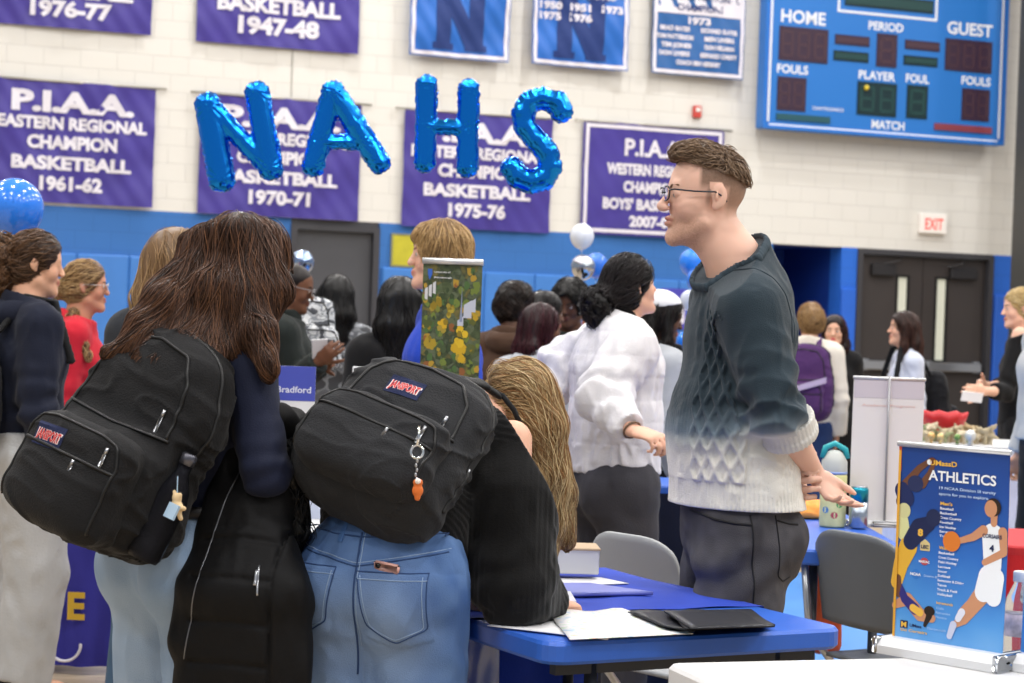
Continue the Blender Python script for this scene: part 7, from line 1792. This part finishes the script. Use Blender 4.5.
# white sign with the blue header beside the coat woman
def sign():
    dS = 6.1; bz_ = HT; a = P(291, 366, dS); b_ = P(300, 366, dS); w = .22; o = V(P(282, 400, dS)[0]-.01, a[1], HT+.12); M = yawM(o, .05); hgt = a[2]-o[2]
    r = empty('table_sign', V(o[0], o[1], HT), 'white table sign with blue header and white lettering, beside the coat woman', 'sign')
    mb = MB(); mb.box((-w/2, -.002, 0), (w/2, .002, hgt), M); p = mb.build('card', M_paper, r)
    mb = MB(); mb.box((-w/2, -.0032, hgt*.70), (w/2, -.0022, hgt), M); mb.build('header', pmat('#4a55b4'), p)
    vs, fs = text_mesh('Bradford', .020, .02, .105); mb = MB(); mb.add([(v[0]+.045, -.0042, v[1]+hgt*.77) for v in vs], fs, M); vs, fs = text_mesh('campus.edu/visit', .006, .0, .06); mb.add([(v[0]+.05, -.003, v[1]+hgt*.5) for v in vs], fs, M); mb.build('lettering', pmat('#d9dcf0'), p)
    mb = MB(); mb.box((-w/2, -.03, -.12), (w/2, .03, -.112), M); mb.box((-.02, -.006, -.112), (.02, .006, .0), M); mb.build('stand', mat('acrylic', '#dfe6ea', .1), r)
    mb = MB()
sign()
# ------------------------------------------------------------------ foil letters and latex balloons
foil = mat('blue_foil', '#1b86ee', .17, metal=1.)
def foil_letter(ch, strokes, d, label, group='blue foil letter balloons'):
    s = SDF(.0050, .006); allp = []
    for pts, r in strokes:
        for a, b in zip(pts[:-1], pts[1:]):
            A, B = P(*a, d), P(*b, d); rr = r/FPX*d; s.seg(A, B, (rr, rr*.85), (rr, rr*.85), V(1, 0, 0)); allp += [A, B]
    c = np.mean(allp, 0)
    ends = [P(*pts[i], d) for pts, r in strokes for i in (0, -1)]
    def crinkle(X):
        q = X-c; w = np.exp(-(q[:, 1]/.016)**2); o = .0034*w*np.sin(vnoise(X, 42, 3)*9)+.0012*vnoise(X*V(1, 1, .35), 26, 5)
        for e in ends:
            v = X-e; dd = np.linalg.norm(v, axis=1); o = o+.0022*np.exp(-(dd/.045)**2)*np.cos(np.arctan2(v[:, 2], v[:, 0])*14)
        return o
    s.displace(crinkle); o = s.build('letter_balloon', foil, None, relax=0)
    return tag(o, label, 'balloon', group)
dF = 6.9
foil_letter('N', [([(208, 104), (222, 181)], 13.5), ([(257, 92), (271, 170)], 12.5), ([(212, 108), (240, 138), (268, 168)], 9.5)], dF, 'shiny blue foil letter N, first of the floating letters')
foil_letter('A', [([(333, 91), (313, 167)], 11.5), ([(333, 91), (355, 125), (380, 164)], 11.5), ([(320, 141), (360, 142)], 8.5)], dF, 'shiny blue foil letter A between the N and the H')
foil_letter('H', [([(427, 84), (425, 164)], 11), ([(469, 88), (467, 168)], 11), ([(427, 126), (467, 128)], 8.5)], dF, 'shiny blue foil letter H over the 1975-76 banner')
th = [(562, 113), (556, 102), (543, 98), (530, 102), (523, 113), (525, 127), (536, 140), (547, 152), (551, 167), (544, 179), (531, 182), (518, 177), (511, 167)]
foil_letter('S', [(th, 11.5)], dF, 'shiny blue foil letter S, last of the floating letters')
def balloon(px, py, rpx, d, color, label, group=None, foil_=False, stretch_=1.12, to=0.):
    c = P(px, py, d); r = rpx/FPX*d; root = empty('balloon', c, label, 'balloon', group); m = mat('balloon'+color, color, .16 if not foil_ else .12, metal=1. if foil_ else 0., spec=.6, coat=.3)
    prof = []
    for t in np.linspace(0, PI, 21): z = -math.cos(t); rr = math.sin(t)*(1-.10*(z < 0)*(-z)**2); prof.append((max(rr*r, 1e-5), z*r*(stretch_ if z < 0 else 1.02)))
    mb = MB(); mb.lathe(prof, 28, c=c); mb.build('skin', m, root, True)
    mb = MB(); mb.lathe([(r*.04, 0), (r*.12, -r*.12), (r*.10, -r*.13), (.001, -r*.02)], 12, c=c-Zv*r*stretch_*.99); mb.build('knot', m, root, True)
    mb = MB(); b = c-Zv*(r*stretch_+.0); mb.tube([b, b-Zv*.2+V(.01, 0, 0), V(b[0]+.02, b[1], max(to, .02))], .0012, 4); mb.build('ribbon', mat('ribbon', '#d8dade', .5), root, True)
balloon(14, 208, 29.5, 7.6, '#2f7de8', 'large glossy blue balloon at the left edge under the 1961-62 banner')
balloon(302, 262, 12, 10.4, '#9db2d4', 'small silvery blue balloon in front of the single grey door', foil_=True)
balloon(582, 236, 12.2, 10.8, '#dfe3ec', 'white balloon, upper one of the pair left of the white sweater')
balloon(583, 267, 12.2, 10.7, '#b8bec8', 'silver balloon just below the white balloon', foil_=True)
balloon(596, 265, 12, 11.2, '#2f72d8', 'blue balloon half hidden behind the silver balloon')
balloon(692, 262, 13, 11., '#2b80ea', 'blue balloon, topmost of the cluster behind the man', stretch_=1.1)
balloon(697, 280, 10.5, 10.8, '#2b78e2', 'blue balloon, second of the cluster behind the man')
balloon(690, 300, 10, 10.9, '#d5dbea', 'white balloon, upper one in the cluster behind the man')
balloon(695, 320, 9.5, 10.7, '#ccd4e6', 'white balloon, lower one in the cluster behind the man')
balloon(686, 341, 9.5, 10.6, '#2b80ea', 'blue balloon at the bottom of the cluster behind the man')
# poster on the padding
u0, z1 = wuv(662, 288, .06); u1, z0 = wuv(686, 330, .06); mb = MB(); mb.box((u0, -.062, z0), (u1, -.052, z1)); o = wobj(mb, 'poster', mat('poster_violet', '#4a46b0', .5)); tag(o, 'violet and white poster on the blue pads behind the hooded person', 'poster')
mb = MB(); mb.add([(u0+.03+(u1-u0-.06)*x, -.064, z0+.03+(z1-z0)*.5*y) for x, y in ((0, 0), (1, .2), (1, 1), (.55, .7), (.3, 1), (0, .6))], [(0, 1, 2, 3, 4, 5)]); wobj(mb, 'print', white_l, o)

# ------------------------------------------------------------------ worn packs in the crowd
def worn(J, F, dz, label, cloth, w=.3, h=.44, dp=.16, off=.13, seed=1, side=0., accent=None, group=None):
    y = -F; ub = Zv; x = np.cross(y, ub); c = J['chest']*.55+J['waist']*.45-F*off+Zv*dz+x*side
    S_ = np.cross(Zv, F); sp = [dict(pts=[c+y*.0+Zv*h*.42+S_*sg*.075, J['neck']*.5+J['sh'+n]*.5+Zv*.065-F*.03, J['neck']*.42+J['sh'+n]*.58+Zv*.055+F*.07, J['sh'+n]+F*.115-Zv*.12], n=unit(Zv-F*.2), w=.020, t=.010) for n, sg in (('L', 1), ('R', -1))]
    return backpack(frame(c, x, y, ub), label, w=w, h=h, dp=dp, seed=seed, cloth=cloth, vox=.009, amp=.008, parts=False, logo=False, straps=sp, accent=accent)
def with_bands(r, M, w, h, dp, m): pass
purp = fabric('purple_pack', '#4a2c5c'); bpk, TTp = worn(J17, F17, .02, 'purple backpack with pale reflective band worn in front of the doors', purp, w=.34, h=.47, dp=.2, off=.15, seed=31, accent=purp)
mb = MB(); c = J17['chest']*.55+J17['waist']*.45-F17*.15+Zv*.02; y = -F17; x = np.cross(y, Zv)
pts = [c+x*a*.15+y*(.245-.03*abs(a))+Zv*(-.03-.05*a) for a in np.linspace(-1, 1, 9)]
for i in range(8): mb.add([pts[i]-Zv*.018, pts[i+1]-Zv*.018, pts[i+1]+Zv*.018, pts[i]+Zv*.018, pts[i]-Zv*.018-y*.03, pts[i+1]-Zv*.018-y*.03, pts[i+1]+Zv*.018-y*.03, pts[i]+Zv*.018-y*.03], [(0, 1, 2, 3), (7, 6, 5, 4), (0, 4, 5, 1), (3, 2, 6, 7)])
mb.build('reflective_band', mat('band_lilac', '#b9a8c4', .5), bpk)
worn(J15, F15, .0, 'dark backpack worn by the person in pale grey hoodie', fabric('pack_dark', '#1c1d21'), w=.26, h=.4, dp=.12, seed=35)
worn(J19, F19, -.06, 'black backpack worn by the person in tight white top', fabric('pack_blk', '#17171b'), w=.28, h=.40, dp=.16, seed=36)
worn(J1, F1, .0, 'black backpack worn by the person in navy hoodie at far left', fabric('pack_blk', '#17171b'), w=.28, h=.42, dp=.15, seed=38)
# grey camouflage pack beside the bald man
c = P(312, 327, 9.62); yv = unit(V(.1, -1, 0)); x = np.cross(yv, Zv)
backpack(frame(c, x, yv, Zv), 'grey and white camouflage backpack between bald man and long black hair', w=.20, h=.29, dp=.13, seed=37, cloth=M_camop, vox=.008, amp=.008, parts=False, logo=False)
# far left: pack on the curly-haired person
# ------------------------------------------------------------------ tables further back
def stand_table(px0, px1, py, d, label, skirt_m, top_m, sk_label, dep=.6, letter=None, hem=.03, group=None):
    a = P(px0, py, d); b = P(px1, py+(px1-px0)*.036, d); z = a[2]; u = unit((b-a)*V(1, 1, 0)); w = np.linalg.norm((b-a)[:2]); M = frame(V(a[0], a[1], 0), u, np.cross(Zv, u), Zv)
    root = empty('display_table', (a+b)/2*V(1, 1, 0), label, 'table'); mb = MB(); slab(mb, rrect(w, dep, .03), z-.04, z, .006, M); mb.build('table_top', top_m, root)
    for x in (.08, w-.08):
        for y in (.06, dep-.06): mb = MB(); mb.tube([(x, y, 0), (x, y, z-.04)], .014, 8, M=M); mb.build('leg', M_leg, root, True)
    sk = None
    if skirt_m:
        sk = skirt(M, w, dep, skirt_m, sk_label, z=z-.03, hem=hem)
    return root, M, w, z, sk
r1, M1, w1_, z1_, sk1 = stand_table(556, 720, 482, 7.35, 'blue table standing behind the woman in the white sweater', fabric('navy_skirt', '#151a2e'), M_tblue, 'dark navy tablecloth with pale letters behind the white-sweater woman', dep=.42)
vs, fs = text_mesh('COUNTY', .09, .02, None); mb = MB(); mb.add([(-.028-v[1]+.12+.0, -.034, z1_-.12-(.0)+0*v[0]-.0+(-v[0]*.0)) for v in vs[:0]], [], M1)
vs, fs = text_mesh('Y', .085, .03, None); mb.add([(v[0]+.135, -.040, v[1]+z1_-.24) for v in vs], fs, M1); vs, fs = text_mesh('C', .085, .03, None); mb.add([(v[0]+.10, -.040, v[1]+z1_-.12) for v in vs], fs, M1)
mb.build('lettering', mat('pale_letters', '#8f9cc4', .7), sk1)
r2, M2, w2_, z2_, sk2 = stand_table(10, 240, 476, 7.5, 'display table behind the left group, mostly hidden by the backpack', fabric('violet_skirt', '#3b3a9a'), M_tblue, 'violet tablecloth with yellow letters seen low between the people at left', dep=.45)
vs, fs = text_mesh('E', .10, .04, None); mb = MB(); mb.add([(v[0]+(82-10)/FPX*7.5, -.040, v[1]+z2_-.52) for v in vs], fs, M2); mb.build('lettering', mat('yellow_letters', '#d9b23a', .7), sk2)
mb = MB(); pts = [(.235+.06*math.cos(t), -.042, z2_-.62+.06*math.sin(t)) for t in np.linspace(-PI*.9, 0.1, 14)]; mb.tube(pts, .006, 6, M=M2); mb.build('emblem', white_l, sk2)
# table with sign boards behind coat woman and backpack
r3, M3, w3_, z3_, sk3 = stand_table(250, 500, 530, 5.72, 'white-topped table between the coat woman and the young blond man', fabric('white_skirt', '#c9cbd2'), M_twhite, 'white cloth on the table behind the black backpacks')
o3 = P(318, 497, 7.0); bx = box_thing('carton', 296, 338, 522, 6.1, .25, .12, mat('carton_pale', '#c3cbe0', .6), 'pale carton standing behind the coat sleeve on the white table', 'box')
sb = P(386, 497, 6.15); Msb = yawM(V(sb[0], sb[1]+.03, z3_+.002), -.06); hs_ = P(376, 368, 6.15)[2]-z3_
root = empty('table_sign', Msb[:3, 3], 'plain white sign board between the black backpack and the dark-haired people', 'sign'); mb = MB(); mb.box((-.12, -.004, .012), (.12, .004, hs_), Msb, bev=.003); mb.build('board', mat('sign_white', '#d8d9de', .5), root); mb = MB(); mb.box((-.1, -.04, 0), (.1, .04, .012), Msb, bev=.003); mb.build('foot', M_steel, root)
r5, M5, w5_, z5_, sk5 = stand_table(1009, 1150, 546, 6.3, 'table covered in red cloth at the right edge behind the clear bottle', fabric('red_cloth', '#b3222a'), mat('red_top', '#b3222a', .7), 'red tablecloth at the right edge behind the clear water bottle')
# decorated table on the right with the red bowl
r4, M4, w4_, z4_, sk4 = stand_table(915, 1045, 443, 10.4, 'white-covered table with garland and red bowl near the double doors', fabric('pale_skirt', '#c8cbe0'), M_twhite, 'pale cloth hanging over the decorated table at right', dep=.7)
def T4(px, py): return P(px, py, 10.4)
cb = P(944, 419, 10.7); root = empty('bowl', V(cb[0], cb[1], z4_+.0), 'red scalloped bowl on the decorated table at right', 'bowl')
mb = MB(); n = 36; prof = [(.075, 0), (.10, .02), (.118, .075), (.128, .11), (.120, .105), (.09, .02), (.001, .015)]; vs = []; fs = []
for r_, z_ in prof:
    for k in range(n): a = 2*PI*k/n; rr = r_*(1+.04*math.sin(a*9)*(z_ > .06)); vs.append((cb[0]+rr*math.cos(a), cb[1]+rr*math.sin(a), z4_+.045+z_+(.006*math.sin(a*9) if z_ > .06 else 0)))
for i in range(len(prof)-1):
    for k in range(n): fs.append((i*n+k, i*n+(k+1) % n, (i+1)*n+(k+1) % n, (i+1)*n+k))
mb.add(vs, fs); mb.build('bowl_shell', mat('red_plastic', '#c42a30', .4), root, True); mb = MB(); mb.lathe([(.06, 0), (.07, .045), (.0, .045)], 20, c=V(cb[0], cb[1], z4_)); mb.build('foot', mat('red_plastic', '#c42a30', .4), root, True)
rg = random.Random(5)
for i in range(26):     # each sprig of the garland and each ornament on its own
    px = 924+i*2.7; a = P(px, 430+rg.uniform(-7, 4), 10.45+rg.uniform(0, .18)); s = SDF(.006, .008); c0 = V(a[0], a[1], z4_+.035+rg.uniform(0, .045))
    for k in range(5): t = rg.uniform(0, 6.3); s.seg(c0, c0+V(math.cos(t)*.04, math.sin(t)*.03, rg.uniform(-.02, .035)), .013, .006)
    s.seg(c0, V(c0[0], c0[1], z4_+.004), .008, .008)
    col = rg.choice(['#b7a98c', '#9aa27c', '#c9bba0', '#a58f6c']); o = s.build('garland_sprig', fabric('sprig'+col, col), None, lambda X: np.tile(lin('#ffffff'), (len(X), 1))); tag(o, 'dried leafy sprig in the garland below the red bowl', 'decoration', 'sprigs of the table garland')
for px, py, r_, col, lb in ((970, 421, .030, '#d9dbd8', 'pale round ornament at the right of the garland'), (931, 424, .020, '#d8b070', 'golden ornament under the left side of the red bowl'), (940, 426, .018, '#e8c98a', 'second golden ornament under the red bowl'), (957, 424, .018, '#6c8c4c', 'green ornament in the middle of the garland')):
    a = P(px, py, 10.42); mb = MB(); zc = z4_+r_; mb.sphere((a[0], a[1]-.02, zc+.02), r_, 16); mb.tube([(a[0], a[1]-.02, z4_+.001), (a[0], a[1]-.02, zc)], r_*.4, 8); o = mb.build('ornament', mat('orn'+col, col, .25, metal=.3), None, True); tag(o, lb, 'ornament')
# card in the blonde person's hands
cd = P(972, 397, 11.1); Mc = frame(cd, unit(V(1, .1, -.08)), unit(V(-.1, .9, .45)), unit(V(.05, -.45, .9))); mb = MB(); mb.box((-.06, -.0015, -.03), (.06, .0015, .03), Mc); o = mb.build('card', M_paper, None); tag(o, 'white card held by the blonde person at the right', 'card')
# phone or paper in the bald man's hands
cd = P(320, 351, 8.93); Mc = frame(cd, unit(V(1, .2, .1)), unit(V(-.2, .8, .5)), unit(V(0, -.5, .9))); mb = MB(); mb.box((-.035, -.002, -.06), (.035, .002, .06), Mc); o = mb.build('paper_slip', M_paper, None); tag(o, 'white paper slip in the hands of the bald man', 'paper')
# clear plastic bag hanging at the table corner by the blue jeans
vs = []; nu, nv = 16, 14; a0 = Tt(W_+.03, .18); a1 = Tt(W_-.02, -.02)
for j in range(nv):
    for i in range(nu):
        t = i/(nu-1); v = j/(nv-1); p = P(455+44*t, 618+90*v, 4.32-.04*math.sin(t*PI)); p = p+V(.0, -.012*math.sin(i*1.3+j*.5)-.01*math.sin(j*.9+i*.4), 0); vs.append(p)
k = len(vs); vs += [p+V(0, .05+.02*math.sin(q*.4), 0) for q, p in enumerate(vs)]; f0 = [(j*nu+i, j*nu+i+1, (j+1)*nu+i+1, (j+1)*nu+i) for j in range(nv-1) for i in range(nu-1)]
fs = f0+[tuple(k+i for i in f[::-1]) for f in f0]+[((nv-1)*nu+i, (nv-1)*nu+i+1, k+(nv-1)*nu+i+1, k+(nv-1)*nu+i) for i in range(nu-1)]
o = mesh_obj('plastic_bag', np.array(vs), fs, mat('clear_film', '#c9d4e6', .12, alpha=.28, spec=.8), None, True); tag(o, 'clear plastic bag hanging between the blue jeans and the table', 'bag')
